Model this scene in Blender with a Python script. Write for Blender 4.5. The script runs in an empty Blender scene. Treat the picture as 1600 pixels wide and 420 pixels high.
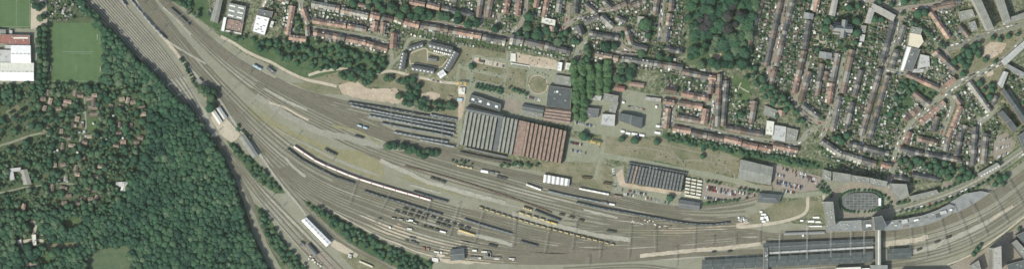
import bpy, math, random, colorsys
from mathutils import Vector, Matrix, noise as mnoise
from mathutils.geometry import tessellate_polygon
R = random.Random(7)
SC = bpy.context.scene
COL = SC.collection
rad = math.radians

# ------------------------------------------------------------------ camera, sun, sky
CAM_H = 4000.0
cam_d = bpy.data.cameras.new('camera')
cam = bpy.data.objects.new('camera', cam_d)
COL.objects.link(cam)
cam.location = (0, 0, CAM_H)
cam_d.sensor_fit = 'HORIZONTAL'
cam_d.angle = 2 * math.atan(800.0 / CAM_H)
cam_d.clip_start = 50
cam_d.clip_end = 20000
SC.camera = cam

SUN_EL, SUN_AZ = rad(46), rad(229)          # azimuth clockwise from north (up in the photograph)
to_sun = Vector((math.sin(SUN_AZ) * math.cos(SUN_EL), math.cos(SUN_AZ) * math.cos(SUN_EL), math.sin(SUN_EL)))
sun_d = bpy.data.lights.new('sun', 'SUN')
sun_d.energy = 3.8
sun_d.angle = rad(0.5)
sun_d.color = (1.0, 0.985, 0.87)
sun = bpy.data.objects.new('sun', sun_d)
COL.objects.link(sun)
sun.rotation_euler = to_sun.to_track_quat('Z', 'Y').to_euler()
sun.location = to_sun * 3000

W = bpy.data.worlds.new('World')
SC.world = W
W.use_nodes = True
nt = W.node_tree
sky = nt.nodes.new('ShaderNodeTexSky')
sky.sky_type = 'NISHITA'
sky.sun_disc = False
sky.sun_elevation = SUN_EL
sky.sun_rotation = SUN_AZ
sky.dust_density = 2.5
sky.ozone_density = 0.6
sky.air_density = 1.0
bg = nt.nodes['Background']
bg.inputs[1].default_value = 0.14
nt.links.new(sky.outputs[0], bg.inputs[0])
HAZE = 1.1e-5
SC.view_settings.view_transform = 'Standard'
SC.view_settings.look = 'None'
SC.view_settings.exposure = 0.02
SC.view_settings.gamma = 1.0

# ------------------------------------------------------------------ helpers
def P(p, z=0.0):                       # map metres (x east, y south from the upper edge) -> world
    return Vector((p[0] - 800.0, 210.0 - p[1], z))

def fit(label):                        # at most 16 words: drop articles from the end first
    w = label.split()
    while len(w) > 16 and any(x in ('the', 'a', 'an') for x in w):
        i = max(k for k, x in enumerate(w) if x in ('the', 'a', 'an')); w.pop(i)
    if len(w) > 16: print('LONG', label)
    return ' '.join(w)
def tag(o, label=None, cat=None, group=None, kind=None):
    if label: label = fit(label)
    if label: o['label'] = label
    if cat: o['category'] = cat
    if group: o['group'] = group
    if kind: o['kind'] = kind
    return o

class MB:
    def __init__(s):
        s.v = []; s.f = []; s.m = []
    def face(s, pts, m=0):
        k = len(s.v)
        s.v.extend([tuple(p) for p in pts]); s.f.append(tuple(range(k, k + len(pts)))); s.m.append(m)
    def prism(s, pts, z0, z1, m=0, mt=None, bottom=False):      # pts CCW seen from above, (x,y)
        n = len(pts); k = len(s.v)
        s.v.extend([(p[0], p[1], z0) for p in pts]); s.v.extend([(p[0], p[1], z1) for p in pts])
        for i in range(n):
            j = (i + 1) % n
            s.f.append((k + i, k + j, k + n + j, k + n + i)); s.m.append(m)
        s.f.append(tuple(range(k + n, k + 2 * n))); s.m.append(m if mt is None else mt)
        if bottom:
            s.f.append(tuple(reversed(range(k, k + n)))); s.m.append(m)
    def box(s, c, size, m=0, mt=None, rz=0.0, bottom=True):
        ca, sa = math.cos(rz), math.sin(rz)
        hx, hy, hz = size[0] / 2, size[1] / 2, size[2] / 2
        pts = [(c[0] + x * ca - y * sa, c[1] + x * sa + y * ca) for x, y in ((-hx, -hy), (hx, -hy), (hx, hy), (-hx, hy))]
        s.prism(pts, c[2] - hz, c[2] + hz, m, mt, bottom)
    def mesh(s, name, mats):
        me = bpy.data.meshes.new(name)
        me.from_pydata(s.v, [], s.f)
        for mt in (mats if isinstance(mats, (list, tuple)) else [mats]):
            me.materials.append(mt)
        if any(s.m):
            me.polygons.foreach_set('material_index', s.m)
        me.update()
        return me
    def build(s, name, mats, parent=None, loc=None, kind=None):
        return link(name, s.mesh(name, mats), parent, loc, kind=kind)

def link(name, me, parent=None, loc=None, rz=0.0, sc=None, kind=None):
    o = bpy.data.objects.new(name, me)
    COL.objects.link(o)
    if parent is not None: o.parent = parent
    if loc is not None: o.location = loc
    if rz: o.rotation_euler = (0, 0, rz)
    if sc is not None: o.scale = sc
    if kind: o['kind'] = kind
    return o

def empty(name, loc=(0, 0, 0), rz=0.0, label=None, cat=None, group=None):
    o = bpy.data.objects.new(name, None)
    COL.objects.link(o)
    o.location = loc
    o.rotation_euler = (0, 0, rz)
    o.empty_display_size = 0.5
    return tag(o, label, cat, group)

def smooth_line(pts, step=6.0):            # Catmull-Rom through points (map coords), resampled
    p = [Vector((a[0], a[1])) for a in pts]
    if len(p) == 2:
        q = p
    else:
        e = [p[0] * 2 - p[1]] + p + [p[-1] * 2 - p[-2]]
        q = []
        for i in range(1, len(e) - 2):
            n = max(2, int((e[i + 1] - e[i]).length / 5))
            for k in range(n):
                t = k / n
                q.append(0.5 * ((2 * e[i]) + (e[i + 1] - e[i - 1]) * t + (2 * e[i - 1] - 5 * e[i] + 4 * e[i + 1] - e[i + 2]) * t * t
                                + (-e[i - 1] + 3 * e[i] - 3 * e[i + 1] + e[i + 2]) * t ** 3))
        q.append(p[-1])
    return resample(q, step)

def resample(q, step=None, n=None):
    q = [Vector((a[0], a[1])) for a in q]
    d = [0.0]
    for a, b in zip(q, q[1:]): d.append(d[-1] + (b - a).length)
    L = d[-1]
    if n is None: n = max(1, int(round(L / step)))
    out = []; j = 0
    for k in range(n + 1):
        s = L * k / n
        while j < len(d) - 2 and d[j + 1] < s: j += 1
        seg = d[j + 1] - d[j]
        t = 0 if seg < 1e-9 else (s - d[j]) / seg
        out.append(q[j].lerp(q[j + 1], min(1, max(0, t))))
    return out

def length(q):
    return sum((b - a).length for a, b in zip(q, q[1:]))

def normals(q):
    out = []
    for i in range(len(q)):
        a = q[max(0, i - 1)]; b = q[min(len(q) - 1, i + 1)]
        t = (b - a)
        t = t.normalized() if t.length > 1e-9 else Vector((1, 0))
        out.append(Vector((-t.y, t.x)))
    return out

def offset(q, d):
    return [p + n * d for p, n in zip(q, normals(q))]

def strip(mb, q, w, z, m=0, thick=0.0, jit=0.0):      # flat ribbon along a map polyline, optional thickness downwards
    n = normals(q)
    k = len(mb.v)
    for i, (p, t) in enumerate(zip(q, n)):
        wl = w / 2 + (R.uniform(-jit, jit) if jit else 0); wr = w / 2 + (R.uniform(-jit, jit) if jit else 0)
        a = P(p + t * wl, z); b = P(p - t * wr, z)
        mb.v.append(tuple(a)); mb.v.append(tuple(b))
    for i in range(len(q) - 1):
        mb.f.append((k + 2 * i, k + 2 * i + 2, k + 2 * i + 3, k + 2 * i + 1)); mb.m.append(m)
    if thick:
        for side in (0, 1):
            for i in range(len(q) - 1):
                a = mb.v[k + 2 * i + side]; b = mb.v[k + 2 * i + 2 + side]
                mb.face([a, b, (b[0], b[1], z - thick), (a[0], a[1], z - thick)], m)

def area2(pts):
    return sum(a[0] * b[1] - b[0] * a[1] for a, b in zip(pts, pts[1:] + pts[:1]))

def rough_poly(pts, jit, step=7.0):
    out = []
    for a, b in zip(pts, pts[1:] + pts[:1]):
        a = Vector(a[:2]); b = Vector(b[:2])
        n = max(1, int((b - a).length / step))
        for k in range(n):
            p = a.lerp(b, k / n)
            out.append(Vector((p.x + R.uniform(-jit, jit), p.y + R.uniform(-jit, jit))))
    return out

NSHEET = [0]
def sheet(name, pts, z, mat, jit=0.0, kind='structure', step=7.0):
    NSHEET[0] += 1; z += 0.0011 * NSHEET[0]           # no two sheets in one plane
    q = rough_poly([tuple(p) for p in pts], jit, step) if jit else [Vector(p[:2]) for p in pts]
    v = [P(p, z) for p in q]
    if area2([(a.x, a.y) for a in v]) < 0: v.reverse()
    tris = tessellate_polygon([v])
    mb = MB()
    mb.v = [tuple(a) for a in v]
    for t in tris:
        a, b, c = (v[i] for i in t)
        t = t if (b - a).cross(c - a).z > 0 else tuple(reversed(t))
        mb.f.append(tuple(t)); mb.m.append(0)
    return mb.build(name, mat, kind=kind)

def inside(p, poly):
    x, y = p[0], p[1]; c = False
    for a, b in zip(poly, poly[1:] + poly[:1]):
        if (a[1] > y) != (b[1] > y) and x < (b[0] - a[0]) * (y - a[1]) / (b[1] - a[1]) + a[0]: c = not c
    return c

import numpy as np
OCC = np.zeros((460, 1640), dtype=bool)          # what already stands or runs where (1 m cells of the map, offset 20)
def occ(pts, pad=0.0):
    c = sum((Vector(p[:2]) for p in pts), Vector((0, 0))) / len(pts)
    q = [tuple(Vector(p[:2]) + (Vector(p[:2]) - c).normalized() * pad) for p in pts]
    xs = [p[0] for p in q]; ys = [p[1] for p in q]
    for yy in range(max(-20, int(min(ys))), min(439, int(max(ys)) + 1) + 1):
        for xx in range(max(-20, int(min(xs))), min(1619, int(max(xs)) + 1) + 1):
            if inside((xx + .5, yy + .5), q): OCC[yy + 20, xx + 20] = True
def occ_line(q, w):
    for p in resample(q, 1.0):
        r = int(math.ceil(w / 2))
        for dy in range(-r, r + 1):
            for dx in range(-r, r + 1):
                x, y = int(p.x + dx) + 20, int(p.y + dy) + 20
                if 0 <= x < 1640 and 0 <= y < 460 and dx * dx + dy * dy <= w * w / 4 + .5: OCC[y, x] = True
def is_free(x, y, r=0):
    x, y = int(x) + 20, int(y) + 20
    if not (0 <= x < 1640 and 0 <= y < 460): return True
    r = int(r)
    return not OCC[max(0, y - r):y + r + 1, max(0, x - r):x + r + 1].any()

ONES = ['first', 'second', 'third', 'fourth', 'fifth', 'sixth', 'seventh', 'eighth', 'ninth', 'tenth', 'eleventh', 'twelfth', 'thirteenth',
        'fourteenth', 'fifteenth', 'sixteenth', 'seventeenth', 'eighteenth', 'nineteenth']
TENS = ['', '', 'twenty', 'thirty', 'forty', 'fifty', 'sixty', 'seventy', 'eighty', 'ninety']
def ordinal(n):                                     # 1 -> first
    if n < 20: return ONES[n - 1]
    if n % 10 == 0: return TENS[n // 10][:-1] + 'ieth' if n < 100 else '%dth' % n
    if n < 100: return TENS[n // 10] + '-' + ONES[n % 10 - 1]
    return '%d%s' % (n, 'th' if n % 100 in (11, 12, 13) else {1: 'st', 2: 'nd', 3: 'rd'}.get(n % 10, 'th'))

LANDMARKS = [('football pitch', 119, 83), ('red roofed sports hall', 25, 62), ('meadow in the wood', 170, 402), ('long white shed', 497, 360),
             ('oval estate', 668, 93), ('striped workshop', 805, 212), ('white ridged shed', 869, 281), ('sawtooth museum', 1025, 277),
             ('large grey hall', 1180, 268), ('oval square', 1345, 314), ('station footbridge', 1370, 385), ('church', 1318, 45),
             ('beige factory roof', 1430, 63), ('little park', 1525, 80), ('wooded park', 1125, 50), ('poplar rows', 925, 120),
             ('white roofed depot', 407, 40), ('orange square estate', 1080, 175), ('apartment slab', 1532, 24), ('street fork', 1478, 145),
             ('white cross roof', 858, 34), ('grassy triangle park', 1155, 150), ('horseshoe estate', 465, 38), ('walled villa', 40, 272)]
def near_mark(x, y):
    n, lx, ly = min(LANDMARKS, key=lambda l: (l[1] - x) ** 2 + (l[2] - y) ** 2)
    a = math.degrees(math.atan2(x - lx, -(y - ly))) % 360
    return n, ['north', 'northeast', 'east', 'southeast', 'south', 'southwest', 'west', 'northwest'][int((a + 22.5) // 45) % 8], math.hypot(x - lx, y - ly)

def rank_places(items, noun):
    """items: list of (x, y); returns for each a phrase 'second NOUN west of the church', unique within the list"""
    groups = {}
    for i, (x, y) in enumerate(items):
        n, d, r = near_mark(x, y)
        groups.setdefault((n, d), []).append((r, i))
    out = [None] * len(items)
    for (n, d), l in groups.items():
        l.sort()
        for k, (r, i) in enumerate(l):
            nth = 'nearest' if k == 0 else ordinal(k + 1) + ' nearest'
            out[i] = '%s %s %s of the %s' % (nth, noun, d, n) if noun else '%s %s of the %s' % (nth, d, n)
    return out

# ------------------------------------------------------------------ materials
def new_mat(name, rough=0.9):
    m = bpy.data.materials.new(name)
    m.use_nodes = True
    t = m.node_tree
    b = t.nodes['Principled BSDF']
    b.inputs['Roughness'].default_value = rough
    b.inputs['Specular IOR Level'].default_value = 0.25
    return m, t, b

def noise_node(t, coord, scale, detail=4.0, rough=0.6, dist=0.0):
    n = t.nodes.new('ShaderNodeTexNoise')
    n.inputs['Scale'].default_value = scale
    n.inputs['Detail'].default_value = detail
    n.inputs['Roughness'].default_value = rough
    n.inputs['Distortion'].default_value = dist
    if coord is not None: t.links.new(coord, n.inputs['Vector'])
    return n

def ramp_node(t, src, stops):
    r = t.nodes.new('ShaderNodeValToRGB')
    e = r.color_ramp.elements
    while len(e) < len(stops): e.new(0.5)
    for el, (p, c) in zip(e, stops):
        el.position = p; el.color = (*c, 1)
    t.links.new(src, r.inputs[0])
    return r

def mixc(t, fac, a, b, mode='MIX'):
    n = t.nodes.new('ShaderNodeMix')
    n.data_type = 'RGBA'; n.blend_type = mode
    for s, v in ((0, fac), (6, a), (7, b)):
        if hasattr(v, 'links') or hasattr(v, 'is_linked'): t.links.new(v, n.inputs[s])
        elif s == 0: n.inputs[0].default_value = v
        else: n.inputs[s].default_value = (*v, 1)
    return n.outputs[2]

def ground_mat(name, c1, c2, c3, big=0.012, mid=0.09, fine=0.5, w=(0.35, 0.35, 0.3), lo=0.36, hi=0.64, rough=0.95, grit=0.35):
    """natural ground: three colours chosen by a blend of three noise scales (metres)"""
    m, t, b = new_mat(name, rough)
    co = t.nodes.new('ShaderNodeNewGeometry').outputs['Position']
    tot = None
    for s, k, dt in ((big, w[0], 4), (mid, w[1], 4), (fine, w[2], 3)):
        n = noise_node(t, co, s, dt, 0.6)
        mu = t.nodes.new('ShaderNodeMath'); mu.operation = 'MULTIPLY_ADD'
        mu.inputs[1].default_value = k
        t.links.new(n.outputs[0], mu.inputs[0])
        if tot is None: mu.inputs[2].default_value = 0
        else: t.links.new(tot, mu.inputs[2])
        tot = mu.outputs[0]
    r = ramp_node(t, tot, [(lo, c1), ((lo + hi) / 2, c2), (hi, c3)])
    g = noise_node(t, co, 0.9, 2, 0.7)
    gr = ramp_node(t, g.outputs[0], [(0.3, (1 - grit,) * 3), (0.7, (1 + grit * 0.6,) * 3)])
    t.links.new(mixc(t, 1.0, r.outputs[0], gr.outputs[0], 'MULTIPLY'), b.inputs['Base Color'])
    return m

def flat_mat(name, c, rough=0.8, var=0.18, scale=0.25, metal=0.0, obj_var=0.0):
    m, t, b = new_mat(name, rough)
    b.inputs['Metallic'].default_value = metal
    co = t.nodes.new('ShaderNodeNewGeometry').outputs['Position']
    n = noise_node(t, co, scale, 5, 0.65)
    r = ramp_node(t, n.outputs[0], [(0.3, tuple(x * (1 - var) for x in c)), (0.7, tuple(min(0.95, x * (1 + var)) for x in c))])
    out = r.outputs[0]
    if obj_var:
        oi = t.nodes.new('ShaderNodeObjectInfo')
        rr = ramp_node(t, oi.outputs['Random'], [(0.0, (1 - obj_var, 1 - obj_var, 1 - obj_var * 0.9)), (1.0, (1 + obj_var * .6, 1 + obj_var * .6, 1 + obj_var * .6))])
        out = mixc(t, 1.0, out, rr.outputs[0], 'MULTIPLY')
    t.links.new(out, b.inputs['Base Color'])
    return m

def leaf_mat(name, stops, attr):
    m, t, b = new_mat(name, 0.75)
    b.inputs['Specular IOR Level'].default_value = 0.15
    if attr:
        a = t.nodes.new('ShaderNodeAttribute'); a.attribute_name = 'tint'
        src = a.outputs['Fac']
    else:
        src = t.nodes.new('ShaderNodeObjectInfo').outputs['Random']
    r = ramp_node(t, src, stops)
    co = t.nodes.new('ShaderNodeNewGeometry').outputs['Position']
    n = noise_node(t, co, 0.8, 3, 0.7)
    g = ramp_node(t, n.outputs[0], [(0.3, (0.62, 0.66, 0.66)), (0.7, (1.35, 1.3, 1.25))])
    t.links.new(mixc(t, 1.0, r.outputs[0], g.outputs[0], 'MULTIPLY'), b.inputs['Base Color'])
    return m

FOL = [(0.0, (0.018, 0.053, 0.036)), (0.22, (0.030, 0.080, 0.046)), (0.42, (0.041, 0.088, 0.057)), (0.58, (0.040, 0.103, 0.054)), (0.78, (0.064, 0.113, 0.062)), (1.0, (0.100, 0.147, 0.090))]
M = {}
M['leaf'] = leaf_mat('leaf', FOL, False)
M['leaf_mass'] = leaf_mat('leaf_mass', FOL, True)
M['copper_leaf'] = leaf_mat('copper_leaf', [(0, (0.036, 0.042, 0.042)), (1, (0.052, 0.054, 0.052))], False)
M['poplar_leaf'] = leaf_mat('poplar_leaf', [(0, (0.045, 0.105, 0.048)), (1, (0.078, 0.142, 0.066))], False)
M['bark'] = flat_mat('bark', (0.11, 0.085, 0.06))
M['town'] = ground_mat('town_ground', (0.049, 0.081, 0.036), (0.150, 0.162, 0.100), (0.299, 0.306, 0.213), 0.02, 0.13, 0.28, (0.2, 0.4, 0.4), 0.40, 0.60, grit=0.5)
M['yard'] = ground_mat('yard_ground', (0.203, 0.201, 0.146), (0.250, 0.250, 0.187), (0.296, 0.294, 0.230), 0.014, 0.08, 0.6)
M['ballast_grey'] = ground_mat('ballast_grey', (0.243, 0.241, 0.190), (0.286, 0.284, 0.231), (0.324, 0.322, 0.270), 0.03, 0.15, 0.8)
M['ballast_pale'] = ground_mat('ballast_pale', (0.288, 0.284, 0.224), (0.347, 0.341, 0.278), (0.406, 0.397, 0.332), 0.03, 0.15, 0.8)
M['ballast_brown'] = ground_mat('ballast_brown', (0.145, 0.136, 0.097), (0.183, 0.172, 0.125), (0.224, 0.210, 0.158), 0.03, 0.15, 0.8)
M['ballast_dark'] = ground_mat('ballast_dark', (0.121, 0.118, 0.087), (0.153, 0.151, 0.114), (0.185, 0.183, 0.139), 0.03, 0.15, 0.8)
M['weeds'] = ground_mat('dry_weeds', (0.19, 0.19, 0.105), (0.245, 0.235, 0.135), (0.29, 0.275, 0.175), 0.02, 0.1, 0.6)
M['sleeper'] = ground_mat('sleeper_bed', (0.121, 0.117, 0.083), (0.154, 0.151, 0.109), (0.190, 0.185, 0.136), 0.02, 0.12, 1.2)
M['rail'] = flat_mat('rail_steel', (0.30, 0.26, 0.21), 0.5, 0.1, 0.3, 0.3)
M['sand'] = ground_mat('sand_path', (0.38, 0.34, 0.26), (0.46, 0.415, 0.32), (0.53, 0.48, 0.38), 0.03, 0.12, 0.7)
M['bare'] = ground_mat('bare_soil', (0.33, 0.275, 0.20), (0.435, 0.365, 0.275), (0.52, 0.445, 0.345), 0.025, 0.1, 0.7)
M['drygrass'] = ground_mat('dry_grass', (0.116, 0.137, 0.071), (0.191, 0.186, 0.116), (0.267, 0.245, 0.173), 0.018, 0.07, 0.4, lo=0.38, hi=0.62)
M['meadow'] = ground_mat('meadow_grass', (0.06, 0.105, 0.055), (0.085, 0.13, 0.07), (0.14, 0.155, 0.095), 0.03, 0.12, 0.7)
M['grass'] = ground_mat('green_grass', (0.055, 0.105, 0.042), (0.085, 0.135, 0.055), (0.125, 0.165, 0.075), 0.03, 0.12, 0.7)
M['lush'] = ground_mat('rough_green', (0.045, 0.088, 0.042), (0.075, 0.122, 0.056), (0.13, 0.16, 0.085), 0.03, 0.10, 0.5, lo=0.38, hi=0.64)
M['forest'] = ground_mat('forest_floor', (0.035, 0.055, 0.03), (0.055, 0.08, 0.04), (0.10, 0.11, 0.06), 0.03, 0.12, 0.7)
M['brick'] = ground_mat('brick_paving', (0.215, 0.188, 0.15), (0.265, 0.238, 0.19), (0.315, 0.285, 0.23), 0.03, 0.15, 0.8)
M['pinkpave'] = ground_mat('parking_paving', (0.235, 0.20, 0.165), (0.28, 0.243, 0.20), (0.325, 0.285, 0.24), 0.03, 0.15, 0.8)
M['tarmac'] = ground_mat('tarmac', (0.196, 0.207, 0.148), (0.244, 0.257, 0.187), (0.290, 0.301, 0.221), 0.03, 0.15, 0.8)
M['asphalt'] = ground_mat('asphalt', (0.165, 0.170, 0.129), (0.199, 0.205, 0.155), (0.233, 0.235, 0.176), 0.03, 0.15, 0.8)
M['kerb'] = flat_mat('pavement', (0.25, 0.235, 0.195), 0.9, 0.25, 0.3)
M['paint'] = flat_mat('road_paint', (0.75, 0.75, 0.72), 0.8)
M['garden_a'] = ground_mat('garden_paving', (0.127, 0.129, 0.098), (0.181, 0.186, 0.144), (0.264, 0.268, 0.210), 0.05, 0.3, 0.9)
M['garden_b'] = ground_mat('garden_lawn', (0.042, 0.092, 0.035), (0.071, 0.120, 0.048), (0.101, 0.147, 0.066), 0.05, 0.3, 0.9)
M['garden_c'] = ground_mat('garden_bed', (0.038, 0.078, 0.031), (0.076, 0.106, 0.053), (0.143, 0.147, 0.097), 0.05, 0.3, 0.9)
M['garden_d'] = ground_mat('garden_terrace', (0.218, 0.215, 0.167), (0.299, 0.296, 0.233), (0.381, 0.383, 0.307), 0.05, 0.3, 0.9)
ROOF = {
 'orange': flat_mat('roof_orange', (0.345, 0.238, 0.18), 0.85, 0.34, 0.55, 0, 0.36),
 'red': flat_mat('roof_red', (0.28, 0.178, 0.137), 0.85, 0.34, 0.55, 0, 0.36),
 'tan': flat_mat('roof_tan', (0.30, 0.24, 0.185), 0.85, 0.34, 0.55, 0, 0.36),
 'brown': flat_mat('roof_brown', (0.175, 0.138, 0.108), 0.85, 0.34, 0.55, 0, 0.36),
 'grey': flat_mat('roof_grey', (0.175, 0.178, 0.16), 0.85, 0.34, 0.55, 0, 0.36),
 'dark': flat_mat('roof_dark', (0.105, 0.115, 0.112), 0.8, 0.3, 0.55, 0, 0.36),
 'pale': flat_mat('roof_pale', (0.30, 0.295, 0.255), 0.85, 0.15, 0.35, 0, 0.15),
}
M['white'] = flat_mat('white_metal', (0.74, 0.75, 0.73), 0.5, 0.12, 0.3)
M['offwhite'] = flat_mat('offwhite_sheet', (0.61, 0.61, 0.53), 0.6, 0.12, 0.12)
M['cream'] = flat_mat('cream_sheet', (0.60, 0.55, 0.42), 0.7, 0.1, 0.12)
M['lightgrey'] = flat_mat('light_grey_roof', (0.42, 0.43, 0.41), 0.7, 0.12, 0.12)
M['midgrey'] = flat_mat('mid_grey_roof', (0.228, 0.238, 0.208), 0.8, 0.22, 0.12)
M['slate'] = flat_mat('slate_roof', (0.125, 0.135, 0.135), 0.75, 0.18, 0.12)
M['bitumen'] = flat_mat('bitumen_roof', (0.10, 0.115, 0.115), 0.8, 0.2, 0.1)
M['bluegrey'] = flat_mat('blue_grey_roof', (0.225, 0.24, 0.232), 0.7, 0.2, 0.12)
M['redsheet'] = flat_mat('red_sheet_roof', (0.27, 0.13, 0.105), 0.75, 0.2, 0.12)
M['rust'] = flat_mat('weathered_red_roof', (0.25, 0.182, 0.146), 0.85, 0.35, 0.22)
M['wall'] = flat_mat('brick_wall', (0.24, 0.17, 0.13), 0.9)
M['render'] = flat_mat('pale_wall', (0.48, 0.46, 0.41), 0.9)
M['concrete'] = flat_mat('concrete', (0.34, 0.335, 0.30), 0.9)
M['canopy'] = flat_mat('canopy_roof', (0.078, 0.092, 0.090), 0.8, 0.25, 0.15)
M['glass'] = flat_mat('glass', (0.16, 0.20, 0.21), 0.2, 0.1)
M['darkglass'] = flat_mat('dark_glazing', (0.05, 0.06, 0.06), 0.25, 0.1)
M['skylight'] = flat_mat('skylight', (0.72, 0.74, 0.72), 0.4, 0.05)
M['steel'] = flat_mat('galvanised_steel', (0.27, 0.27, 0.25), 0.5, 0.1, 0.5, 0.2)
M['black'] = flat_mat('black_steel', (0.04, 0.042, 0.04), 0.6)
M['train_blue'] = flat_mat('train_blue_grey', (0.165, 0.19, 0.19), 0.55, 0.15, 0.2, 0, 0.12)
M['train_dark'] = flat_mat('train_dark', (0.075, 0.085, 0.085), 0.6, 0.15, 0.2, 0, 0.1)
M['train_pale'] = flat_mat('train_pale_roof', (0.26, 0.285, 0.285), 0.5, 0.1, 0.2, 0, 0.08)
M['train_white'] = flat_mat('train_white_roof', (0.76, 0.74, 0.69), 0.5, 0.06, 0.2)
M['train_red'] = flat_mat('train_red_band', (0.42, 0.10, 0.07), 0.5, 0.1)
M['yellow'] = flat_mat('yellow_paint', (0.72, 0.50, 0.10), 0.5, 0.12)
M['paleyellow'] = flat_mat('pale_yellow_load', (0.52, 0.43, 0.23), 0.6, 0.25)
M['rustbrown'] = flat_mat('rusty_wagon', (0.13, 0.095, 0.07), 0.8, 0.25)
M['skyblue'] = flat_mat('pale_blue_paint', (0.36, 0.52, 0.60), 0.5, 0.1)
M['hedge'] = flat_mat('clipped_hedge', (0.045, 0.09, 0.04), 0.9, 0.3, 0.8)
M['goal'] = flat_mat('white_tube', (0.8, 0.8, 0.78), 0.5)
M['wood'] = flat_mat('shed_wood', (0.20, 0.16, 0.12), 0.9, 0.2, 0.5, 0, 0.3)
CARPAINT = [('white', (0.78, 0.79, 0.78)), ('silver', (0.45, 0.46, 0.46)), ('black', (0.025, 0.027, 0.03)), ('dark grey', (0.10, 0.105, 0.11)),
            ('blue', (0.06, 0.10, 0.19)), ('red', (0.30, 0.045, 0.035)), ('beige', (0.40, 0.36, 0.28))]
for n, c in CARPAINT:
    M['car_' + n] = flat_mat('car_paint_' + n.replace(' ', '_'), c, 0.3, 0.03)

# ------------------------------------------------------------------ ground sheets (lowest first)
FOREST = [(126, -30), (128, 0), (146, 15), (160, 35), (172, 43), (184, 55), (194, 67), (206, 81), (218, 93), (232, 104), (247, 118), (258, 129), (270, 147), (284, 159),
          (299, 167), (314, 188), (326, 206), (340, 225), (350, 243), (359, 262), (370, 288), (378, 308), (384, 330), (390, 350), (397, 368), (408, 390), (424, 420), (440, 450),
          (-60, 450), (-60, 133), (0, 132), (60, 129), (160, 133), (163, 100), (162, 60), (150, 36), (126, 14)]
sheet('ground', [(-700, -600), (2300, -600), (2300, 1020), (-700, 1020)], 0.0, M['town'])
YARD = [(100, -40), (246, -40), (266, 0), (302, 24), (345, 58), (385, 86), (420, 101), (470, 125), (525, 147), (560, 151), (620, 160), (716, 184), (716, 234), (760, 246),
        (800, 256), (880, 264), (950, 288), (1000, 310), (1060, 327), (1100, 325), (1150, 317), (1190, 305), (1215, 292), (1222, 300), (1190, 345), (1290, 352), (1370, 352),
        (1440, 340), (1500, 318), (1560, 280), (1600, 252), (1700, 170), (1760, 240), (1600, 338), (1540, 385), (1480, 412), (1470, 500), (380, 500)]
sheet('rail_yard_ground', YARD, 0.04, M['yard'])
sheet('forest_floor', FOREST, 0.08, M['forest'], 1.5)

def G(name, mat, pts, z=0.12, jit=1.2): return sheet(name, pts, z, M[mat], jit)
G('grass_verge', 'drygrass', [(148, 33), (160, 34), (163, 60), (164, 82), (160, 84), (160, 40)], 0.12, 0.8)
G('path', 'sand', [(48, -20), (73, -20), (73, 22), (74, 40), (60, 46), (58, 52), (48, 50)], 0.10, 0.4)
G('path', 'tarmac', [(0, 46), (60, 46), (60, 53), (0, 53)], 0.14, 0.2)
G('yard_paving', 'tarmac', [(-20, 52), (60, 52), (60, 131), (-20, 131)], 0.10, 0.2)
G('allotment_ground', 'garden_c', [(73, -20), (128, -20), (130, 12), (146, 28), (150, 36), (74, 36)], 0.10, 0.4)
G('garden_ground', 'garden_c', [(-20, 136), (60, 138), (160, 140), (222, 150), (228, 190), (226, 235), (170, 240), (160, 300), (130, 325), (60, 335), (-20, 340)], 0.09, 2.5)
# left wood: glades, lawns, drives
G('glade', 'drygrass', [(9, 172), (18, 164), (30, 168), (36, 178), (30, 187), (16, 192), (8, 186)], .12, 3.0)
G('glade', 'drygrass', [(66, 197), (76, 192), (84, 197), (80, 205), (68, 206)], .12, 2.0)
G('lawn', 'grass', [(137, 187), (150, 185), (153, 203), (138, 205)])
G('glade', 'grass', [(101, 345), (118, 336), (130, 342), (124, 352), (105, 356)])
G('glade', 'drygrass', [(228, 392), (240, 388), (247, 398), (244, 410), (234, 410), (230, 400)], .12, 2.5)
G('meadow', 'meadow', [(139, 397), (160, 390), (190, 383), (203, 385), (205, 440), (136, 440)])
G('glade', 'drygrass', [(72, 381), (128, 377), (126, 385), (75, 389)])
G('lawn', 'grass', [(62, 400), (78, 397), (84, 408), (66, 413)])
G('glade', 'drygrass', [(140, 368), (170, 356), (178, 358), (150, 374)])
def road(name, mat, pts, w, z, step=5, jit=0.0, thick=0.0):
    NSHEET[0] += 1; z += 0.0011 * NSHEET[0]
    mb = MB(); strip(mb, smooth_line(pts, step), w, z, 0, thick, jit); return mb.build(name, M[mat], kind='structure')
for pts, w in (([(132, 150), (133, 172), (134, 200), (126, 214), (122, 240), (108, 250)], 2.6), ([(64, 208), (84, 214), (122, 216)], 2.4), ([(150, 212), (160, 216), (180, 214)], 2.2), ([(60, 290), (84, 286), (118, 288), (140, 296)], 2.2), ([(40, 200), (56, 190), (88, 180), (132, 176)], 2.0)):
    road('lane', 'tarmac', pts, w, 0.2)
road('lane', 'tarmac', [(-20, 232), (12, 224), (32, 217), (50, 211), (64, 208)], 3.0, 0.16)
road('lane', 'tarmac', [(-20, 305), (18, 297), (40, 292), (60, 290)], 2.4, 0.16)
road('drive', 'sand', [(48, 345), (56, 349), (54, 360), (52, 370), (54, 384)], 4.5, 0.16)
road('drive', 'sand', [(28, 378), (40, 376), (54, 374), (68, 376)], 4.5, 0.18)
road('drive', 'sand', [(32, 368), (33, 380), (38, 391)], 3.5, 0.20)
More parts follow.
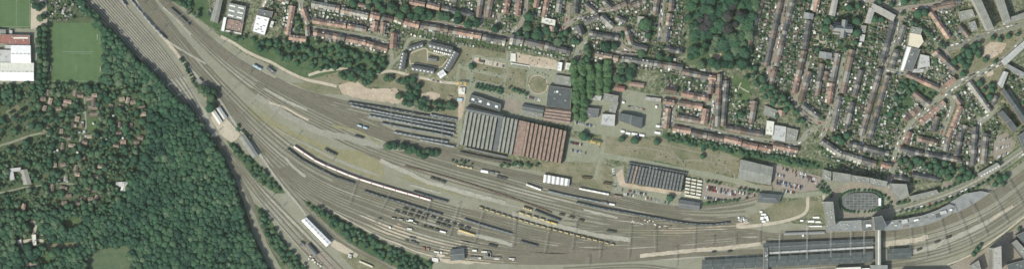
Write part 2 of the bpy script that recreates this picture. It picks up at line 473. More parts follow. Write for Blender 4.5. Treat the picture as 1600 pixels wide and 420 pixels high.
# rail side zones
G('grass_strip', 'weeds', [(376, 160), (400, 166), (425, 184), (450, 198), (480, 214), (520, 232), (560, 236), (590, 242), (600, 262), (598, 283), (560, 270), (520, 254), (490, 240), (462, 222), (430, 204), (400, 186)], 0.10, 2.0)
G('grass_strip', 'drygrass', [(455, 130), (490, 128), (530, 138), (535, 148), (500, 146), (470, 138)], 0.10, 1.5)
G('bare_patch', 'bare', [(528, 134), (545, 128), (560, 127), (568, 136), (590, 138), (618, 137), (634, 158), (622, 161), (600, 160), (575, 156), (545, 150), (532, 144)], 0.14, 2.0)
G('grass_field', 'drygrass', [(482, 118), (500, 112), (528, 108), (606, 118), (640, 114), (712, 130), (716, 150), (718, 184), (640, 164), (618, 160), (612, 138), (566, 134), (540, 128), (520, 132), (490, 126)], 0.10, 1.2)
G('bare_patch', 'bare', [(658, 146), (672, 143), (687, 148), (685, 157), (668, 157), (657, 152)], 0.14, 1.5)
G('embankment_grass', 'lush', [(262, -40), (310, -40), (330, 20), (345, 40), (352, 52), (400, 58), (440, 62), (480, 60), (520, 68), (560, 76), (606, 90), (606, 112), (545, 108), (490, 122), (470, 122), (430, 102), (395, 86), (350, 58), (306, 24), (268, 0)], 0.10, 1.2)
G('sandy_yard', 'sand', [(334, 176), (345, 190), (356, 184), (364, 196), (376, 208), (372, 216), (362, 222), (350, 214), (338, 200), (328, 184)], 0.12, 1.5)
G('grass_bank', 'lush', [(353, 220), (372, 226), (384, 240), (400, 252), (420, 270), (446, 300), (430, 302), (402, 284), (376, 252)], 0.12, 1)
G('grass_bank', 'lush', [(398, 318), (414, 330), (442, 375), (484, 424), (500, 450), (460, 450), (440, 420), (424, 392), (404, 350)], 0.12, 1)
G('grass_bank', 'lush', [(470, 308), (500, 322), (530, 340), (560, 356), (600, 378), (640, 394), (676, 408), (674, 450), (640, 430), (580, 398), (536, 372), (500, 342)], 0.12, 1)
G('sandy_yard', 'sand', [(555, 335), (575, 337), (600, 348), (612, 352), (640, 356), (660, 364), (680, 372), (735, 378), (790, 385), (760, 384), (732, 386), (735, 400), (830, 402), (826, 408), (700, 412), (680, 404), (690, 384), (640, 372), (600, 366), (570, 350)], 0.11, 1.5)
G('sandy_yard', 'bare', [(735, 396), (800, 397), (830, 403), (800, 409), (735, 406)], 0.13, 1.2)
G('earth_pile_base', 'bare', [(613, 352), (622, 349), (631, 353), (630, 359), (618, 360)], 0.15, 1)
G('bare_strip', 'bare', [(1015, 355), (1040, 350), (1070, 357), (1100, 354), (1130, 352), (1165, 344), (1172, 348), (1150, 356), (1110, 362), (1080, 366), (1040, 364)], 0.12, 1.5)
G('grass_bank', 'lush', [(1095, 318), (1150, 308), (1190, 300), (1190, 303), (1150, 314), (1100, 321)], 0.12, 1)
G('lawn', 'drygrass', [(1170, 336), (1190, 330), (1202, 322), (1240, 312), (1260, 309), (1258, 330), (1240, 338), (1200, 346), (1172, 350)], 0.12, 0.6)
G('lawn', 'drygrass', [(1264, 312), (1284, 314), (1288, 338), (1264, 338)], 0.12, 0.4)
road('path', 'sand', [(1100, 360), (1140, 356), (1180, 352), (1220, 346), (1248, 338), (1260, 330), (1262, 316), (1262, 303)], 5, 0.18)
road('path', 'sand', [(1286, 300), (1290, 330), (1292, 345)], 4, 0.18)
# depot grounds
G('depot_ground', 'tarmac', [(716, 128), (735, 84), (800, 84), (893, 100), (895, 196), (886, 206), (728, 170), (716, 190)], 0.10, 0.6)
G('grass_field', 'drygrass', [(718, 70), (740, 68), (792, 84), (790, 92), (740, 86), (735, 97), (728, 100), (722, 90)], 0.14, 1)
G('grass_field', 'drygrass', [(742, 97), (788, 107), (787, 117), (740, 107)], 0.14, 0.8)
G('grass_field', 'drygrass', [(740, 112), (788, 122), (787, 133), (738, 124)], 0.14, 0.8)
G('grass_field', 'drygrass', [(716, 108), (733, 112), (730, 126), (715, 123)], 0.14, 0.8)
G('gravel_parking', 'sand', [(742, 90), (790, 100), (788, 107), (740, 97)], 0.14, 0.6)
G('brick_yard', 'brick', [(788, 152), (816, 160), (812, 178), (786, 172)], 0.14, 0.6)
G('grass_field', 'drygrass', [(791, 122), (823, 128), (820, 146), (790, 146)], 0.14, 0.8)
G('concrete_yard', 'sand', [(796, 81), (812, 82), (814, 90), (872, 98), (880, 104), (872, 110), (800, 102)], 0.14, 0.8)
G('concrete_yard', 'bare', [(813, 84), (870, 94), (866, 104), (806, 100)], 0.18, 0.8)
G('bare_patch', 'drygrass', [(803, 101), (823, 106), (822, 128), (793, 122), (794, 106)], 0.14, 0.8)
G('round_lawn', 'drygrass', [(826, 120), (836, 117), (848, 118), (855, 128), (854, 144), (840, 148), (828, 142), (825, 130)], 0.14, 0.6)
G('depot_ground', 'drygrass', [(886, 214), (1000, 214), (1060, 236), (1156, 240), (1152, 290), (1080, 274), (1000, 254), (940, 244), (905, 250), (882, 262)], 0.10, 1.0)
G('depot_ground', 'tarmac', [(888, 214), (934, 224), (938, 240), (932, 254), (882, 252)], 0.12, 0.8)
G('depot_ground', 'drygrass', [(800, 262), (880, 250), (940, 252), (960, 262), (956, 300), (900, 288), (850, 268)], 0.10, 1.0)
G('bare_strip', 'tarmac', [(956, 262), (976, 258), (974, 286), (1066, 300), (1100, 276), (1105, 300), (1095, 325), (1062, 326), (1000, 308), (962, 296)], 0.12, 0.8)
G('gravel_yard', 'bare', [(962, 272), (972, 262), (976, 286), (1066, 299), (1062, 304), (1000, 296), (978, 292), (968, 290)], 0.14, 0.8)
G('meadow', 'drygrass', [(946, 213), (968, 214), (1000, 222), (1040, 212), (1155, 240), (1151, 280), (1090, 268), (1000, 248), (950, 238), (945, 228)], 0.16, 1.2)
G('rough_grass', 'lush', [(1036, 206), (1090, 214), (1150, 228), (1200, 238), (1250, 246), (1285, 252), (1286, 264), (1240, 260), (1205, 252), (1155, 246), (1120, 234), (1080, 228), (1050, 222), (1034, 214)], 0.20, 1.2)
G('rough_grass', 'drygrass', [(1082, 252), (1130, 246), (1134, 268), (1118, 274), (1092, 268)], 0.18, 2.0)
G('rough_grass', 'lush', [(1000, 248), (1030, 252), (1060, 258), (1072, 265), (1030, 260), (1000, 253)], 0.18, 1.0)
for pts in ([(946, 216), (980, 229), (1010, 231), (1040, 238), (1064, 250), (1090, 250), (1130, 256), (1134, 262), (1130, 280)], [(1034, 224), (1056, 230), (1110, 242), (1150, 247)],
            [(1064, 250), (1068, 258), (1078, 268)], [(1044, 226), (1052, 238), (1062, 249)], [(1112, 238), (1111, 254)], [(1134, 262), (1146, 270), (1148, 280)]):
    road('trail', 'brick', pts, 1.5, 0.24, 4, 0.3)
G('parking_ground', 'pinkpave', [(1206, 256), (1228, 262), (1284, 276), (1282, 296), (1250, 300), (1208, 294)], 0.14, 0.6)
G('parking_ground', 'pinkpave', [(1102, 283), (1186, 300), (1180, 314), (1096, 308)], 0.14, 0.6)
G('paving', 'pinkpave', [(1150, 286), (1206, 290), (1206, 298), (1152, 292)], 0.13, 0.5)
# oval estate court, roads, sand paths
G('court_lawn', 'drygrass', [(640, 84), (662, 76), (684, 84), (696, 92), (690, 106), (670, 103), (640, 98)], 0.14, 0.8)
G('rough_grass', 'drygrass', [(716, 76), (722, 84), (716, 112), (702, 122), (700, 118)], 0.12, 0.8)
for pts in ([(641, 100), (640, 86), (650, 80), (666, 75), (668, 80), (690, 87), (696, 84)], [(641, 100), (660, 100), (685, 106), (694, 100), (700, 92)], [(668, 80), (668, 96)]):
    road('path', 'sand', pts, 1.8, 0.22)
road('road', 'tarmac', [(604, 114), (608, 106), (616, 96), (628, 86), (634, 72), (640, 62), (652, 59), (680, 63), (700, 67), (720, 73)], 5.5, 0.18)
road('path', 'sand', [(482, 118), (500, 112), (530, 108), (545, 109), (560, 113), (590, 115), (606, 111), (622, 113), (645, 119), (670, 124), (690, 128), (716, 131)], 4.2, 0.22)
road('path', 'sand', [(345, 57), (366, 68), (384, 80), (405, 90), (425, 98), (440, 107), (462, 118), (480, 125), (500, 129), (526, 135)], 4.5, 0.22)
for pts, w in (([(718, 100), (716, 112), (714, 128)], 5), ([(735, 98), (732, 112), (730, 128), (724, 150), (719, 172)], 6), ([(716, 104), (740, 110), (790, 121)], 5), ([(793, 80), (791, 105), (788, 130), (785, 152)], 3.5),
                ([(800, 103), (850, 110), (896, 118)], 6), ([(722, 128), (722, 160), (718, 190), (716, 225)], 10)):
    road('road', 'tarmac', pts, w, 0.2)
G('sandy_yard', 'bare', [(716, 134), (728, 134), (727, 160), (722, 186), (716, 188)], 0.23, 0.8)
for pts, w in (([(944, 200), (943, 222), (940, 240), (936, 256), (930, 280)], 6), ([(886, 246), (910, 240), (938, 241), (950, 244), (1000, 252), (1060, 264), (1110, 274), (1160, 285), (1200, 298), (1240, 305), (1290, 300), (1305, 296)], 8),
               ([(964, 290), (972, 302), (990, 308), (1040, 318)], 5)):
    road('road', 'tarmac', pts, w, 0.2)
G('tarmac_yard', 'tarmac', [(897, 140), (970, 138), (1032, 150), (1036, 212), (960, 214), (896, 204)], 0.10, 0.4)
# square by the station
G('square', 'tarmac', [(1288, 272), (1330, 282), (1390, 300), (1402, 320), (1396, 342), (1300, 348), (1290, 330)], 0.12, 0.4)

road('path', 'sand', [(826, 131), (830, 121), (838, 118), (848, 120), (855, 129), (854, 141), (842, 147), (830, 143), (826, 131)], 1.2, 0.26)
# sports pitches
def pitch(name, x0, y0, x1, y1, horizontal, lines):
    t = empty(name, P(((x0 + x1) / 2, (y0 + y1) / 2), 0.1))
    return t
gm = []
for k, c in enumerate(((0.088, 0.145, 0.064), (0.092, 0.150, 0.067))):
    gm.append(ground_mat('mown_grass_%s' % ('dark', 'light')[k], tuple(v * 0.82 for v in c), c, tuple(v * 1.14 for v in c), 0.03, 0.1, 0.7, grit=0.18))
def mown(name, x0, y0, x1, y1, n, z):
    mb = MB()
    for i in range(n):
        a = x0 + (x1 - x0) * i / n; b = x0 + (x1 - x0) * (i + 1) / n
        mb.face([P((a, y1), z), P((b, y1), z), P((b, y0), z), P((a, y0), z)], i % 2)
    return mb.build(name, gm, kind='structure')
mown('pitch_turf', 78, 36, 160, 131, 12, 0.14)
mown('pitch_turf', -40, -40, 48, 44, 10, 0.14)
mb = MB()
def ln(a, b, w=0.35, z=0.18): strip(mb, [Vector(a), Vector(b)], w, z)
for a, b in (((98, 81), (146, 81)), ((110, 83.5), (144, 83.5)), ((82, 127), (156, 127)), ((156, 50), (156, 70)), ((119, 100), (119, 112)), ((25.5, -30), (25.5, 42)), ((2, 42), (46, 42)), ((46, -30), (46, 42))):
    ln(a, b, 0.10)
mb.build('pitch_markings', M['paint'], kind='structure')
ga = []
def goal(x, y, rz, label):
    g = empty('goal', P((x, y), 0.18), rz, label, 'goal', 'goals on the football pitch')
    for s in (-1, 1):
        m = MB(); m.box((s * 3.6, 0, 1.2), (0.16, 0.16, 2.4)); m.build('post', M['goal'], g)
        m = MB(); m.box((s * 3.6, 0.9, 0.1), (0.1, 1.8, 0.1)); m.build('ground_bar', M['goal'], g)
    m = MB(); m.box((0, 0, 2.42), (7.36, 0.3, 0.2)); m.build('crossbar', M['goal'], g)
goal(152.5, 58, math.pi / 2, 'white goal near the upper right edge of the football pitch')
goal(157, 108, math.pi / 2, 'white goal near the lower right edge of the football pitch')
goal(80, 108, math.pi / 2, 'white goal at the lower left edge of the football pitch')

# ------------------------------------------------------------------ railway tracks
TZ = [0.30]
def track(q, w=2.7, rails=True, bed='sleeper'):
    """one railway track: sleeper bed ribbon and two rails along the map polyline q"""
    TZ[0] += 0.004
    z = TZ[0]
    if TZ[0] > 0.55: TZ[0] = 0.30
    mb = MB()
    strip(mb, q, w, z, 0)
    if rails:
        for s in (-1, 1):
            strip(mb, offset(q, s * 0.76), 0.16, z + 0.17, 1, 0.16)
    return mb.build('railway_track', [M[bed], M['rail']], kind='structure')

def streaks(q, z, n, wmin, wmax, mats, spread):
    L = len(q)
    for k in range(n):
        a = R.randrange(0, max(1, L - 6)); b = min(L - 1, a + R.randint(5, 26))
        if b - a < 3: continue
        seg = offset(q[a:b + 1], R.uniform(-spread, spread))
        mb = MB(); w = R.uniform(wmin, wmax)
        kk = len(seg)
        nn = normals(seg)
        vs = []
        for i, (p, t) in enumerate(zip(seg, nn)):
            u = i / (kk - 1); ww = w * (min(1, u * 5, (1 - u) * 5) * 0.9 + 0.1) * R.uniform(0.8, 1.2) / 2
            vs.append((P(p + t * ww, z), P(p - t * ww, z)))
        for i in range(kk - 1):
            mb.face([vs[i][0], vs[i + 1][0], vs[i + 1][1], vs[i][1]])
        mb.build('ballast_streak', M[R.choice(mats)], kind='structure')

def fan(A, B, n, lo=0.0, hi=1.0, streak=6, mats=('ballast_grey', 'ballast_brown', 'ballast_pale', 'ballast_dark', 'weeds'), cut=None, bed='sleeper', trackit=True, w=2.1):
    """n tracks between two edge lines (map coords)"""
    la, lb = smooth_line(A, 6), smooth_line(B, 6)
    N = int(max(length(la), length(lb)) / 7)
    la, lb = resample(la, n=N), resample(lb, n=N)
    out = [[a.lerp(b, lo + (hi - lo) * (i / (n - 1) if n > 1 else 0.5)) for a, b in zip(la, lb)] for i in range(n)]
    keep = [[False] * (N + 1) for _ in range(n)]
    for k in range(N + 1):                      # where roads run closer than a track's width they join
        last = None
        for i in range(n):
            if last is None or (out[i][k] - last).length >= 3.3:
                keep[i][k] = True; last = out[i][k]
    for i in range(n):
        q = out[i]
        if trackit:
            k = 0
            while k <= N:
                if not keep[i][k]: k += 1; continue
                j = k
                while j < N and (keep[i][j + 1] or (j + 3 <= N and keep[i][j + 3])): j += 1
                if j - k >= 4: track(q[max(0, k - 1):min(N, j + 1) + 1], w, bed=bed)
                k = j + 1
        for _ in range(streak):
            TZ2[0] += 0.0017
            streaks(q, TZ2[0] if TZ2[0] < 0.29 else TZ2.__setitem__(0, 0.16) or 0.16, 1, 1.0, 5.0, mats, 3.0)
    return out
TZ2 = [0.16]
GREYS = ('ballast_grey', 'ballast_brown', 'ballast_pale', 'ballast_dark')
# sidings beside the wood (upper left): slanted fan of straight roads closing to the lower right
SID_A = [(112, -25), (133, 0), (163, 33), (190, 62), (222, 96), (256, 132), (290, 168), (318, 196), (334, 216)]
SID_B = [(168, -25), (188, 0), (222, 38), (256, 78), (284, 116), (306, 152), (322, 184), (334, 206), (340, 216)]
mb = MB()
la, lb = resample(smooth_line(SID_A, 6), n=50), resample(smooth_line(SID_B, 6), n=50)
for i in range(50): mb.face([P(la[i], 0.13), P(la[i + 1], 0.13), P(lb[i + 1], 0.13), P(lb[i], 0.13)])
mb.build('sidings_ballast', M['ballast_pale'], kind='structure')
sidings = fan(SID_A, SID_B, 12, streak=2, mats=('ballast_pale', 'ballast_pale', 'ballast_grey'), bed='ballast_dark', w=2.0)
# main line going on to the lower edge, four roads
main = fan([(330, 214), (350, 238), (372, 266), (396, 300), (414, 322), (440, 352), (466, 382), (500, 418), (520, 440)],
           [(340, 214), (362, 238), (388, 268), (412, 296), (430, 314), (462, 346), (490, 374), (528, 412), (550, 434)], 4, streak=5, mats=GREYS)
fan([(338, 222), (358, 250), (378, 284), (392, 318), (404, 350), (422, 384), (448, 418), (462, 440)], [(340, 222), (361, 250), (381, 284), (395, 318), (407, 350), (425, 384), (451, 418), (465, 440)], 1, streak=4, mats=('ballast_brown', 'ballast_brown', 'ballast_dark'), bed='sleeper')
# curve through the cutting towards the lower edge
fan([(398, 224), (418, 254), (440, 284), (466, 314), (492, 340), (524, 370), (560, 394), (600, 414), (640, 432)], [(402, 222), (422, 252), (445, 281), (471, 311), (498, 338), (529, 366), (564, 390), (604, 410), (644, 428)], 2, streak=3, mats=GREYS)
C0 = [(200, -25), (216, 0), (256, 56), (292, 106), (322, 142), (352, 178), (386, 218), (422, 258), (456, 291), (492, 319), (545, 346), (610, 374), (680, 394), (760, 403), (860, 405), (960, 401), (1060, 395), (1100, 392)]
C1 = [(210, -25), (226, 0), (268, 56), (306, 104), (340, 142), (378, 181), (418, 219), (463, 255), (522, 287), (602, 315), (690, 343), (780, 367), (870, 385), (960, 390), (1060, 385), (1160, 376)]
C2 = [(222, -25), (238, 0), (280, 52), (322, 100), (362, 142), (405, 184), (455, 225), (500, 255), (560, 279), (620, 297), (675, 313), (760, 336), (850, 358), (940, 374), (1040, 374), (1150, 366)]
C3 = [(232, -25), (248, 0), (292, 48), (338, 94), (385, 135), (440, 174), (505, 208), (570, 238), (640, 263), (720, 288), (800, 310), (880, 331), (960, 350), (1050, 358), (1150, 354)]
C4 = [(238, -25), (256, 0), (300, 40), (348, 84), (400, 120), (460, 153), (530, 187), (600, 216), (680, 242), (760, 264), (840, 286), (920, 306), (1000, 325), (1080, 338), (1150, 342)]
C5 = [(246, -25), (263, 0), (302, 34), (345, 73), (395, 107), (450, 137), (510, 165), (575, 196), (640, 220), (700, 240), (760, 257), (830, 272), (900, 288), (960, 303), (1030, 319), (1080, 323), (1130, 318), (1180, 306), (1212, 293)]
g01 = fan(C0, C1, 11, 0.0, 0.93, streak=5, mats=GREYS)
g12 = fan(C1, C2, 7, 0.0, 0.96, streak=5, mats=GREYS)
g34 = fan(C3, C4, 7, 0.0, 0.9, streak=5, mats=GREYS)
g45 = fan(C4, C5, 5, 0.0, 0.95, streak=5, mats=GREYS)
# no track between C2 and C3 (dry grass) but service strips
fan(C2, C3, 3, 0.3, 0.75, streak=6, mats=('ballast_grey', 'weeds', 'yard'), trackit=False)
north = fan([(300, 40), (345, 80), (395, 114), (450, 142), (510, 172), (560, 196), (610, 216), (660, 230), (712, 240), (760, 250), (800, 258)],
            [(304, 36), (348, 76), (398, 108), (452, 134), (512, 158), (566, 182), (616, 206), (664, 222), (714, 234), (762, 246), (802, 254)], 3, streak=5, mats=GREYS)
# sidings in front of the workshop
SIDE = [[(430, 122), (470, 140), (535, 158), (600, 169), (660, 180), (715, 189)], [(440, 130), (480, 147), (541, 163), (600, 176), (660, 187), (715, 196)],
        [(460, 141), (500, 156), (556, 171), (610, 182), (660, 192), (715, 202.5)], [(480, 151), (520, 166), (574, 180), (620, 189), (668, 199), (715, 209)],
        [(500, 161), (540, 177), (590, 191), (640, 201), (680, 208), (715, 215.5)], [(530, 176), (570, 193), (611, 205), (655, 214), (715, 224)], [(560, 192), (600, 206), (650, 217), (690, 225), (715, 230)]]
SIDEQ = [smooth_line(p, 5) for p in SIDE]
for q in SIDEQ:
    track(q)
    for _ in range(3):
        TZ2[0] += 0.0017
        streaks(q, min(TZ2[0], 0.29), 1, 1, 4, GREYS, 2.5)
for pts in ([(700, 231), (740, 238), (800, 250)], [(718, 236), (760, 246), (800, 256)], [(720, 240), (790, 254)]):
    track(smooth_line(pts, 5))
# curved northern band round to the museum end
# station throat and the curve at the right
E0 = [(860, 352), (960, 356), (1060, 358), (1140, 356), (1220, 367.5), (1300, 365), (1366, 361), (1420, 354), (1470, 342), (1520, 320), (1570, 288), (1610, 258), (1680, 200)]
E1 = [(860, 366), (960, 372), (1060, 372), (1140, 370), (1220, 376), (1300, 373), (1366, 369), (1424, 362), (1476, 349), (1526, 327), (1576, 296), (1616, 265), (1686, 208)]
road('ballast_bed', 'ballast_brown', [((p[0] + q[0]) / 2, (p[1] + q[1]) / 2 + .5) for p, q in zip(E0[4:], E1[4:])], 14, 0.02, 5, 0.6)
e01 = fan(E0, E1, 5, streak=3, mats=('ballast_brown', 'ballast_dark'), w=2.3)
F0 = [(700, 396), (800, 405), (900, 406), (1000, 401), (1100, 394), (1200, 391), (1300, 388), (1366, 385), (1410, 381), (1460, 371), (1510, 353), (1556, 328), (1620, 284), (1690, 226)]
F1 = [(690, 402), (800, 411), (900, 411), (1000, 406), (1090, 399), (1200, 395), (1300, 391), (1366, 388), (1412, 386), (1464, 376), (1514, 359), (1560, 335), (1624, 291), (1694, 234)]
f01 = fan(F0, F1, 3, streak=6, mats=('ballast_pale', 'ballast_pale', 'ballast_grey', 'ballast_brown'))
H0 = [(880, 418), (1000, 413), (1090, 423), (1200, 419), (1300, 414), (1366, 411), (1420, 404), (1474, 392), (1524, 372), (1568, 346), (1632, 300), (1704, 244)]
H1 = [(880, 426), (1000, 421), (1090, 433), (1200, 428), (1300, 423), (1366, 420), (1426, 413), (1482, 401), (1532, 381), (1576, 355), (1640, 309), (1710, 252)]
h01 = fan(H0, H1, 3, streak=5, mats=('ballast_grey', 'ballast_pale', 'ballast_dark'))
fan([(1400, 372), (1450, 360), (1500, 342), (1548, 318), (1610, 274), (1690, 214)], [(1400, 377), (1450, 366), (1502, 349), (1552, 325), (1614, 280), (1690, 220)], 2, streak=4, mats=('ballast_grey', 'ballast_pale', 'ballast_brown'))
fan([(1425, 394), (1470, 384), (1518, 365), (1562, 340), (1626, 295), (1700, 238)], [(1425, 399), (1472, 388), (1521, 369), (1565, 343), (1629, 298), (1700, 242)], 2, streak=4, mats=('ballast_grey', 'ballast_dark'))
fan([(720, 330), (800, 352), (900, 372), (1000, 373), (1100, 367), (1190, 361)], [(720, 382), (800, 398), (900, 399), (1000, 393), (1100, 385), (1190, 379)], 8, streak=5, mats=GREYS)
fan([(880, 344), (960, 354), (1040, 355), (1120, 350), (1180, 344)], [(900, 326), (980, 338), (1050, 343), (1110, 342), (1160, 338)], 4, streak=5, mats=GREYS)
# crossovers in the throat
for a in ([(900, 350), (960, 362), (1020, 370), (1100, 376)], [(900, 392), (980, 386), (1060, 374), (1140, 362)], [(820, 400), (900, 396), (990, 384), (1080, 366), (1150, 357)], [(960, 404), (1040, 396), (1120, 382), (1200, 372)]):
    track(smooth_line(a, 6))
# pale strips: service roads inside the yard
for mat, pts, w in (('ballast_pale', [(594, 250), (612, 259), (640, 270), (665, 283), (700, 293), (740, 304), (790, 317)], 6.5), ('ballast_pale', [(445, 246), (460, 262), (478, 276)], 4), ('ballast_grey', [(400, 150), (430, 168), (470, 192), (500, 206), (540, 214), (580, 224), (640, 232)], 10),
                    ('ballast_pale', [(800, 333), (850, 347), (900, 359), (940, 368), (985, 374)], 7), ('sand', [(478, 236), (510, 244)], 0.1),
                    ('sand', [(1000, 399), (1040, 395), (1090, 390), (1140, 386), (1190, 380)], 6), ('sand', [(1380, 381), (1400, 379), (1430, 374), (1450, 369)], 8), ('sand', [(1546, 344), (1562, 334), (1583, 322)], 4), ('ballast_pale', [(1410, 396), (1440, 390), (1480, 376), (1520, 358), (1545, 345)], 7),
                    ('ballast_pale', [(640, 288), (690, 302)], 3), ('ballast_grey', [(430, 200), (470, 222), (502, 236)], 3), ('ballast_pale', [(715, 362), (770, 373), (800, 382)], 6), ('sand', [(420, 160), (445, 168), (470, 182), (482, 188)], 3.5),
                    ('ballast_pale', [(255, 12), (275, 30), (298, 55)], 2.5), ('ballast_pale', [(262, 65), (290, 82), (322, 100)], 3), ('ballast_pale', [(412, 138), (452, 160), (480, 172)], 4), 
                    ('ballast_pale', [(912, 327), (940, 334), (965, 340)], 4), ('weeds', [(520, 196), (560, 206), (596, 226)], 4)):
    TZ2[0] += 0.0017
    road('service_strip', mat, pts, w, 0.58 if w > 0.2 else 0.1, 5, w * 0.12)
road('service_road', 'sand', [(206, -10), (218, 12), (236, 36), (258, 62), (278, 86), (292, 106), (304, 126), (322, 146)], 5, 0.62, 5, 0.5)
road('service_road', 'ballast_pale', [(284, 92), (298, 108), (322, 134), (344, 158), (362, 186), (382, 212), (396, 226), (420, 262), (446, 296), (468, 322), (478, 336)], 4, 0.63, 5, 0.3)
road('service_road', 'sand', [(520, 330), (536, 339), (560, 352), (600, 372), (622, 380), (650, 392), (690, 403)], 2.2, 0.62, 5, 0.2)
road('service_road', 'sand', [(1480, 413), (1505, 403), (1530, 390), (1556, 372), (1580, 354), (1600, 338), (1640, 308)], 2.6, 0.64, 5, 0.1)
G('ground_patch', 'brick', [(1480, 416), (1530, 394), (1582, 358), (1640, 312), (1700, 330), (1700, 480), (1440, 480), (1400, 425)], 0.14, 0.6)
G('platform_yard', 'brick', [(470, 384), (482, 376), (508, 396), (530, 420), (510, 420), (488, 402)], 0.12, 0.6)
G('grass_patch', 'drygrass', [(520, 378), (545, 388), (580, 402), (612, 420), (560, 425), (535, 402)], 0.12, 1)
G('concrete_yard', 'sand', [(508, 378), (520, 372), (560, 396), (556, 402), (530, 392)], 0.14, 0.8)

# ------------------------------------------------------------------ trains and wagons
def at_s(q, d, s):                       # point and heading at distance s
    import bisect
    i = max(0, min(len(q) - 2, bisect.bisect(d, s) - 1))
    t = (s - d[i]) / max(1e-6, d[i + 1] - d[i])
    p = q[i].lerp(q[i + 1], t)
    a = P(q[i]); b = P(q[i + 1])
    return p, math.atan2(b.y - a.y, b.x - a.x)
def dists(q):
    d = [0.0]
    for a, b in zip(q, q[1:]): d.append(d[-1] + (b - a).length)
    return d

_mesh = {}
def coach_mesh(L, w, h, nm):
    """coach body with a curved roof, underframe below; material 0 body, 1 roof"""
    key = (round(L), w, h, nm)
    if key in _mesh: return _mesh[key]
    mb = MB()
    prof = [(-w / 2, 0.9), (-w / 2, h - 0.7), (-w * 0.36, h - 0.22), (-w * 0.15, h), (w * 0.15, h), (w * 0.36, h - 0.22), (w / 2, h - 0.7), (w / 2, 0.9)]
    for i in range(len(prof) - 1):
        (y0, z0), (y1, z1) = prof[i], prof[i + 1]
        mb.face([(-L / 2, y0, z0), (-L / 2, y1, z1), (L / 2, y1, z1), (L / 2, y0, z0)], 1 if 1 <= i <= 5 else 0)
    mb.face([(-L / 2, y, z) for y, z in reversed(prof)], 0); mb.face([(L / 2, y, z) for y, z in prof], 0)
    _mesh[key] = mb
    return mb
_m2 = {}
def cached(key, fn):
    if key not in _m2: _m2[key] = fn()
    return _m2[key]
def box_mesh(name, size, mat, z0=None):
    def f():
        mb = MB(); mb.box((0, 0, size[2] / 2 if z0 is None else z0 + size[2] / 2), size); return mb.mesh(name, mat)
    return cached((name, tuple(round(s, 2) for s in size), mat.name, z0), f)

def train(pts, label, L=26.0, body='train_blue', roof='train_blue', units='midgrey', w=3.0, h=3.9, group='trains standing in the yard', cat='train', name='passenger_train', gap=0.9, band=None, units_n=3, z=0.5):
    q = smooth_line(pts, 3); d = dists(q); tot = d[-1]
    n = max(1, int(round(tot / (L + gap)))); Lc = tot / n - gap
    p0, a0 = at_s(q, d, tot / 2)
    t = empty(name, P(p0, z), 0, label, cat, group)
    base = P(p0, z)
    for k in range(n):
        p, a = at_s(q, d, (k + 0.5) * tot / n)
        me = cached(('coach', round(Lc, 1), w, h, body, roof), lambda: coach_mesh(Lc, w, h, 0).mesh('coach', [M[body], M[roof]]))
        c = link('coach', me, t, P(p, z) - base, a)
        for u in range(units_n):
            x = (u - (units_n - 1) / 2) * Lc / (units_n + 0.4) + R.uniform(-1, 1)
            link('roof_unit', box_mesh('roof_unit', (min(3.4, Lc * 0.2), 1.5, 0.32), M[units]), c, (x, 0, h - 0.04))
        for s in (-1, 1):
            link('bogie', box_mesh('bogie', (min(3.2, Lc * 0.25), 2.2, 0.9), M['black']), c, (s * Lc * 0.34, 0, 0))
        if band:
            link('roof_band', box_mesh('roof_band', (Lc - 0.4, 0.62, 0.1), M[band]), c, (0, w * 0.34, h - 0.14))
        if body != 'yellow':
            for s in (-1, 1):
                link('window_band', box_mesh('window_band', (Lc - 3, 0.05, 0.8), M['darkglass']), c, (0, s * w / 2, 1.9))
    return t

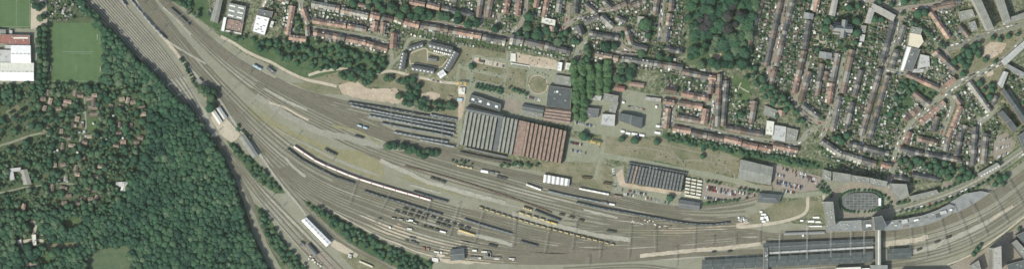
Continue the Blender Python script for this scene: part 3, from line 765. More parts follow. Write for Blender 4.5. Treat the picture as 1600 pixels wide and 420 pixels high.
def wagon(p, a, L, label, kind='open', mat='rustbrown', load=None, w=2.9, name='freight_wagon', group='freight wagons in the yard', z=0.5):
    t = empty(name, P(p, z), a, label, 'wagon', group)
    for s in (-1, 1):
        link('bogie', box_mesh('bogie', (min(2.4, L * 0.25), 2.2, 0.8), M['black']), t, (s * L * 0.33, 0, 0))
    link('underframe', box_mesh('underframe', (L, w * 0.8, 0.35), M['black']), t, (0, 0, 0.8))
    if kind == 'open':
        for s in (-1, 1):
            link('side_wall', box_mesh('side_wall', (L - 0.4, 0.14, 1.6), M[mat]), t, (0, s * (w / 2 - 0.07), 1.15))
            link('end_wall', box_mesh('end_wall', (0.14, w - 0.3, 1.6), M[mat]), t, (s * (L / 2 - 0.27), 0, 1.15))
        link('wagon_floor', box_mesh('wagon_floor', (L - 0.8, w - 0.3, 0.12), M[mat]), t, (0, 0, 1.15))
        if load:
            def heap():
                mb = MB(); a_, b_ = L / 2 - 0.6, w / 2 - 0.2
                pts = [(-a_, -b_, 1.3), (a_, -b_, 1.3), (a_, b_, 1.3), (-a_, b_, 1.3)]; top = [(-a_ * .6, -b_ * .35, 2.5), (a_ * .6, -b_ * .3, 2.35), (a_ * .62, b_ * .3, 2.4), (-a_ * .55, b_ * .35, 2.55)]
                for i in range(4): j = (i + 1) % 4; mb.face([pts[i], pts[j], top[j], top[i]])
                mb.face(top); return mb.mesh('load', M[load])
            link('load', cached(('heap', round(L, 1), load), heap), t)
    elif kind == 'box':
        me = cached(('coach', round(L, 1), w, 3.8, mat, load or mat), lambda: coach_mesh(L - 0.3, w, 3.8, 0).mesh('wagon_body', [M[mat], M[load or mat]]))
        link('wagon_body', me, t)
    elif kind == 'flat':
        link('deck', box_mesh('deck', (L, w, 0.18), M[mat]), t, (0, 0, 1.15))
        if load:
            link('container', box_mesh('container', (L * 0.9, 2.5, 2.5), M[load]), t, (0, 0, 1.33))
    elif kind == 'hopper':
        def hop():
            mb = MB(); a_, b_ = L / 2 - 0.3, w / 2
            mb.prism([(-a_, -b_), (a_, -b_), (a_, b_), (-a_, b_)], 2.0, 3.3, 0)
            return mb.mesh('hopper_body', M[mat])
        link('hopper_body', cached(('hop', round(L, 1), mat), hop), t)
        for s in (-1, 0, 1):
            link('load', box_mesh('load', (L * 0.22, w * 0.72, 0.35), M[load or mat]), t, (s * L * 0.28, 0, 3.3))
    return t

def rake(pts, n, L, label, **k):         # a row of uncoupled wagons along a line
    q = smooth_line(pts, 3); d = dists(q)
    for i in range(n):
        p, a = at_s(q, d, d[-1] * (i + 0.5) / n)
        wagon((p.x, p.y), a, L, label % ordinal(i + 1), **k)

# sidings by the wood
train([(204, -1), (222, 21), (241, 43), (260, 62)], 'long blue grey train along the sandy road beside the wood sidings', units='slate', roof='train_pale', body='train_dark')
train([(183, -10), (190, 0), (198, 10)], 'blue grey train end at the upper edge among the wood sidings', roof='train_pale', body='train_dark', units='slate', L=20)
train([(267, 13), (282, 26), (297, 40)], 'short dark train alone beside the upper embankment', body='train_dark', roof='train_dark', units='slate', L=19)
# workshop sidings
NM = ['topmost', 'second', 'third', 'fourth', 'fifth', 'sixth', 'lowest']
for k, (x0, x1, rf) in enumerate(((541, 714, 'train_dark'), (548, 712, 'train_pale'), (575, 713, 'train_blue'), (576, 712, 'train_pale'), (592, 706, 'train_blue'), (612, 704, 'train_pale'), (653, 711, 'train_pale'))):
    q = [p for p in SIDEQ[k] if x0 <= p.x <= x1]
    train(q, '%s of the seven long dark trains stabled before the striped workshop' % NM[k], body='train_dark', roof=rf, units='slate' if k % 2 else 'midgrey', h=4.2, w=3.0)
train([(672, 179), (692, 183), (714, 187)], 'short pale train on the outermost siding before the workshop, beside bushes', body='train_dark', roof='train_pale', units='slate', L=20)
train([(726, 230), (760, 238), (792, 245)], 'dark train right under the lower wall of the workshop', body='train_dark', roof='train_blue', units='slate')
train([(718, 237), (760, 246), (798, 253)], 'dark flat train on the track below the one under the workshop', body='train_dark', roof='train_dark', units='rustbrown', h=2.6)
# main group
train([(459, 228), (480, 242), (500, 254), (530, 267), (560, 278.5), (590, 288), (620, 297), (650, 305.5), (674, 312.5)], 'very long white roofed train with a red edge curving through the yard',
      L=18, body='train_red', roof='train_white', units='train_white', band='train_red', h=4.0, units_n=1)
train([(449, 232), (466, 245), (484, 256), (502, 265), (520, 274), (556, 287)], 'dark train on the curve just below the white and red train', body='train_dark', roof='train_dark', units='slate')
train([(569, 298), (600, 308), (625, 315), (660, 326), (691, 335)], 'dark train below the tail of the white and red train', body='train_dark', roof='train_dark', units='train_blue')
train([(645, 299), (672, 307), (700, 315)], 'dark train above the lower end of the white train', body='train_dark', roof='train_dark', units='slate', L=18)
train([(725, 342), (760, 353), (801, 365)], 'dark train right of the long yellow railcar', body='train_dark', roof='train_blue', units='slate', L=25)
train([(813, 376), (827, 380), (840, 383.5)], 'short dark train near the lower throat of the yard', body='train_dark', roof='train_dark', units='slate', L=13)
train([(855, 298), (890, 306), (920, 312), (952, 318.5)], 'grey blue train between the white ridged shed and the museum tracks', body='train_dark', roof='train_blue', units='train_pale')
train([(900, 316), (940, 325), (985, 333), (1030, 341), (1062, 346.5), (1088, 349.5), (1112, 350), (1140, 347)], 'very long dark train following the curve below the museum', body='train_dark', roof='train_dark', units='train_blue', L=24)
train([(905, 294), (928, 298.5), (951, 303)], 'white roofed train right of the white ridged shed', body='offwhite', roof='train_white', units='offwhite', L=22)
train([(821, 289), (833, 291.5), (846, 297)], 'single white roofed railcar left below the white ridged shed', body='offwhite', roof='train_white', units='offwhite', L=24)
train([(835, 328), (855, 336), (876, 344)], 'dark train beside the yellow machines in the middle of the yard', body='train_dark', roof='train_dark', units='slate', L=20)
train([(716, 358), (729, 362.5), (743, 367)], 'long bright yellow railcar by the rows of short wagons', body='yellow', roof='paleyellow', units='yellow', L=28, name='railcar', cat='railcar')
train([(853, 345), (861, 347), (870, 349.5)], 'short yellow track machine right end of its grey wagons', body='yellow', roof='paleyellow', units='yellow', L=17, name='track_machine', cat='track machine')
train([(817, 323), (824, 325.5), (831, 328)], 'yellow track machine left of a dark train', body='yellow', roof='paleyellow', units='black', L=15, name='track_machine', cat='track machine')
train([(714, 257.5), (725, 260), (738, 262.5)], 'small yellow machine on the track above the white container', body='yellow', roof='paleyellow', units='slate', L=22, name='track_machine', cat='track machine', h=3.0)
train([(507, 232.5), (515, 237), (526, 242.5)], 'green grey locomotive standing alone on dry weeds', body='slate', roof='slate', units='black', L=20, name='locomotive', cat='locomotive', h=4.1, w=3.4)
train([(396, 101.5), (402, 105), (409, 108.5)], 'pale blue railcar near the dark hut on the upper tracks', body='skyblue', roof='skyblue', units='train_pale', L=15, name='railcar', cat='railcar', w=3.6)
for x, y, lb in ((562, 196.5, 'pale blue tank wagon left of its twin below the dark train'), (571, 199.5, 'pale blue tank wagon right of its twin below the dark train')):
    wagon((x, y), -0.3, 7, lb, 'box', 'skyblue', 'skyblue')
wagon((757, 267.5), -0.17, 12, 'white box wagon left of the blue container wagon', 'box', 'white', 'white', w=4.2)
wagon((768, 269), -0.17, 8, 'blue grey container wagon coupled right of the white box wagon', 'flat', 'black', 'train_blue')
wagon((776, 270.5), -0.17, 6, 'grey container wagon right of the blue container wagon', 'flat', 'black', 'train_pale')
rake([(776, 275), (792, 279)], 2, 8, '%s dark flat wagon below the white box wagon', kind='open', mat='slate')
rake([(672, 277), (684, 280.5), (697, 285)], 3, 7.5, '%s wagon of the short dark rake in the middle yard', kind='open', mat='train_dark', load='bitumen')
rake([(632, 259), (680, 271), (740, 289), (800, 309), (842, 324), (862, 332)], 20, 11, '%s wagon from the left in the long thin rusty brown line', kind='flat', mat='rustbrown', w=2.2)
rake([(870, 333), (890, 338), (916, 346)], 3, 8, '%s brown wagon right of the long rusty brown line', kind='open', mat='rustbrown', load='ballast_dark')
rake([(747, 323), (800, 340), (850, 354.5), (905, 368.5), (961, 382.5)], 24, 7.6, '%s wagon from the left in the long yellow and black line', kind='hopper', mat='black', load='paleyellow')
rake([(809, 331), (826, 336.5), (852, 344)], 4, 8.5, '%s flat wagon with a yellow load left of the yellow machine', kind='flat', mat='slate', load='paleyellow')
rake([(628, 324), (655, 332), (690, 343), (736, 357)], 10, 7.4, '%s wagon in the topmost row of short dark wagons', kind='open', mat='train_dark', load='bitumen')
rake([(615, 328.5), (640, 335), (667, 342.5)], 5, 8.0, '%s wagon in the second row of short dark wagons', kind='open', mat='slate', load='ballast_dark')
rake([(680, 347), (692, 350.5), (706, 354.5)], 3, 7.4, '%s wagon of three left of the yellow railcar', kind='open', mat='train_dark', load='bitumen')
rake([(609, 340), (626, 342.5), (640, 345), (654, 350)], 4, 8.0, '%s wagon in the third row of short dark wagons above the earth pile', kind='open', mat='slate', load='offwhite')
rake([(657, 352), (680, 357.5), (688, 360)], 3, 8.0, '%s grey wagon left of the white box wagon', kind='open', mat='slate', load='ballast_dark')
wagon((692, 361.3), -0.25, 10, 'white box wagon at the right end of the grey wagons', 'box', 'white', 'white')
wagon((642, 343.5), -0.2, 7, 'white box wagon among the third row of short wagons', 'box', 'white', 'white')
wagon((955, 360.5), -0.16, 15, 'lone dark wagon in the empty middle of the throat', 'open', 'train_dark', 'bitumen')
wagon((770, 383), -0.2, 14, 'lone dark wagon above the huts at the lower edge', 'open', 'train_dark', 'bitumen')
wagon((917, 277), -0.1, 15, 'lone rusty wagon on the grass near the white ridged shed', 'open', 'rustbrown')
wagon((949, 286), -0.12, 13, 'lone red brown wagon left of the museum yard', 'open', 'rustbrown')
wagon((965, 306), -0.12, 13, 'lone red brown wagon at the end of the white train', 'box', 'rustbrown', 'rust')
wagon((956, 318.5), -0.14, 9, 'white box wagon at the end of the grey blue train', 'box', 'white', 'white')
wagon((944, 315.5), -0.14, 8, 'orange box wagon left of the white one behind the grey blue train', 'box', 'rustbrown', 'rust')
for i, (x, y) in enumerate(((1482, 369), (1464, 376), (1436, 388))):
    wagon((x, y + 1), 0.35, 8, '%s small dark stairwell opening from the right on the pale strip of the right curve' % ordinal(i + 1), 'open', 'train_dark', 'bitumen')  # dark stairwell openings, filled in with small wagon shapes
for i, (x, y) in enumerate(((1115, 393), (1140, 392))):
    wagon((x, y), 0.03, 6, '%s small dark wagon on the sandy strip left of the station roofs' % ordinal(i + 1), 'open', 'train_dark', 'bitumen')
wagon((561, 214), -0.25, 14, 'grey wagon below the pale blue tank wagons', 'box', 'slate', 'train_dark')

# ------------------------------------------------------------------ overhead line gantries
def gantry(a, b, label, h=8.2, truss=0.7):
    sm = 'lightgrey' if 1200 < a[0] < 1380 else 'steel'  # sunlit look of the station beams painted in as a paler colour
    A = P(a); B = P(b); c = (A + B) / 2; L = (B - A).length
    rz = math.atan2(B.y - A.y, B.x - A.x)
    t = empty('overhead_gantry', (c.x, c.y, 0.1), rz, label, 'gantry', 'overhead line gantries over the tracks')
    for s in (-1, 1):
        link('post', box_mesh('post', (0.4, 0.4, h), M['steel']), t, (s * L / 2, 0, 0))
    for s in (-1, 1):
        link('beam', box_mesh('beam', (round(L, 1), 0.3, 0.3), M[sm]), t, (0, s * truss, h - 0.8))
    def br():
        mb = MB(); n = max(2, int(L / 2.5))
        for i in range(n):
            x0 = -L / 2 + L * i / n; x1 = -L / 2 + L * (i + 1) / n; s = 1 if i % 2 else -1
            mb.face([(x0 - .08, -s * truss, h - .7), (x0 + .12, -s * truss, h - .7), (x1 + .08, s * truss, h - .7), (x1 - .12, s * truss, h - .7)])
        return mb.mesh('lattice', M['steel'])
    link('lattice', cached(('lat', round(L), h), br), t)
    return t
GAN = [((172, 8), (214, -22)), ((180, 34), (226, 5)), ((188, 52), (240, 18)), ((212, 78), (258, 42)), ((240, 112), (282, 84)), ((262, 134), (294, 116)), ((276, 150), (304, 138)), ((240, 20), (266, 4)),
       ((262, 36), (300, 16)), ((282, 46), (310, 22)), ((300, 72), (328, 48)), ((318, 92), (350, 66)), ((338, 112), (372, 84)), ((352, 152), (392, 112)), ((376, 180), (412, 140)), ((398, 212), (444, 160)), ((330, 214), (344, 202)),
       ((390, 288), (408, 276)), ((408, 322), (428, 304)), ((420, 340), (444, 320)), ((464, 374), (480, 360)), ((500, 396), (514, 383)), ((538, 412), (548, 398)), ((430, 250), (468, 208)), ((480, 290), (520, 250)), ((545, 320), (560, 276)), ((594, 330), (610, 300)),
       ((660, 356), (672, 310)), ((700, 372), (716, 318)), ((740, 380), (754, 328)), ((690, 230), (692, 182)), ((642, 214), (645, 172)), ((610, 200), (612, 166)), ((800, 388), (804, 334)), ((850, 395), (858, 348)), ((892, 392), (900, 340)), ((935, 405), (937, 378)), ((918, 416), (918, 400)),
       ((980, 405), (984, 352)), ((1022, 396), (1022, 358)), ((1054, 418), (1055, 386)), ((1082, 396), (1084, 352)), ((1112, 384), (1113, 370)), ((1147, 384), (1147, 368)), ((1184, 386), (1185, 350)), ((1217, 404), (1217, 364)), ((1260, 404), (1260, 352)), ((1297, 404), (1297, 360)),
       ((1328, 398), (1328, 360)), ((1349, 396), (1349, 358)), ((1394, 392), (1393, 362)), ((1422, 398), (1420, 352)), ((1446, 404), (1438, 346)), ((1480, 398), (1466, 338)), ((1514, 384), (1492, 324)), ((1540, 370), (1514, 314)), ((1572, 350), (1540, 290)), ((1600, 330), (1566, 270))]
for (a, b), ph in zip(GAN, rank_places([((a[0] + b[0]) / 2, (a[1] + b[1]) / 2) for a, b in GAN], '')):
    gantry(a, b, 'steel lattice gantry spanning the tracks, %s' % ph)

# ------------------------------------------------------------------ large buildings
def quad_local(c):
    """world quad (CCW) around its centre"""
    occ(c, 0.5)
    w = [P(p) for p in c]
    o = sum(w, Vector()) / len(w); o.z = 0.1
    l = [Vector((p.x - o.x, p.y - o.y)) for p in w]
    if area2([(a.x, a.y) for a in l]) < 0: l.reverse()
    return o, l
def inset(l, d):
    n = len(l); out = []
    for i in range(n):
        a, b, c = l[i - 1], l[i], l[(i + 1) % n]
        u = (b - a).normalized(); v = (c - b).normalized()
        nu = Vector((-u.y, u.x)); nv = Vector((-v.y, v.x))
        k = (nu + nv); k = k / max(0.3, k.length_squared) * 2
        out.append(b + k * d)
    return out
def flat_building(corners, h, label, cat='building', roof='midgrey', wall='render', name='flat_roof_building', lights=0, units=2, group=None, lightmat='skylight', light_size=(5, 1.8), parapet=True):
    o, l = quad_local(corners)
    t = empty(name, o, 0, label, cat, group)
    mb = MB(); mb.prism(l, 0, h, 0); mb.build('wall', M[wall], t)
    q = inset(l, 0.35)
    mb = MB(); mb.prism(q, h - 0.05, h + 0.06, 0); rf = mb.build('roof', M[roof], t)
    if parapet:
        mb = MB(); n = len(l)
        for i in range(n):
            j = (i + 1) % n
            mb.prism([l[i], l[j], q[j], q[i]], h + 0.003, h + 0.6, 0)
        mb.build('parapet', M['concrete'], t)
    u = (l[1] - l[0]); rz = math.atan2(u.y, u.x)
    if len(l) == 4:
        if lights:
            nx, ny = lights
            for i in range(nx):
                for j in range(ny):
                    a = l[0].lerp(l[1], (i + 0.5) / nx); b = l[3].lerp(l[2], (i + 0.5) / nx); p = a.lerp(b, (j + 0.5) / ny)
                    link('skylight', box_mesh('skylight', (*light_size, 0.5), M[lightmat]), rf, (p.x, p.y, h + 0.05), rz)
        for k in range(units):
            s, v = R.uniform(.15, .85), R.uniform(.2, .8)
            p = l[0].lerp(l[1], s).lerp(l[3].lerp(l[2], s), v)
            link('roof_unit', box_mesh('roof_unit', (R.choice((1.6, 2.4)), 1.6, 1.2), M['lightgrey']), rf, (p.x, p.y, h + 0.05), rz)
    # window bands on the long sides
    n = len(l)
    for i in range(n):
        a, b = l[i], l[(i + 1) % n]
        L = (b - a).length
        if L < 6: continue
        for fl in range(max(1, int(h / 3.2))):
            c = (a + b) / 2
            link('window_band', box_mesh('window_band', (round(L * 0.86, 1), 0.08, 1.3), M['darkglass']), t, (c.x, c.y, 1.0 + fl * 3.2), math.atan2(b.y - a.y, b.x - a.x))
    return t
def gable_building(corners, h, rise, label, cat='building', roof='slate', wall='wall', name='gabled_building', along=0, lights=0, group=None, chimneys=0, bands=0, hip=0.0):
    """corners: quad; ridge runs from the middle of side 0-3 to the middle of side 1-2"""
    occ(corners, 0.5)
    w = [P(p) for p in corners]
    o = sum(w, Vector()) / 4; o.z = 0.1
    l = [Vector((p.x - o.x, p.y - o.y)) for p in w]
    if area2([(a.x, a.y) for a in l]) < 0: l = [l[3], l[2], l[1], l[0]]
    t = empty(name, o, 0, label, cat, group)
    e = inset(l, -0.4)
    r0, r1 = (l[0] + l[3]) / 2, (l[1] + l[2]) / 2
    mb = MB(); mb.prism(l, 0, h, 0)
    if hip == 0:
        mb.face([(l[3].x, l[3].y, h), (l[0].x, l[0].y, h), (r0.x, r0.y, h + rise)]); mb.face([(l[1].x, l[1].y, h), (l[2].x, l[2].y, h), (r1.x, r1.y, h + rise)])
    mb.build('wall', M[wall], t)
    E0, E1 = (e[0] + e[3]) / 2, (e[1] + e[2]) / 2
    if hip: E0, E1 = E0.lerp(E1, hip), E1.lerp(E0, hip)
    zr = h + rise + 0.12; ze = h - 0.05
    d = 0.25
    nb = max(1, bands)
    def slope(a, b, side):
        out = []
        for k in range(nb):
            s0, s1 = k / nb, (k + 1) / nb - (0.004 if nb > 1 else 0)
            mb = MB()
            p = [a.lerp(b, s0), a.lerp(b, s1), E0.lerp(E1, s1) if side else E1.lerp(E0, 1 - s1), E0.lerp(E1, s0) if side else E1.lerp(E0, 1 - s0)]
            pts = [(p[0].x, p[0].y, ze), (p[1].x, p[1].y, ze), (p[2].x, p[2].y, zr), (p[3].x, p[3].y, zr)]
            mb.face(pts); mb.face([(x, y, z - d) for x, y, z in reversed(pts)])
            for i in range(4):
                j = (i + 1) % 4
                mb.face([pts[j], pts[i], (pts[i][0], pts[i][1], pts[i][2] - d), (pts[j][0], pts[j][1], pts[j][2] - d)])
            rm = roof if isinstance(roof, str) else roof[k % len(roof)]
            out.append(mb.build('roof_slope' if nb == 1 else 'roof_panel', M[rm] if rm in M else ROOF[rm], t))
        return out
    slope(e[0], e[1], True)
    a, b = e[3], e[2]
    # other side (reverse winding)
    for k in range(nb):
        s0, s1 = k / nb, (k + 1) / nb - (0.004 if nb > 1 else 0)
        p = [a.lerp(b, s1), a.lerp(b, s0), E0.lerp(E1, s0), E0.lerp(E1, s1)]
        pts = [(p[0].x, p[0].y, ze), (p[1].x, p[1].y, ze), (p[2].x, p[2].y, zr - 0.004), (p[3].x, p[3].y, zr - 0.004)]
        mb = MB(); mb.face(pts)
        for i in range(4):
            j = (i + 1) % 4
            mb.face([pts[j], pts[i], (pts[i][0], pts[i][1], pts[i][2] - d), (pts[j][0], pts[j][1], pts[j][2] - d)])
        rm = roof if isinstance(roof, str) else roof[k % len(roof)]
        mb.build('roof_slope' if nb == 1 else 'roof_panel', M[rm] if rm in M else ROOF[rm], t)
    if hip:
        for c0, c1, rr in ((e[3], e[0], E0), (e[1], e[2], E1)):
            mb = MB(); mb.face([(c0.x, c0.y, ze), (c1.x, c1.y, ze), (rr.x, rr.y, zr - 0.006)])
            rm = roof if isinstance(roof, str) else roof[0]
            mb.build('hip_slope', M[rm] if rm in M else ROOF[rm], t)
    link('ridge_cap', box_mesh('ridge_cap', (round((E1 - E0).length, 1), 0.5, 0.16), M['concrete']), t, ((E0.x + E1.x) / 2, (E0.y + E1.y) / 2, zr - 0.06), math.atan2(E1.y - E0.y, E1.x - E0.x))
    u = (l[1] - l[0]); rz = math.atan2(u.y, u.x)
    for k in range(chimneys):
        p = E0.lerp(E1, (k + 0.5) / chimneys)
        link('chimney', box_mesh('chimney', (0.9, 0.7, 2.2), M['wall']), t, (p.x, p.y, zr - 1.0), rz)
    if lights:
        for k in range(lights):
            p = l[0].lerp(l[1], (k + 0.5) / lights); q = E0.lerp(E1, (k + 0.5) / lights); m = p.lerp(q, 0.5)
            s = math.atan2(rise + .1, (q - p).length)
            x = link('rooflight', box_mesh('rooflight', (2.6, 1.6, 0.2), M['skylight']), t, (m.x, m.y, h + rise / 2 + 0.1))
            x.rotation_euler = Matrix.Rotation(rz, 3, 'Z').to_4x4().to_euler()
            x.rotation_euler = (s, 0, rz)
    for i in (0, 2):
        a, b = l[i], l[(i + 1) % 4]
        c = (a + b) / 2
        link('window_band', box_mesh('window_band', (round((b - a).length * 0.85, 1), 0.08, 1.3), M['darkglass']), t, (c.x, c.y, max(1.0, h - 2.6)), rz)
    return t
def sawtooth(corners, n, h, rise, label, roofs, name, cat, flats=(), group=None, jit=0.0, vert=0.36):
    """corners TL,TR,BR,BL: n bays side by side from left to right, each a long ridge from the upper to the lower edge"""
    occ(corners, 1.0)
    TL, TR, BR, BL = (P(p) for p in corners)
    o = (TL + TR + BR + BL) / 4; o.z = 0.1
    TL, TR, BR, BL = (Vector((p.x - o.x, p.y - o.y)) for p in (TL, TR, BR, BL))
    t = empty(name, o, 0, label, cat, group)
    mb = MB(); mb.prism([BL, BR, TR, TL], 0, h, 0); mb.build('wall', M['wall'], t)
    for k in range(n):
        a, b = k / n, (k + 1) / n
        t0, t1, b0, b1 = TL.lerp(TR, a), TL.lerp(TR, b), BL.lerp(BR, a), BL.lerp(BR, b)
        rm = roofs(k)
        mt = M[rm] if rm in M else ROOF[rm]
        if k in flats:
            mb = MB(); mb.prism([b0, b1, t1, t0], h + .01, h + rise * 0.45, 0); mb.build('flat_bay', mt, t)
            continue
        # gentle slope rising to the right, steep glazing down at the right side
        rt, rb = t0.lerp(t1, 1 - vert), b0.lerp(b1, 1 - vert)
        mb = MB(); z = h + rise
        mb.face([(b0.x, b0.y, h + .02), (rb.x, rb.y, z), (rt.x, rt.y, z), (t0.x, t0.y, h + .02)])
        mb.face([(b0.x, b0.y, h + .02), (b1.x, b1.y, h + .02), (rb.x, rb.y, z)]); mb.face([(t1.x, t1.y, h + .02), (t0.x, t0.y, h + .02), (rt.x, rt.y, z)])
        bay = mb.build('roof_bay', mt, t)
        mb = MB(); mb.face([(rb.x, rb.y, z), (b1.x, b1.y, h + .02), (t1.x, t1.y, h + .02), (rt.x, rt.y, z)]); mb.build('glazing', M['darkglass'] if rm != 'white' else M['lightgrey'], bay)
        m0, m1 = t0.lerp(rt, 0.55), b0.lerp(rb, 0.55); zz = h + rise * 0.55
        for s in range(4):
            p = m0.lerp(m1, (s + 0.5 + R.uniform(-.2, .2)) / 4)
            link('roof_vent', box_mesh('roof_vent', (0.9, 0.9, 0.7), M['lightgrey']), bay, (p.x, p.y, zz), math.atan2(rt.y - t0.y, rt.x - t0.x))
    return t
WSG = lambda k: 'midgrey' if k < 13 else 'rust'
sawtooth([(729, 169), (887, 205), (878, 255), (719, 226)], 25, 8.5, 3.4, 'huge striped workshop with grey and weathered red sawtooth roof', lambda k: 'slate' if k == 8 else ('rust' if k >= 13 else 'midgrey'), 'workshop_hall', 'workshop', flats=(8, 13, 14))
gable_building([(729, 167), (787, 180), (785, 186), (727, 174)], 10, 2.5, 'dark narrow roof along the upper left edge of the workshop', roof='bitumen', name='workshop_annex')
sawtooth([(983, 257), (1070, 273), (1065, 299), (976, 284)], 17, 6.5, 2.6, 'dark sawtooth museum hall with one reddish bay beside the meadow', lambda k: 'rust' if k == 2 else ('slate' if k % 5 else 'bitumen'), 'museum_hall', 'museum hall')
flat_building([(982, 253.5), (1073, 270), (1072, 273), (981, 256.5)], 4.5, 'low dark strip building along the upper side of the museum hall', roof='bitumen', name='lean_to_building', units=4)
sawtooth([(850, 272), (890.5, 279.5), (889, 290.5), (848.5, 284.5)], 6, 5.5, 1.2, 'white ridged tent shed with six bays beside the tracks', lambda k: 'white', 'tent_shed', 'tent shed', vert=0.5)
# gable hall, four skylights, next to workshop
for c, lb in (([(735, 148), (757, 154), (755, 166), (732, 160)], 'left dark roofed house with two skylights above the workshop'), ([(758, 155), (783, 163), (781, 174), (756, 167)], 'right dark roofed house with two skylights above the workshop')):
    flat_building(c, 8.5, lb, roof='bitumen', lights=(2, 1), light_size=(4.5, 3.5), wall='wall', units=3)
flat_building([(857, 134), (893, 139), (891, 171), (853, 166)], 8, 'large grey flat roof with small white boxes left of the poplars', roof='canopy', units=5, name='warehouse')
link('hatch', box_mesh('hatch', (3, 3, 1.4), M['white']), bpy.data.objects['warehouse'], (-3, 9, 8.05))
for k in range(4):
    a, b = k / 4, (k + 1) / 4
    L0, L1, R0, R1 = Vector((853, 168.5)).lerp(Vector((849, 187)), a), Vector((853, 168.5)).lerp(Vector((849, 187)), b), Vector((892, 173)).lerp(Vector((890, 193)), a), Vector((892, 173)).lerp(Vector((890, 193)), b)
    gable_building([L1, R1, R0, L0], 6.5, 2.2, '%s ridge from the top of the weathered red ridged sheds above the workshop' % ordinal(k + 1), roof='rust', name='ridged_shed', cat='shed', group='weathered red ridged sheds')
flat_building([(868, 117), (893, 121), (892, 135), (866, 131)], 5, 'grey flat roof in bushes above the large warehouse', roof='midgrey')
gable_building([(817, 163), (850, 169), (848, 177), (815, 171)], 5, 2, 'dark mossy roof between brick yard and red sheds', roof='bitumen', name='depot_building')
flat_building([(816, 172), (848, 178), (847, 184), (815, 178)], 4, 'grey flat annex under the dark mossy roof', roof='midgrey')
flat_building([(872, 97), (879, 98), (877, 112), (870, 111)], 5, 'white topped narrow block at the end of the concrete yard', roof='white', lights=0)
flat_building([(884, 98), (892, 99), (890, 110), (882, 109)], 5, 'white and grey block right of the narrow white one', roof='offwhite')
flat_building([(797, 83), (806, 84), (806, 98), (796, 97)], 0.9, 'raised pale concrete slab at the left end of the concrete yard', cat='slab', name='loading_slab', roof='offwhite', units=0, parapet=False)
flat_building([(798, 98), (828, 103), (828, 106), (798, 101)], 0.9, 'long pale concrete loading strip below the concrete yard', cat='slab', name='loading_slab', roof='offwhite', units=0, parapet=False)
# complex right of the poplars
flat_building([(945, 146), (966, 150), (964, 162), (942, 158)], 9, 'grey flat roof wing facing the tarmac yard', roof='midgrey', units=3)
flat_building([(954, 158), (966, 160), (961, 177), (951, 175)], 9.2, 'narrow lower wing of the grey flat building', roof='midgrey')
flat_building([(919, 147), (940, 150), (938, 158), (917, 155)], 5, 'low pale grey roof right of the lower poplars', roof='lightgrey', units=6)
flat_building([(910, 168), (936, 170), (933, 184), (908, 182)], 7, 'dark grey square building below the poplars', roof='slate', units=2)
flat_building([(940, 178), (961, 179), (960, 198), (938, 195)], 8, 'light grey building with white marks beside the dark hall', roof='lightgrey', units=6)
gable_building([(967, 188), (968, 177), (1004, 184), (1002, 201)], 8, 2.5, 'dark roofed hall on the tarmac yard', roof='bitumen', name='dark_hall', cat='hall')
gable_building([(963, 134), (976, 136), (975, 143), (962, 141)], 5, 2, 'small red roofed house at the top of the tarmac yard', roof='redsheet', name='small_house', cat='house')
gable_building([(984, 128), (1006, 131), (1005, 137), (983, 134)], 5, 2, 'orange roofed low house right of the dark tree clump', roof='orange', name='small_house', cat='house')
flat_building([(1008, 151), (1033, 154), (1032, 160), (1007, 157)], 4, 'grey green flat roof at the right end of the tarmac yard', roof='concrete')
for i, (x, y, L) in enumerate(((970, 203, 6), (978, 206, 7), (987, 207, 9), (999, 209, 8), (992, 212, 6), (1024, 165, 3), (1025, 195, 6), (1023, 205, 9), (972, 158, 4))):
    flat_building([(x, y), (x + L, y + L * .15), (x + L - .5, y + 3.5 + L * .15), (x - .5, y + 3.5)], 3, '%s white container from the left in the yards beside the dark hall' % ordinal(i + 1), cat='container', name='container', roof='white', wall='white', units=0, parapet=False)
# halls near the car parks
gable_building([(1157, 249), (1207, 261), (1203, 288), (1152, 279)], 9, 1.6, 'large grey hall between meadow and car park', roof='midgrey', name='grey_hall', cat='hall', bands=8)
gable_building([(1186, 301), (1221, 304), (1216, 317), (1183, 315)], 7, 2.5, 'dark green roofed building by the curved track end', roof='bitumen', name='dark_building', hip=0.2)
gable_building([(1060, 311), (1093, 316), (1092, 328), (1060, 324)], 6, 2.2, 'slate roofed shed beside the lower museum car park', roof='slate', name='museum_shed', cat='shed', bands=5)
for r in range(5):
    for c in range(3):
        x = 1072 + c * 9 + r * 0.4 - r * 0.9; y = 277 + r * 5.2 + c * 1.7
        flat_building([(x, y), (x + 7, y + 1.3), (x + 6.4, y + 4.2), (x - .6, y + 2.9)], 3.2, '%s pale unit, %s row from top, in the block right of the sawtooth museum' % (ordinal(c + 1), ordinal(r + 1)), cat='storage unit', name='storage_unit', roof='cream' if (r + c) % 3 else 'offwhite', wall='offwhite', units=0, group='pale storage units', parapet=False)
flat_building([(1070, 303), (1094, 307), (1093, 310), (1069, 306)], 3.4, 'long cream unit along the lower side of the pale storage block', cat='storage unit', name='storage_unit', roof='cream', wall='offwhite', units=0, group='pale storage units', parapet=False)
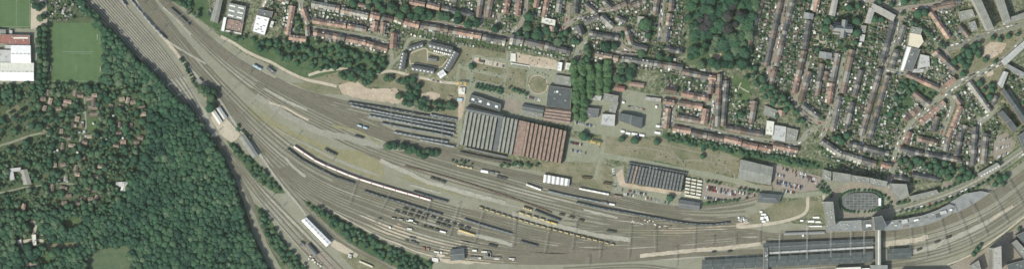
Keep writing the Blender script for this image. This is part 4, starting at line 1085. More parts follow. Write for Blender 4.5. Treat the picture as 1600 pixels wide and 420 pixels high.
# left: sports hall and neighbours
flat_building([(1, 54.5), (48, 55.5), (48, 70.5), (1, 69)], 7, 'red roofed sports hall with a long white rooflight', cat='sports hall', name='sports_hall', roof='redsheet', lights=0, units=4)
link('rooflight', box_mesh('rooflight', (23, 2.6, 0.6), M['offwhite']), bpy.data.objects['sports_hall'], (9.5, 2.5, 7.05))
flat_building([(8, 70.5), (25, 71), (25, 77), (8, 76.5)], 5, 'small pale flat block between red hall and white hall', roof='lightgrey', units=1)
gable_building([(19, 71.5), (49, 72), (49.5, 98.5), (19, 98)], 7.5, 1.2, 'brilliant white hall below the red roofed sports hall', cat='hall', name='white_hall', roof='white', wall='white', bands=3)
flat_building([(-6, 78), (18.6, 78.5), (18.6, 98), (-6, 97.5)], 6.5, 'light grey flat roof left of the brilliant white hall', roof='lightgrey', wall='white', units=2)
gable_building([(2, 98.5), (54, 99), (54, 126.5), (2, 126)], 6.5, 1.5, 'wide hall with a cream upper and white lower roof slope', cat='hall', name='wide_hall', roof='white', wall='white', bands=4)
for o in [x for x in bpy.data.objects['wide_hall'].children if x.name.startswith('roof_panel')][4:]:
    o.data.materials[0] = M['offwhite']
flat_building([(-5, 46), (10, 47), (10, 54), (-5, 53)], 5, 'small dark roof at the corner above the red sports hall', roof='midgrey')
flat_building([(15, 47.5), (20, 48), (20, 54), (15, 53.5)], 4, 'tiny white block above the red sports hall', roof='lightgrey', units=0)
flat_building([(72.5, 99), (75, 99), (75, 103), (72.5, 103)], 2.5, 'tiny white dugout beside the football pitch, upper one', cat='dugout', name='dugout', roof='white', units=0, parapet=False)
flat_building([(72.8, 104.5), (75.2, 104.5), (75.2, 107.5), (72.8, 107.5)], 2.5, 'tiny white dugout beside the football pitch, lower one', cat='dugout', name='dugout', roof='white', units=0, parapet=False)
# depot at the upper left edge
flat_building([(358, 5), (385, 11), (381, 34), (354, 27)], 7.5, 'dark roofed depot with six white skylights', roof='midgrey', lights=(2, 3), light_size=(9, 2.2), name='depot_building', units=3)
flat_building([(357, 30), (381, 35), (378, 51), (353, 45)], 5, 'brown roof deck below the dark roofed depot', roof='rust', units=8, name='depot_building')
flat_building([(350, 27), (355, 28), (351, 50), (345.5, 49)], 7, 'narrow white slab left of the brown roof deck', roof='white', wall='white', units=0, name='white_slab')
flat_building([(348, 46), (378, 52), (377, 55), (347, 49)], 3, 'narrow pale strip below the brown roof deck', roof='offwhite', units=0, name='white_slab')
flat_building([(401, 24), (422, 29), (414, 56), (395, 50)], 7, 'white roofed depot with grey skylights by the embankment', roof='white', wall='white', lights=(2, 3), light_size=(3.5, 1.2), lightmat='midgrey', units=3, name='white_depot')
flat_building([(404, 15), (427, 19), (425, 28), (402, 23)], 6, 'dark flat roof joined above the white roofed depot', roof='slate', units=2)
flat_building([(424, 33), (429, 34), (426, 44), (421, 43)], 4, 'small white block right of the white roofed depot', roof='offwhite', units=1)
gable_building([(330, 33), (341, -6), (350, -5), (341, 37)], 11, 1.5, 'long grey slab block at the upper edge by the embankment', roof='midgrey', name='slab_block', cat='building')
# rail side buildings at left
for c, lb, rf in (([(331, 176), (336, 172), (348, 190), (343, 194)], 'white roofed shed in the sandy yard, left one', 'offwhite'), ([(339, 170), (344, 167), (355, 183), (350, 187)], 'grey and white shed in the sandy yard, right one', 'lightgrey')):
    gable_building(c[1:] + c[:1], 4.5, 1.2, lb, roof=rf, name='yard_shed', cat='shed')
gable_building([(383, 210), (404, 242), (396, 247), (374, 215)], 6.5, 1.6, 'long grey workshop between sandy yard and overgrown bank', roof='midgrey', name='grey_workshop', cat='workshop', bands=5)
flat_building([(311, 122), (317, 128), (312, 132), (306, 126)], 4, 'small grey hut above the round clump of trees', roof='midgrey', units=0, cat='hut', name='hut')
gable_building([(479, 339), (518, 378), (510.5, 384), (472, 344)], 7.5, 1.5, 'long white shed with bright roof beside the tracks', roof='white', wall='white', name='white_shed', cat='shed', bands=9)
gable_building([(483, 380), (497, 396), (492, 399.5), (478, 383)], 5, 1.4, 'dark roofed building across the tracks from the white shed', roof='slate', name='trackside_building')
flat_building([(470, 377), (476, 381), (473, 384), (467, 380)], 4.5, 'small dark hut left of the dark trackside building', roof='slate', cat='hut', name='hut', units=0)
for i, (x, y, s) in enumerate(((484, 398, 3), (488, 403, 3.5), (482, 402, 2.5), (491, 407, 3), (500, 413, 3), (496, 410, 2.5))):
    flat_building([(x, y), (x + s, y + s * .4), (x + s * .6, y + s * 1.2), (x - s * .4, y + s * .8)], 2.6, '%s of the small white huts below the dark trackside building' % ordinal(i + 1), cat='hut', name='hut', roof='offwhite', units=0, parapet=False)
flat_building([(545, 396), (550, 397), (549, 403), (544, 401)], 3.5, 'square white hut in the grass below the white shed', cat='hut', name='hut', roof='white', units=1, parapet=False)
flat_building([(562, 406), (583, 415), (582, 417.5), (561, 408.5)], 3, 'long cream low shed in the grass below the white shed', cat='shed', name='low_shed', roof='cream', units=0, parapet=False)
flat_building([(415, 106.5), (419, 104.5), (430, 113), (427, 117)], 4.5, 'dark green hut beside the pale blue railcar', cat='hut', name='hut', roof='slate', units=2)
# huts at the lower edge of the yard
gable_building([(704, 389), (725, 387), (726, 404), (704, 406)], 6, 2.0, 'square grey green building alone on pale ground at the lower yard', roof='bitumen', name='yard_building', bands=2)
for i, (x, y, w, h, rf) in enumerate(((738, 389, 7, 3, 'white'), (752, 391, 9, 3, 'offwhite'), (757, 394, 10, 6, 'slate'), (762, 392, 4, 8, 'bitumen'), (748, 401, 4, 3, 'offwhite'), (772, 402, 8, 2.5, 'offwhite'), (734, 400, 14, 2.5, 'slate'), (756, 400, 26, 2.2, 'slate'), (795, 402, 9, 2.5, 'offwhite'), (800, 403, 3, 3, 'white'))):
    flat_building([(x, y), (x + w, y + w * .05), (x + w, y + w * .05 + h), (x, y + h)], 3.2, '%s small hut from the left beside the square grey green building' % ordinal(i + 1), cat='hut', name='hut', roof=rf, units=0, parapet=False)
for i, (x, y, w, h, rf) in enumerate(((660, 385, 4, 5, 'redsheet'), (667, 386, 4, 4, 'rust'), (642, 375, 6, 3, 'bitumen'), (640, 369, 9, 2, 'slate'), (678, 391, 8, 2.5, 'offwhite'), (688, 392, 3, 3, 'white'), (633, 374, 4, 3, 'bitumen'), (608, 353, 3, 3, 'white'), (636, 355, 8, 2.5, 'offwhite'), (591, 340, 4, 2, 'slate'), (648, 378, 5, 3, 'slate'), (675, 401, 10, 6, 'offwhite'))):
    flat_building([(x, y), (x + w, y + w * .2), (x + w, y + w * .2 + h), (x, y + h)], 2.8, '%s low stack of material by the short wagon rows' % ordinal(i + 1), cat='material stack', name='material_stack', roof=rf, wall=rf, units=0, parapet=False)
# ring of the old turntable
q = [Vector((593.5 + 5 * math.cos(a), 345 + 6 * math.sin(a))) for a in [i * math.pi / 12 for i in range(25)]]
mb = MB(); strip(mb, q, 0.7, 0.75, 0, 0.5); tag(mb.build('turntable_ring', M['ballast_dark']), 'thin dark ring of an old turntable on pale ground', 'turntable')
for i in range(26):
    x = 985 + i * 2.5 + R.uniform(-.8, .8); y = 338 + (x - 985) * 0.2 + R.uniform(0, 9)
    mb = MB(); mb.box((0, 0, 0.7), (R.uniform(1.5, 4), R.uniform(1, 2), 1.4), rz=R.uniform(0, 3)); tag(mb.build('scrap_heap', M[R.choice(('ballast_dark', 'offwhite', 'rustbrown'))], None, P((x, y), .12)), '%s small scrap heap from the left on the verge below the long curved train' % ordinal(i + 1), 'scrap heap', 'scrap heaps along the verge')
# cranes
def crane(x, y, L, rz, label):
    t = empty('gantry_crane', P((x, y), 0.2), rz, label, 'crane', None)
    for s in (-1, 1):
        for u in (-1, 1):
            link('leg', box_mesh('leg', (0.6, 0.6, 6), M['yellow']), t, (s * L * .42, u * 2.0, 0))
        link('end_beam', box_mesh('end_beam', (0.9, 5.0, 0.7), M['yellow']), t, (s * L * .42, 0, 6))
    for u in (-0.9, 0.9):
        link('girder', box_mesh('girder', (L, 0.7, 1.0), M['yellow']), t, (0, u, 6.7))
    link('trolley', box_mesh('trolley', (2.4, 2.6, 0.8), M['slate']), t, (L * .1, 0, 7.7))
crane(721.5, 130.5, 14, -0.1, 'yellow gantry crane at the upper end of the brick lane')
crane(930, 223, 16, -0.25, 'yellow gantry crane right of the small depot car park')
flat_building([(717, 137), (727, 137), (726, 148), (716, 147)], 3.2, 'pale square unit below the yellow crane', cat='container', name='container', roof='offwhite', units=3, parapet=False)
flat_building([(715, 153), (723, 154), (722, 159), (714, 158)], 3.0, 'pale blue unit beside bushes at the end of the brick lane', cat='container', name='container', roof='skyblue', units=0, parapet=False)
flat_building([(700, 150), (706, 151), (704, 155), (699, 154)], 2.6, 'small red brown hut on the dry field left of the lane', cat='hut', name='hut', roof='rust', units=0, parapet=False)

# oval estate: rows of modern dark roofed houses
def row_units(a, b, depth, n, h, label, roof, wall='render', name='modern_house', fr=None, group='modern houses of the oval estate', cat='house', rise=2.2):
    A, B = Vector(a), Vector(b); u = (B - A) / n; v = Vector((-u.y, u.x)).normalized() * depth / 2
    for i in range(n):
        p, q = A + u * (i + 0.015), A + u * (i + 0.985)
        gable_building([p + v, q + v, q - v, p - v], h, rise, label % ordinal(i + 1), roof=roof, wall=wall, name=name, cat=cat, group=group, chimneys=1, lights=1)
row_units((670, 70), (707, 79), 9, 6, 8, '%s dark roofed modern house from the left in the upper bar of the oval estate', 'slate')
row_units((638, 77), (661, 70), 7, 4, 7, '%s green grey modern house from the left in the upper left bar of the oval estate', 'bitumen')
row_units((632, 83), (627, 109), 9, 5, 8, '%s dark modern house from the top in the left bar of the oval estate', 'slate')
row_units((643, 106), (678, 112), 8, 6, 8, '%s dark modern house from the left in the lower bar of the oval estate', 'slate')
row_units((713, 82), (697, 110), 10, 7, 8, '%s dark modern house from the top in the right bar of the oval estate', 'slate')
row_units((695, 113), (686, 119), 9, 3, 8, '%s white roofed modern house from the right at the lower right corner of the oval estate', 'white')
gable_building([(670, 89), (683, 91), (682, 97), (669, 95)], 4, 1.5, 'small grey pavilion in the court of the oval estate', roof='slate', name='pavilion', cat='pavilion')
for i in range(9):
    f = i / 9; x, y = 678 + 28 * f, 78.5 + 7 * f
    flat_building([(x, y), (x + 2.2, y + .5), (x + 1.6, y + 3.2), (x - .6, y + 2.7)], 2.8, '%s white porch from the left along the upper bar of the oval estate' % ordinal(i + 1), cat='porch', name='porch', roof='white', wall='white', units=0, parapet=False, group='white porches of the oval estate')

# ------------------------------------------------------------------ station
def canopy(corners, h, label, roof='bitumen', n=9, strip_mat='bluegrey'):
    o, _ = quad_local(corners)
    w = [Vector((P(p).x - o.x, P(p).y - o.y)) for p in corners]          # TL TR BR BL
    TL, TR, BR, BL = w
    t = empty('platform_canopy', o, 0, label, 'platform canopy')
    mb = MB(); q = [BL, BR, TR, TL]; mb.prism(inset(q, 1.2), 0, 0.95, 0); mb.build('platform', M['concrete'], t)
    for k in range(n):
        a, b = k / n, (k + 1) / n - 0.002
        p = [BL.lerp(BR, a), BL.lerp(BR, b), TL.lerp(TR, b), TL.lerp(TR, a)]
        mid0, mid1 = p[0].lerp(p[3], .5), p[1].lerp(p[2], .5)
        m = MB()
        m.face([(p[0].x, p[0].y, h), (p[1].x, p[1].y, h), (mid1.x, mid1.y, h + .9), (mid0.x, mid0.y, h + .9)])
        m.face([(mid0.x, mid0.y, h + .9), (mid1.x, mid1.y, h + .9), (p[2].x, p[2].y, h), (p[3].x, p[3].y, h)])
        for i, j, zi, zj in ((0, 1, h, h), (2, 3, h, h)):
            m.face([(p[j].x, p[j].y, h), (p[i].x, p[i].y, h), (p[i].x, p[i].y, h - .5), (p[j].x, p[j].y, h - .5)])
        m.build('roof_panel', M[roof], t)
        c = (mid0 + mid1) / 2
        u = BR - BL
        link('roof_strip', box_mesh('roof_strip', (round((mid1 - mid0).length * .96, 1), 2.2, .22), M[strip_mat]), t, (c.x, c.y, h + .86), math.atan2(u.y, u.x))
        link('column', box_mesh('column', (.4, .4, h), M['steel']), t, (c.x, c.y, 0))
    return t
canopy([(1192, 379), (1364, 372), (1364, 382), (1192, 392)], 6.5, 'upper dark platform roof left of the footbridge', 'canopy', 12, 'slate')
canopy([(1192, 392.5), (1364, 383), (1364, 387), (1192, 397)], 5.0, 'narrow blue grey platform roof between the two dark ones', 'bluegrey', 12, 'lightgrey')
canopy([(1096, 405), (1364, 391.5), (1364, 409), (1096, 421)], 7.0, 'lower and longest dark platform roof left of the footbridge', 'canopy', 16, 'bitumen')
canopy([(1385, 388), (1420, 386), (1422, 403), (1385, 405)], 7.0, 'short rounded dark platform roof right of the footbridge', 'canopy', 4, 'bitumen')
flat_building([(1192, 386), (1199, 385.5), (1199, 424), (1192, 424)], 9, 'narrow dark cross building over the platforms at the left end of the roofs', roof='slate', wall='concrete', name='cross_building', units=5)
flat_building([(1367, 355), (1374.5, 355), (1374.5, 414), (1367, 414)], 12.5, 'long station footbridge crossing all platforms', cat='footbridge', roof='midgrey', wall='concrete', name='footbridge', units=0)
for o in (bpy.data.objects['footbridge'],):
    link('roof_spine', box_mesh('roof_spine', (2.2, 56, 0.7), M['offwhite']), o, (0.4, 0, 12.56))
flat_building([(1359, 413), (1385, 413), (1385, 430), (1359, 430)], 11, 'pale square block at the lower end of the footbridge', roof='bluegrey', name='station_block', units=3)
flat_building([(1305, 417), (1344, 415.5), (1344, 430), (1305, 430)], 9, 'white roofed building at the lower edge beside the footbridge', roof='offwhite', name='station_block', units=2)
flat_building([(1345, 418), (1358, 417.5), (1358, 430), (1345, 430)], 7, 'low white strip between white building and footbridge block', roof='white', name='station_block', units=0)
gable_building([(1225, 363), (1288, 361), (1288, 364.5), (1225, 366.5)], 4, .5, 'long low bluish platform roof above the brown tracks', roof='bluegrey', name='platform_roof', cat='platform roof', bands=6)
# buildings along the upper side of the station
flat_building([(1284, 314), (1299, 314), (1303, 352), (1291, 353)], 21, 'tall grey slab left of the oval square', roof='midgrey', wall='concrete', name='office_slab', units=6)
flat_building([(1290, 346), (1345, 343), (1346, 360), (1290, 361)], 7, 'wide blue grey roof below the oval square', roof='bluegrey', wall='concrete', units=7)
flat_building([(1347, 344), (1362, 342), (1363, 359), (1347, 360)], 8.5, 'dark framed block with a white centre left of the tower', roof='slate', units=1)
link('plant_room', box_mesh('plant_room', (8, 3.5, 2.0), M['white']), [o for o in bpy.data.objects if o.get('label', '').startswith('dark framed block')][0], (1, 0, 8.55))
flat_building([(1361, 338), (1374, 336), (1381, 350), (1378, 358), (1363, 358)], 27, 'tall dark tower at the upper end of the footbridge', cat='tower', roof='bitumen', wall='concrete', name='tower', units=0)
flat_building([(1381, 345), (1412, 341), (1440, 336), (1462, 328), (1482, 318), (1490, 321), (1484, 334), (1462, 345), (1440, 352), (1412, 357), (1382, 360)], 9, 'long blue grey roof curving along the tracks right of the tower', roof='bluegrey', wall='concrete', name='curved_roof_building')
flat_building([(1484, 315), (1506, 302), (1532, 298), (1546, 301), (1520, 318), (1496, 331), (1486, 333)], 6, 'pointed pale blue grey roof at the end of the boulevard', roof='bluegrey', wall='concrete', name='curved_roof_building')
CB = bpy.data.objects['curved_roof_building']
for nm, x, y, s, mt in (('roof_house', 1412, 345, (9, 6, 2.6), 'lightgrey'), ('roof_house', 1430, 343, (7, 2.6, 2.4), 'white'), ('roof_house', 1398, 351, (4, 2, 2), 'offwhite'), ('roof_house', 1472, 331, (10, 5, 3), 'lightgrey'), ('roof_house', 1464, 336, (7, 6, 1.2), 'bitumen'), ('roof_house', 1484, 327, (4, 3, 2.4), 'white'), ('roof_house', 1414, 353, (8, 2.5, 1.2), 'rust')):
    p = P((x, y)); link(nm, box_mesh(nm, s, M[mt]), CB, (p.x - CB.location.x, p.y - CB.location.y, 9.06), 0.25)
for i, (x, y, w, h) in enumerate(((1270, 338, 10, 2.5), (1262, 344, 10, 3), (1274, 345, 8, 2.5), (1264, 352, 20, 1.8), (1250, 343, 5, 2.5), (1253, 366, 3, 3))):
    flat_building([(x, y), (x + w, y - .3), (x + w, y + h), (x, y + h)], 2.8, '%s white container from the upper one by the lawn beside the office slab' % ordinal(i + 1), cat='container', name='container', roof='white', wall='white', units=0, parapet=False)
for nm, n, y in (('white_hall', 5, 8), ('wide_hall', 8, 9), ('white_shed', 8, 3), ('grey_hall', 8, 6)):
    o = bpy.data.objects[nm]; rc = [x for x in o.children if x.name.startswith('ridge_cap')][0]; z = rc.location.z; rz = rc.rotation_euler.z
    for k in range(n):
        s = (k + .5) / n - .5; L = rc.dimensions.x
        link('roof_vent', box_mesh('roof_vent', (1.4, 1.4, .9), M[('midgrey', 'lightgrey')[k % 2]]), o, (rc.location.x + math.cos(rz) * s * L * .96, rc.location.y + math.sin(rz) * s * L * .96, z + .05), rz)
for x, y, s in ((1392, 347, (5, 3, 1)), (1404, 346, (3, 3, 1.4)), (1422, 349, (6, 2, .8)), (1445, 340, (5, 2.5, 1.6)), (1452, 342, (3, 3, 1)), (1456, 334, (4, 2, 1.2)), (1438, 346, (3, 2, 1))):
    p = P((x, y)); link('roof_house', box_mesh('roof_house', s, M[R.choice(('slate', 'midgrey', 'lightgrey', 'concrete'))]), CB, (p.x - CB.location.x, p.y - CB.location.y, 9.06), .28)
# white rubble heap
for i in range(14):
    x, y = 1154 + i, R.uniform(338, 347)
    mb = MB(); mb.box((0, 0, .8), (R.uniform(1.5, 4), R.uniform(1, 2.6), 1.6), rz=R.uniform(0, 3)); tag(mb.build('stone_stack', M[R.choice(('offwhite', 'white', 'lightgrey'))], None, P((x, y), .12)), '%s pale stone stack from the left at the bend of the sandy path' % ordinal(i + 1), 'stone stack', 'pale stone stacks at the bend')
for i, (x, y, w, h) in enumerate(((1187, 329, 4, 3), (1189, 333, 8, 3), (1188, 338, 5, 5), (1194, 337, 6, 4), (1190, 344, 6, 3), (1197, 341, 4, 4))):
    flat_building([(x, y), (x + w, y), (x + w, y + h), (x, y + h)], 2.6, '%s white tent from the top in the cluster left of the lower lawn' % ordinal(i + 1), cat='tent', name='tent', roof='white', wall='white', units=0, parapet=False)
# lower right offices
flat_building([(1545, 386), (1558, 382), (1559, 424), (1545, 424)], 34, 'tall narrow tower block at the lower right corner', cat='tower', roof='concrete', wall='concrete', name='tower', units=4)
flat_building([(1577, 378), (1584, 373), (1612, 402), (1604, 412)], 20, 'slanted grey roof right of the tall narrow tower', roof='midgrey', wall='slate', name='office_block', units=5)
flat_building([(1586, 366), (1606, 356), (1612, 380), (1600, 386)], 15, 'dark office block at the right edge', roof='bitumen', wall='slate', name='office_block')
flat_building([(1514, 413), (1526, 405), (1532, 426), (1516, 428)], 16, 'grey office roof at the lower edge left of the tall tower', roof='midgrey', wall='concrete', name='office_block', units=4)
flat_building([(1572, 412), (1602, 404), (1606, 426), (1574, 428)], 9, 'low dark roof between tower and right edge', roof='bitumen', wall='concrete', name='office_block')
flat_building([(1402, 425), (1470, 424), (1478, 432), (1402, 434)], 16, 'dark roof at the lower edge right of the footbridge', roof='bitumen', name='office_block')
# oval square: sunk planted grid
def ell(cx, cy, rx, ry, n=40, rot=-0.03):
    return [(cx + rx * math.copysign(abs(math.cos(a)) ** .75, math.cos(a)), cy + ry * math.copysign(abs(math.sin(a)) ** .75, math.sin(a)) + rot * rx * math.cos(a)) for a in [2 * math.pi * i / n for i in range(n)]]
def ring_road(mat, cx, cy, rx, ry, w, z, nm):
    q = [Vector(p) for p in ell(cx, cy, rx, ry)]; q.append(q[0]); mb = MB(); strip(mb, q, w, z); return mb.build(nm, M[mat], kind='structure')
sheet('square', ell(1346, 313, 58, 32), 0.16, M['tarmac'])
ring_road('brick', 1346, 313, 46, 24, 9, 0.2 + .0011 * NSHEET[0], 'road')
t = empty('bicycle_park', P((1345, 314), .2), 0, 'oval dark bicycle park roof with a grid of pale joints', 'bicycle park')
base = t.location.copy()
e = [P(p) - base for p in ell(1345, 314, 29, 13.5)]
mb = MB(); mb.prism(list(reversed([(a.x, a.y) for a in e])), 0, 3.2, 0); mb.build('roof', M['slate'], t)
for k in range(9):
    x = -24 + k * 6; hh = 11.6 * (1 - (abs(x) / 30) ** 3)
    link('joint', box_mesh('joint', (0.7, round(hh * 2, 1), .25), M['midgrey']), t, (x, 0, 3.2))
    for r in range(5):
        y = -8 + r * 4
        if abs(y) > hh - 1: continue
        link('roof_panel', box_mesh('roof_panel', (4.6, 1.9, .3), M[('canopy', 'slate')[(k * 2 + r) % 3 == 0]]), t, (x + 3, y, 3.2))
for k in range(4):
    y = -6 + k * 4; ww = 27 * (1 - (abs(y) / 14) ** 3)
    link('joint', box_mesh('joint', (round(ww * 2, 1), .6, .24), M['midgrey']), t, (0, y, 3.2))
flat_building([(1372, 309), (1376, 309), (1376, 321), (1372, 321)], 5, 'white slab at the right end of the oval bicycle park', cat='pavilion', name='pavilion', roof='white', wall='white', units=0, parapet=False)
flat_building([(1300, 268), (1327, 272), (1326, 284), (1308, 285), (1300, 282)], 19, 'grey flat block at the upper left of the oval square', roof='midgrey', wall='concrete')
flat_building([(1328, 273), (1356, 277), (1355, 286), (1327, 283)], 18, 'grey flat block at the top of the oval square', roof='midgrey', wall='concrete', units=4)
flat_building([(1357, 277), (1384, 283), (1382, 293), (1356, 287)], 18, 'grey flat block at the upper right of the oval square', roof='midgrey', wall='concrete', units=4)
flat_building([(1389, 286), (1414, 287), (1418, 306), (1404, 312), (1392, 300)], 16, 'grey angular block right of the oval square', roof='midgrey', wall='concrete')
flat_building([(1285, 264), (1298, 268), (1297, 284), (1284, 280)], 8, 'grey low block right of the large car park', roof='midgrey', wall='concrete', units=4)
flat_building([(1420, 306), (1462, 296), (1466, 302), (1424, 314)], 9, 'low grey building between garden houses and boulevard', roof='midgrey')
# right edge blocks
gable_building([(1513, -6), (1523, -12), (1549, 46), (1540, 49)], 22, 0.6, 'long grey apartment slab at the upper right with a broad shadow', roof='midgrey', wall='concrete', name='apartment_slab', cat='apartment slab', bands=10)
gable_building([(1550, -12), (1560, -16), (1576, 33), (1567, 37)], 15, 0.6, 'second grey apartment slab right of the long one', roof='midgrey', wall='concrete', name='apartment_slab', cat='apartment slab', bands=9)
gable_building([(1567, 40), (1566, 32), (1600, 20), (1612, 24)], 12, 0.6, 'white edged apartment wing along the upper right street', roof='midgrey', wall='render', name='apartment_slab', cat='apartment slab', bands=6)
flat_building([(1497, 19), (1518, 15), (1523, 27), (1500, 34)], 5, 'grey flat roof among gardens left of the apartment slab', roof='midgrey', units=3)
flat_building([(1513, 36), (1522, 33), (1526, 46), (1518, 50)], 7, 'white walled block below the grey flat roof by the slab', roof='bluegrey', units=3)
gable_building([(1557, 131), (1566, 112), (1573, 114), (1564, 137)], 12, 1.2, 'grey block at the lower end of the little park', roof='lightgrey', wall='concrete', name='apartment_block', cat='apartment block', bands=4)
gable_building([(1562, 142), (1567, 139), (1603, 190), (1598, 194)], 11, 1.5, 'long dark roofed block right of the park, upper of two', roof='bitumen', name='apartment_block', cat='apartment block', bands=8)
gable_building([(1557, 177), (1565, 173), (1588, 201), (1581, 206)], 11, 1.5, 'long dark roofed block right of the park, lower of two', roof='bitumen', name='apartment_block', cat='apartment block', bands=6)
gable_building([(1562, 96), (1600, 63), (1606, 68), (1568, 103)], 11, 2, 'long grey terrace block along the right side of the little park', roof='lightgrey', name='apartment_block', cat='apartment block', bands=8)
flat_building([(1572, 100), (1606, 118), (1604, 126), (1570, 106)], 8, 'grey blue roof at the right edge above the grey block', roof='bluegrey')
flat_building([(1588, 212), (1606, 200), (1614, 232), (1600, 240)], 14, 'dark block at the right edge above the station curve', roof='bitumen', wall='slate')
gable_building([(1526, 271), (1556, 254), (1562, 260), (1531, 277)], 10, 1, 'grey block with white dormer ticks where the street meets the boulevard', roof='midgrey', name='apartment_block', cat='apartment block', bands=6, lights=7)
gable_building([(1350, 36), (1357, 13), (1366, 15), (1358, 38)], 10, 0.8, 'tan flat left wing of the courtyard block right of the church', roof='concrete', name='courtyard_wing', cat='apartment block', bands=3)
gable_building([(1359, 15), (1362, 6), (1398, 25), (1394, 34)], 10, 0.8, 'tan flat upper wing of the courtyard block right of the church', roof='concrete', name='courtyard_wing', cat='apartment block', bands=4)
for i, c in enumerate(([(1345, 40), (1353, 41), (1351, 52), (1343, 51)], [(1344, 54), (1351, 55), (1349, 66), (1342, 65)], [(1341, 67), (1346, 67), (1345, 74), (1340, 73)])):
    flat_building(c, 6, '%s small flat block from the top in the row between church and courtyard block' % ordinal(i + 1), roof=('midgrey', 'lightgrey', 'offwhite')[i], units=1)
flat_building([(1420, 52), (1438, 55), (1442, 66), (1434, 76), (1417, 72)], 8, 'wide beige factory roof', cat='factory', name='factory', roof='cream')
flat_building([(1416, 73), (1423, 74), (1410, 112), (1405, 110)], 7, 'long narrow white roof below the beige factory roof', roof='white', wall='white', units=0, name='factory_wing')
flat_building([(1423.5, 75), (1437, 78), (1424, 112), (1411, 109)], 8, 'long dark factory roof beside the narrow white one', roof='slate', units=4, name='factory_wing')
flat_building([(1437, 85), (1451, 88), (1452, 104), (1432, 108)], 5, 'pale concrete roof right of the dark factory roof', roof='lightgrey', units=5, name='factory_wing')
flat_building([(1426, 108), (1444, 108), (1440, 114), (1424, 114)], 5, 'pale low roof under the dark factory roof', roof='lightgrey', units=3, name='factory_wing')
flat_building([(1424, 42), (1440, 46), (1437, 55), (1421, 52)], 8, 'grey brown roof above the beige factory roof', roof='midgrey', units=3, name='factory_wing')
gable_building([(1255, 29), (1256, 20), (1270, 23), (1269, 31)], 8, 2, 'grey blue roofed hall at the head of the grey terrace', roof='bluegrey', name='school_hall', cat='hall')
gable_building([(1279, 90), (1280, 81), (1299, 84), (1298, 93)], 8, 2, 'grey blue roofed hall below the sandy playground', roof='bluegrey', name='school_hall', cat='hall')
gable_building([(1294, 24), (1301, -6), (1309, -5), (1303, 26)], 10, 1.5, 'tan grey block above the church', roof='concrete', name='apartment_block', cat='apartment block', bands=4)
flat_building([(847, 27), (868, 32), (867, 42), (845, 36)], 6, 'white ridged flat roof below the orange terraces', roof='offwhite', wall='white', units=6, name='white_hall')
gable_building([(858, 49), (859, 42), (866, 43), (865, 50)], 7, 2, 'single orange roofed house below the white ridged flat roof', roof='orange', name='small_house', cat='house')
flat_building([(996, 26), (1007, 27), (1007, 42), (995, 40)], 5, 'tan flat roofed block left of the great round tree', roof='concrete', units=1)
flat_building([(1208, 195), (1228, 198), (1226, 222), (1205, 218)], 6, 'grey industrial roof between orange terrace and trees', roof='lightgrey', units=6, name='workshop')
flat_building([(1229, 199), (1247, 203), (1243, 222), (1227, 220)], 5, 'grey lower roof right of the grey industrial roof', roof='midgrey', units=6, name='workshop')
flat_building([(1197, 188), (1209, 190), (1207, 212), (1195, 210)], 8, 'white roofed block with a grey core by the orange terrace', roof='offwhite', units=3)
gable_building([(1215, 180), (1216, 172), (1226, 174), (1225, 182)], 6, 2, 'orange roofed house beside the white roofed block', roof='orange', name='small_house', cat='house')
flat_building([(1195, 165), (1215, 173), (1212, 186), (1192, 178)], 4, 'grey yard roof right of the grassy triangle park', roof='midgrey', units=3)

# church: nave, transept, choir, tower
CH = empty('church', P((1316, 46), .1), -0.12, 'large grey church with a cross shaped roof and dark shadow', 'church')
def ch_roof(nm, x0, x1, y0, y1, h, rise, alongx):
    mb = MB(); mb.prism([(x0, y0), (x1, y0), (x1, y1), (x0, y1)], 0, h); mb.build('wall', M['wall'], CH)
    mb = MB()
    if alongx:
        m = (y0 + y1) / 2
        mb.face([(x0, y0, h), (x1, y0, h), (x1, m, h + rise), (x0, m, h + rise)]); mb.face([(x0, m, h + rise), (x1, m, h + rise), (x1, y1, h), (x0, y1, h)])
        mb.face([(x0, y1, h), (x0, y0, h), (x0, m, h + rise)]); mb.face([(x1, y0, h), (x1, y1, h), (x1, m, h + rise)])
    else:
        m = (x0 + x1) / 2
        mb.face([(x1, y0, h), (x1, y1, h), (m, y1, h + rise), (m, y0, h + rise)]); mb.face([(m, y0, h + rise), (m, y1, h + rise), (x0, y1, h), (x0, y0, h)])
        mb.face([(x0, y0, h), (x1, y0, h), (m, y0, h + rise)]); mb.face([(x1, y1, h), (x0, y1, h), (m, y1, h + rise)])
    mb.build(nm, M['bluegrey'], CH)
ch_roof('nave_roof', -16, 14, -5, 5, 14, 6, True)
ch_roof('transept_roof', -3.5, 5.5, -14, 14, 13.7, 5.4, False)
ch_roof('aisle_roof', -15, -4, -9.5, -5.05, 7, 1.5, True); ch_roof('aisle_roof', -15, -4, 5.05, 9.5, 7, 1.5, True)
ch_roof('choir_roof', 6, 13, -9, -5.1, 8, 2, True); ch_roof('choir_roof', 6, 13, 5.1, 9, 8, 2, True)
mb = MB(); mb.prism([(-21, -3.4), (-16.05, -3.4), (-16.05, 3.4), (-21, 3.4)], 0, 26); mb.build('tower', M['wall'], CH)
mb = MB(); pts = [(-21.2, -3.6, 26.02), (-15.9, -3.6, 26.02), (-15.9, 3.6, 26.02), (-21.2, 3.6, 26.02)]
for i in range(4): mb.face([pts[i], pts[(i + 1) % 4], (-18.5, 0, 36)])
mb.build('spire', M['slate'], CH)

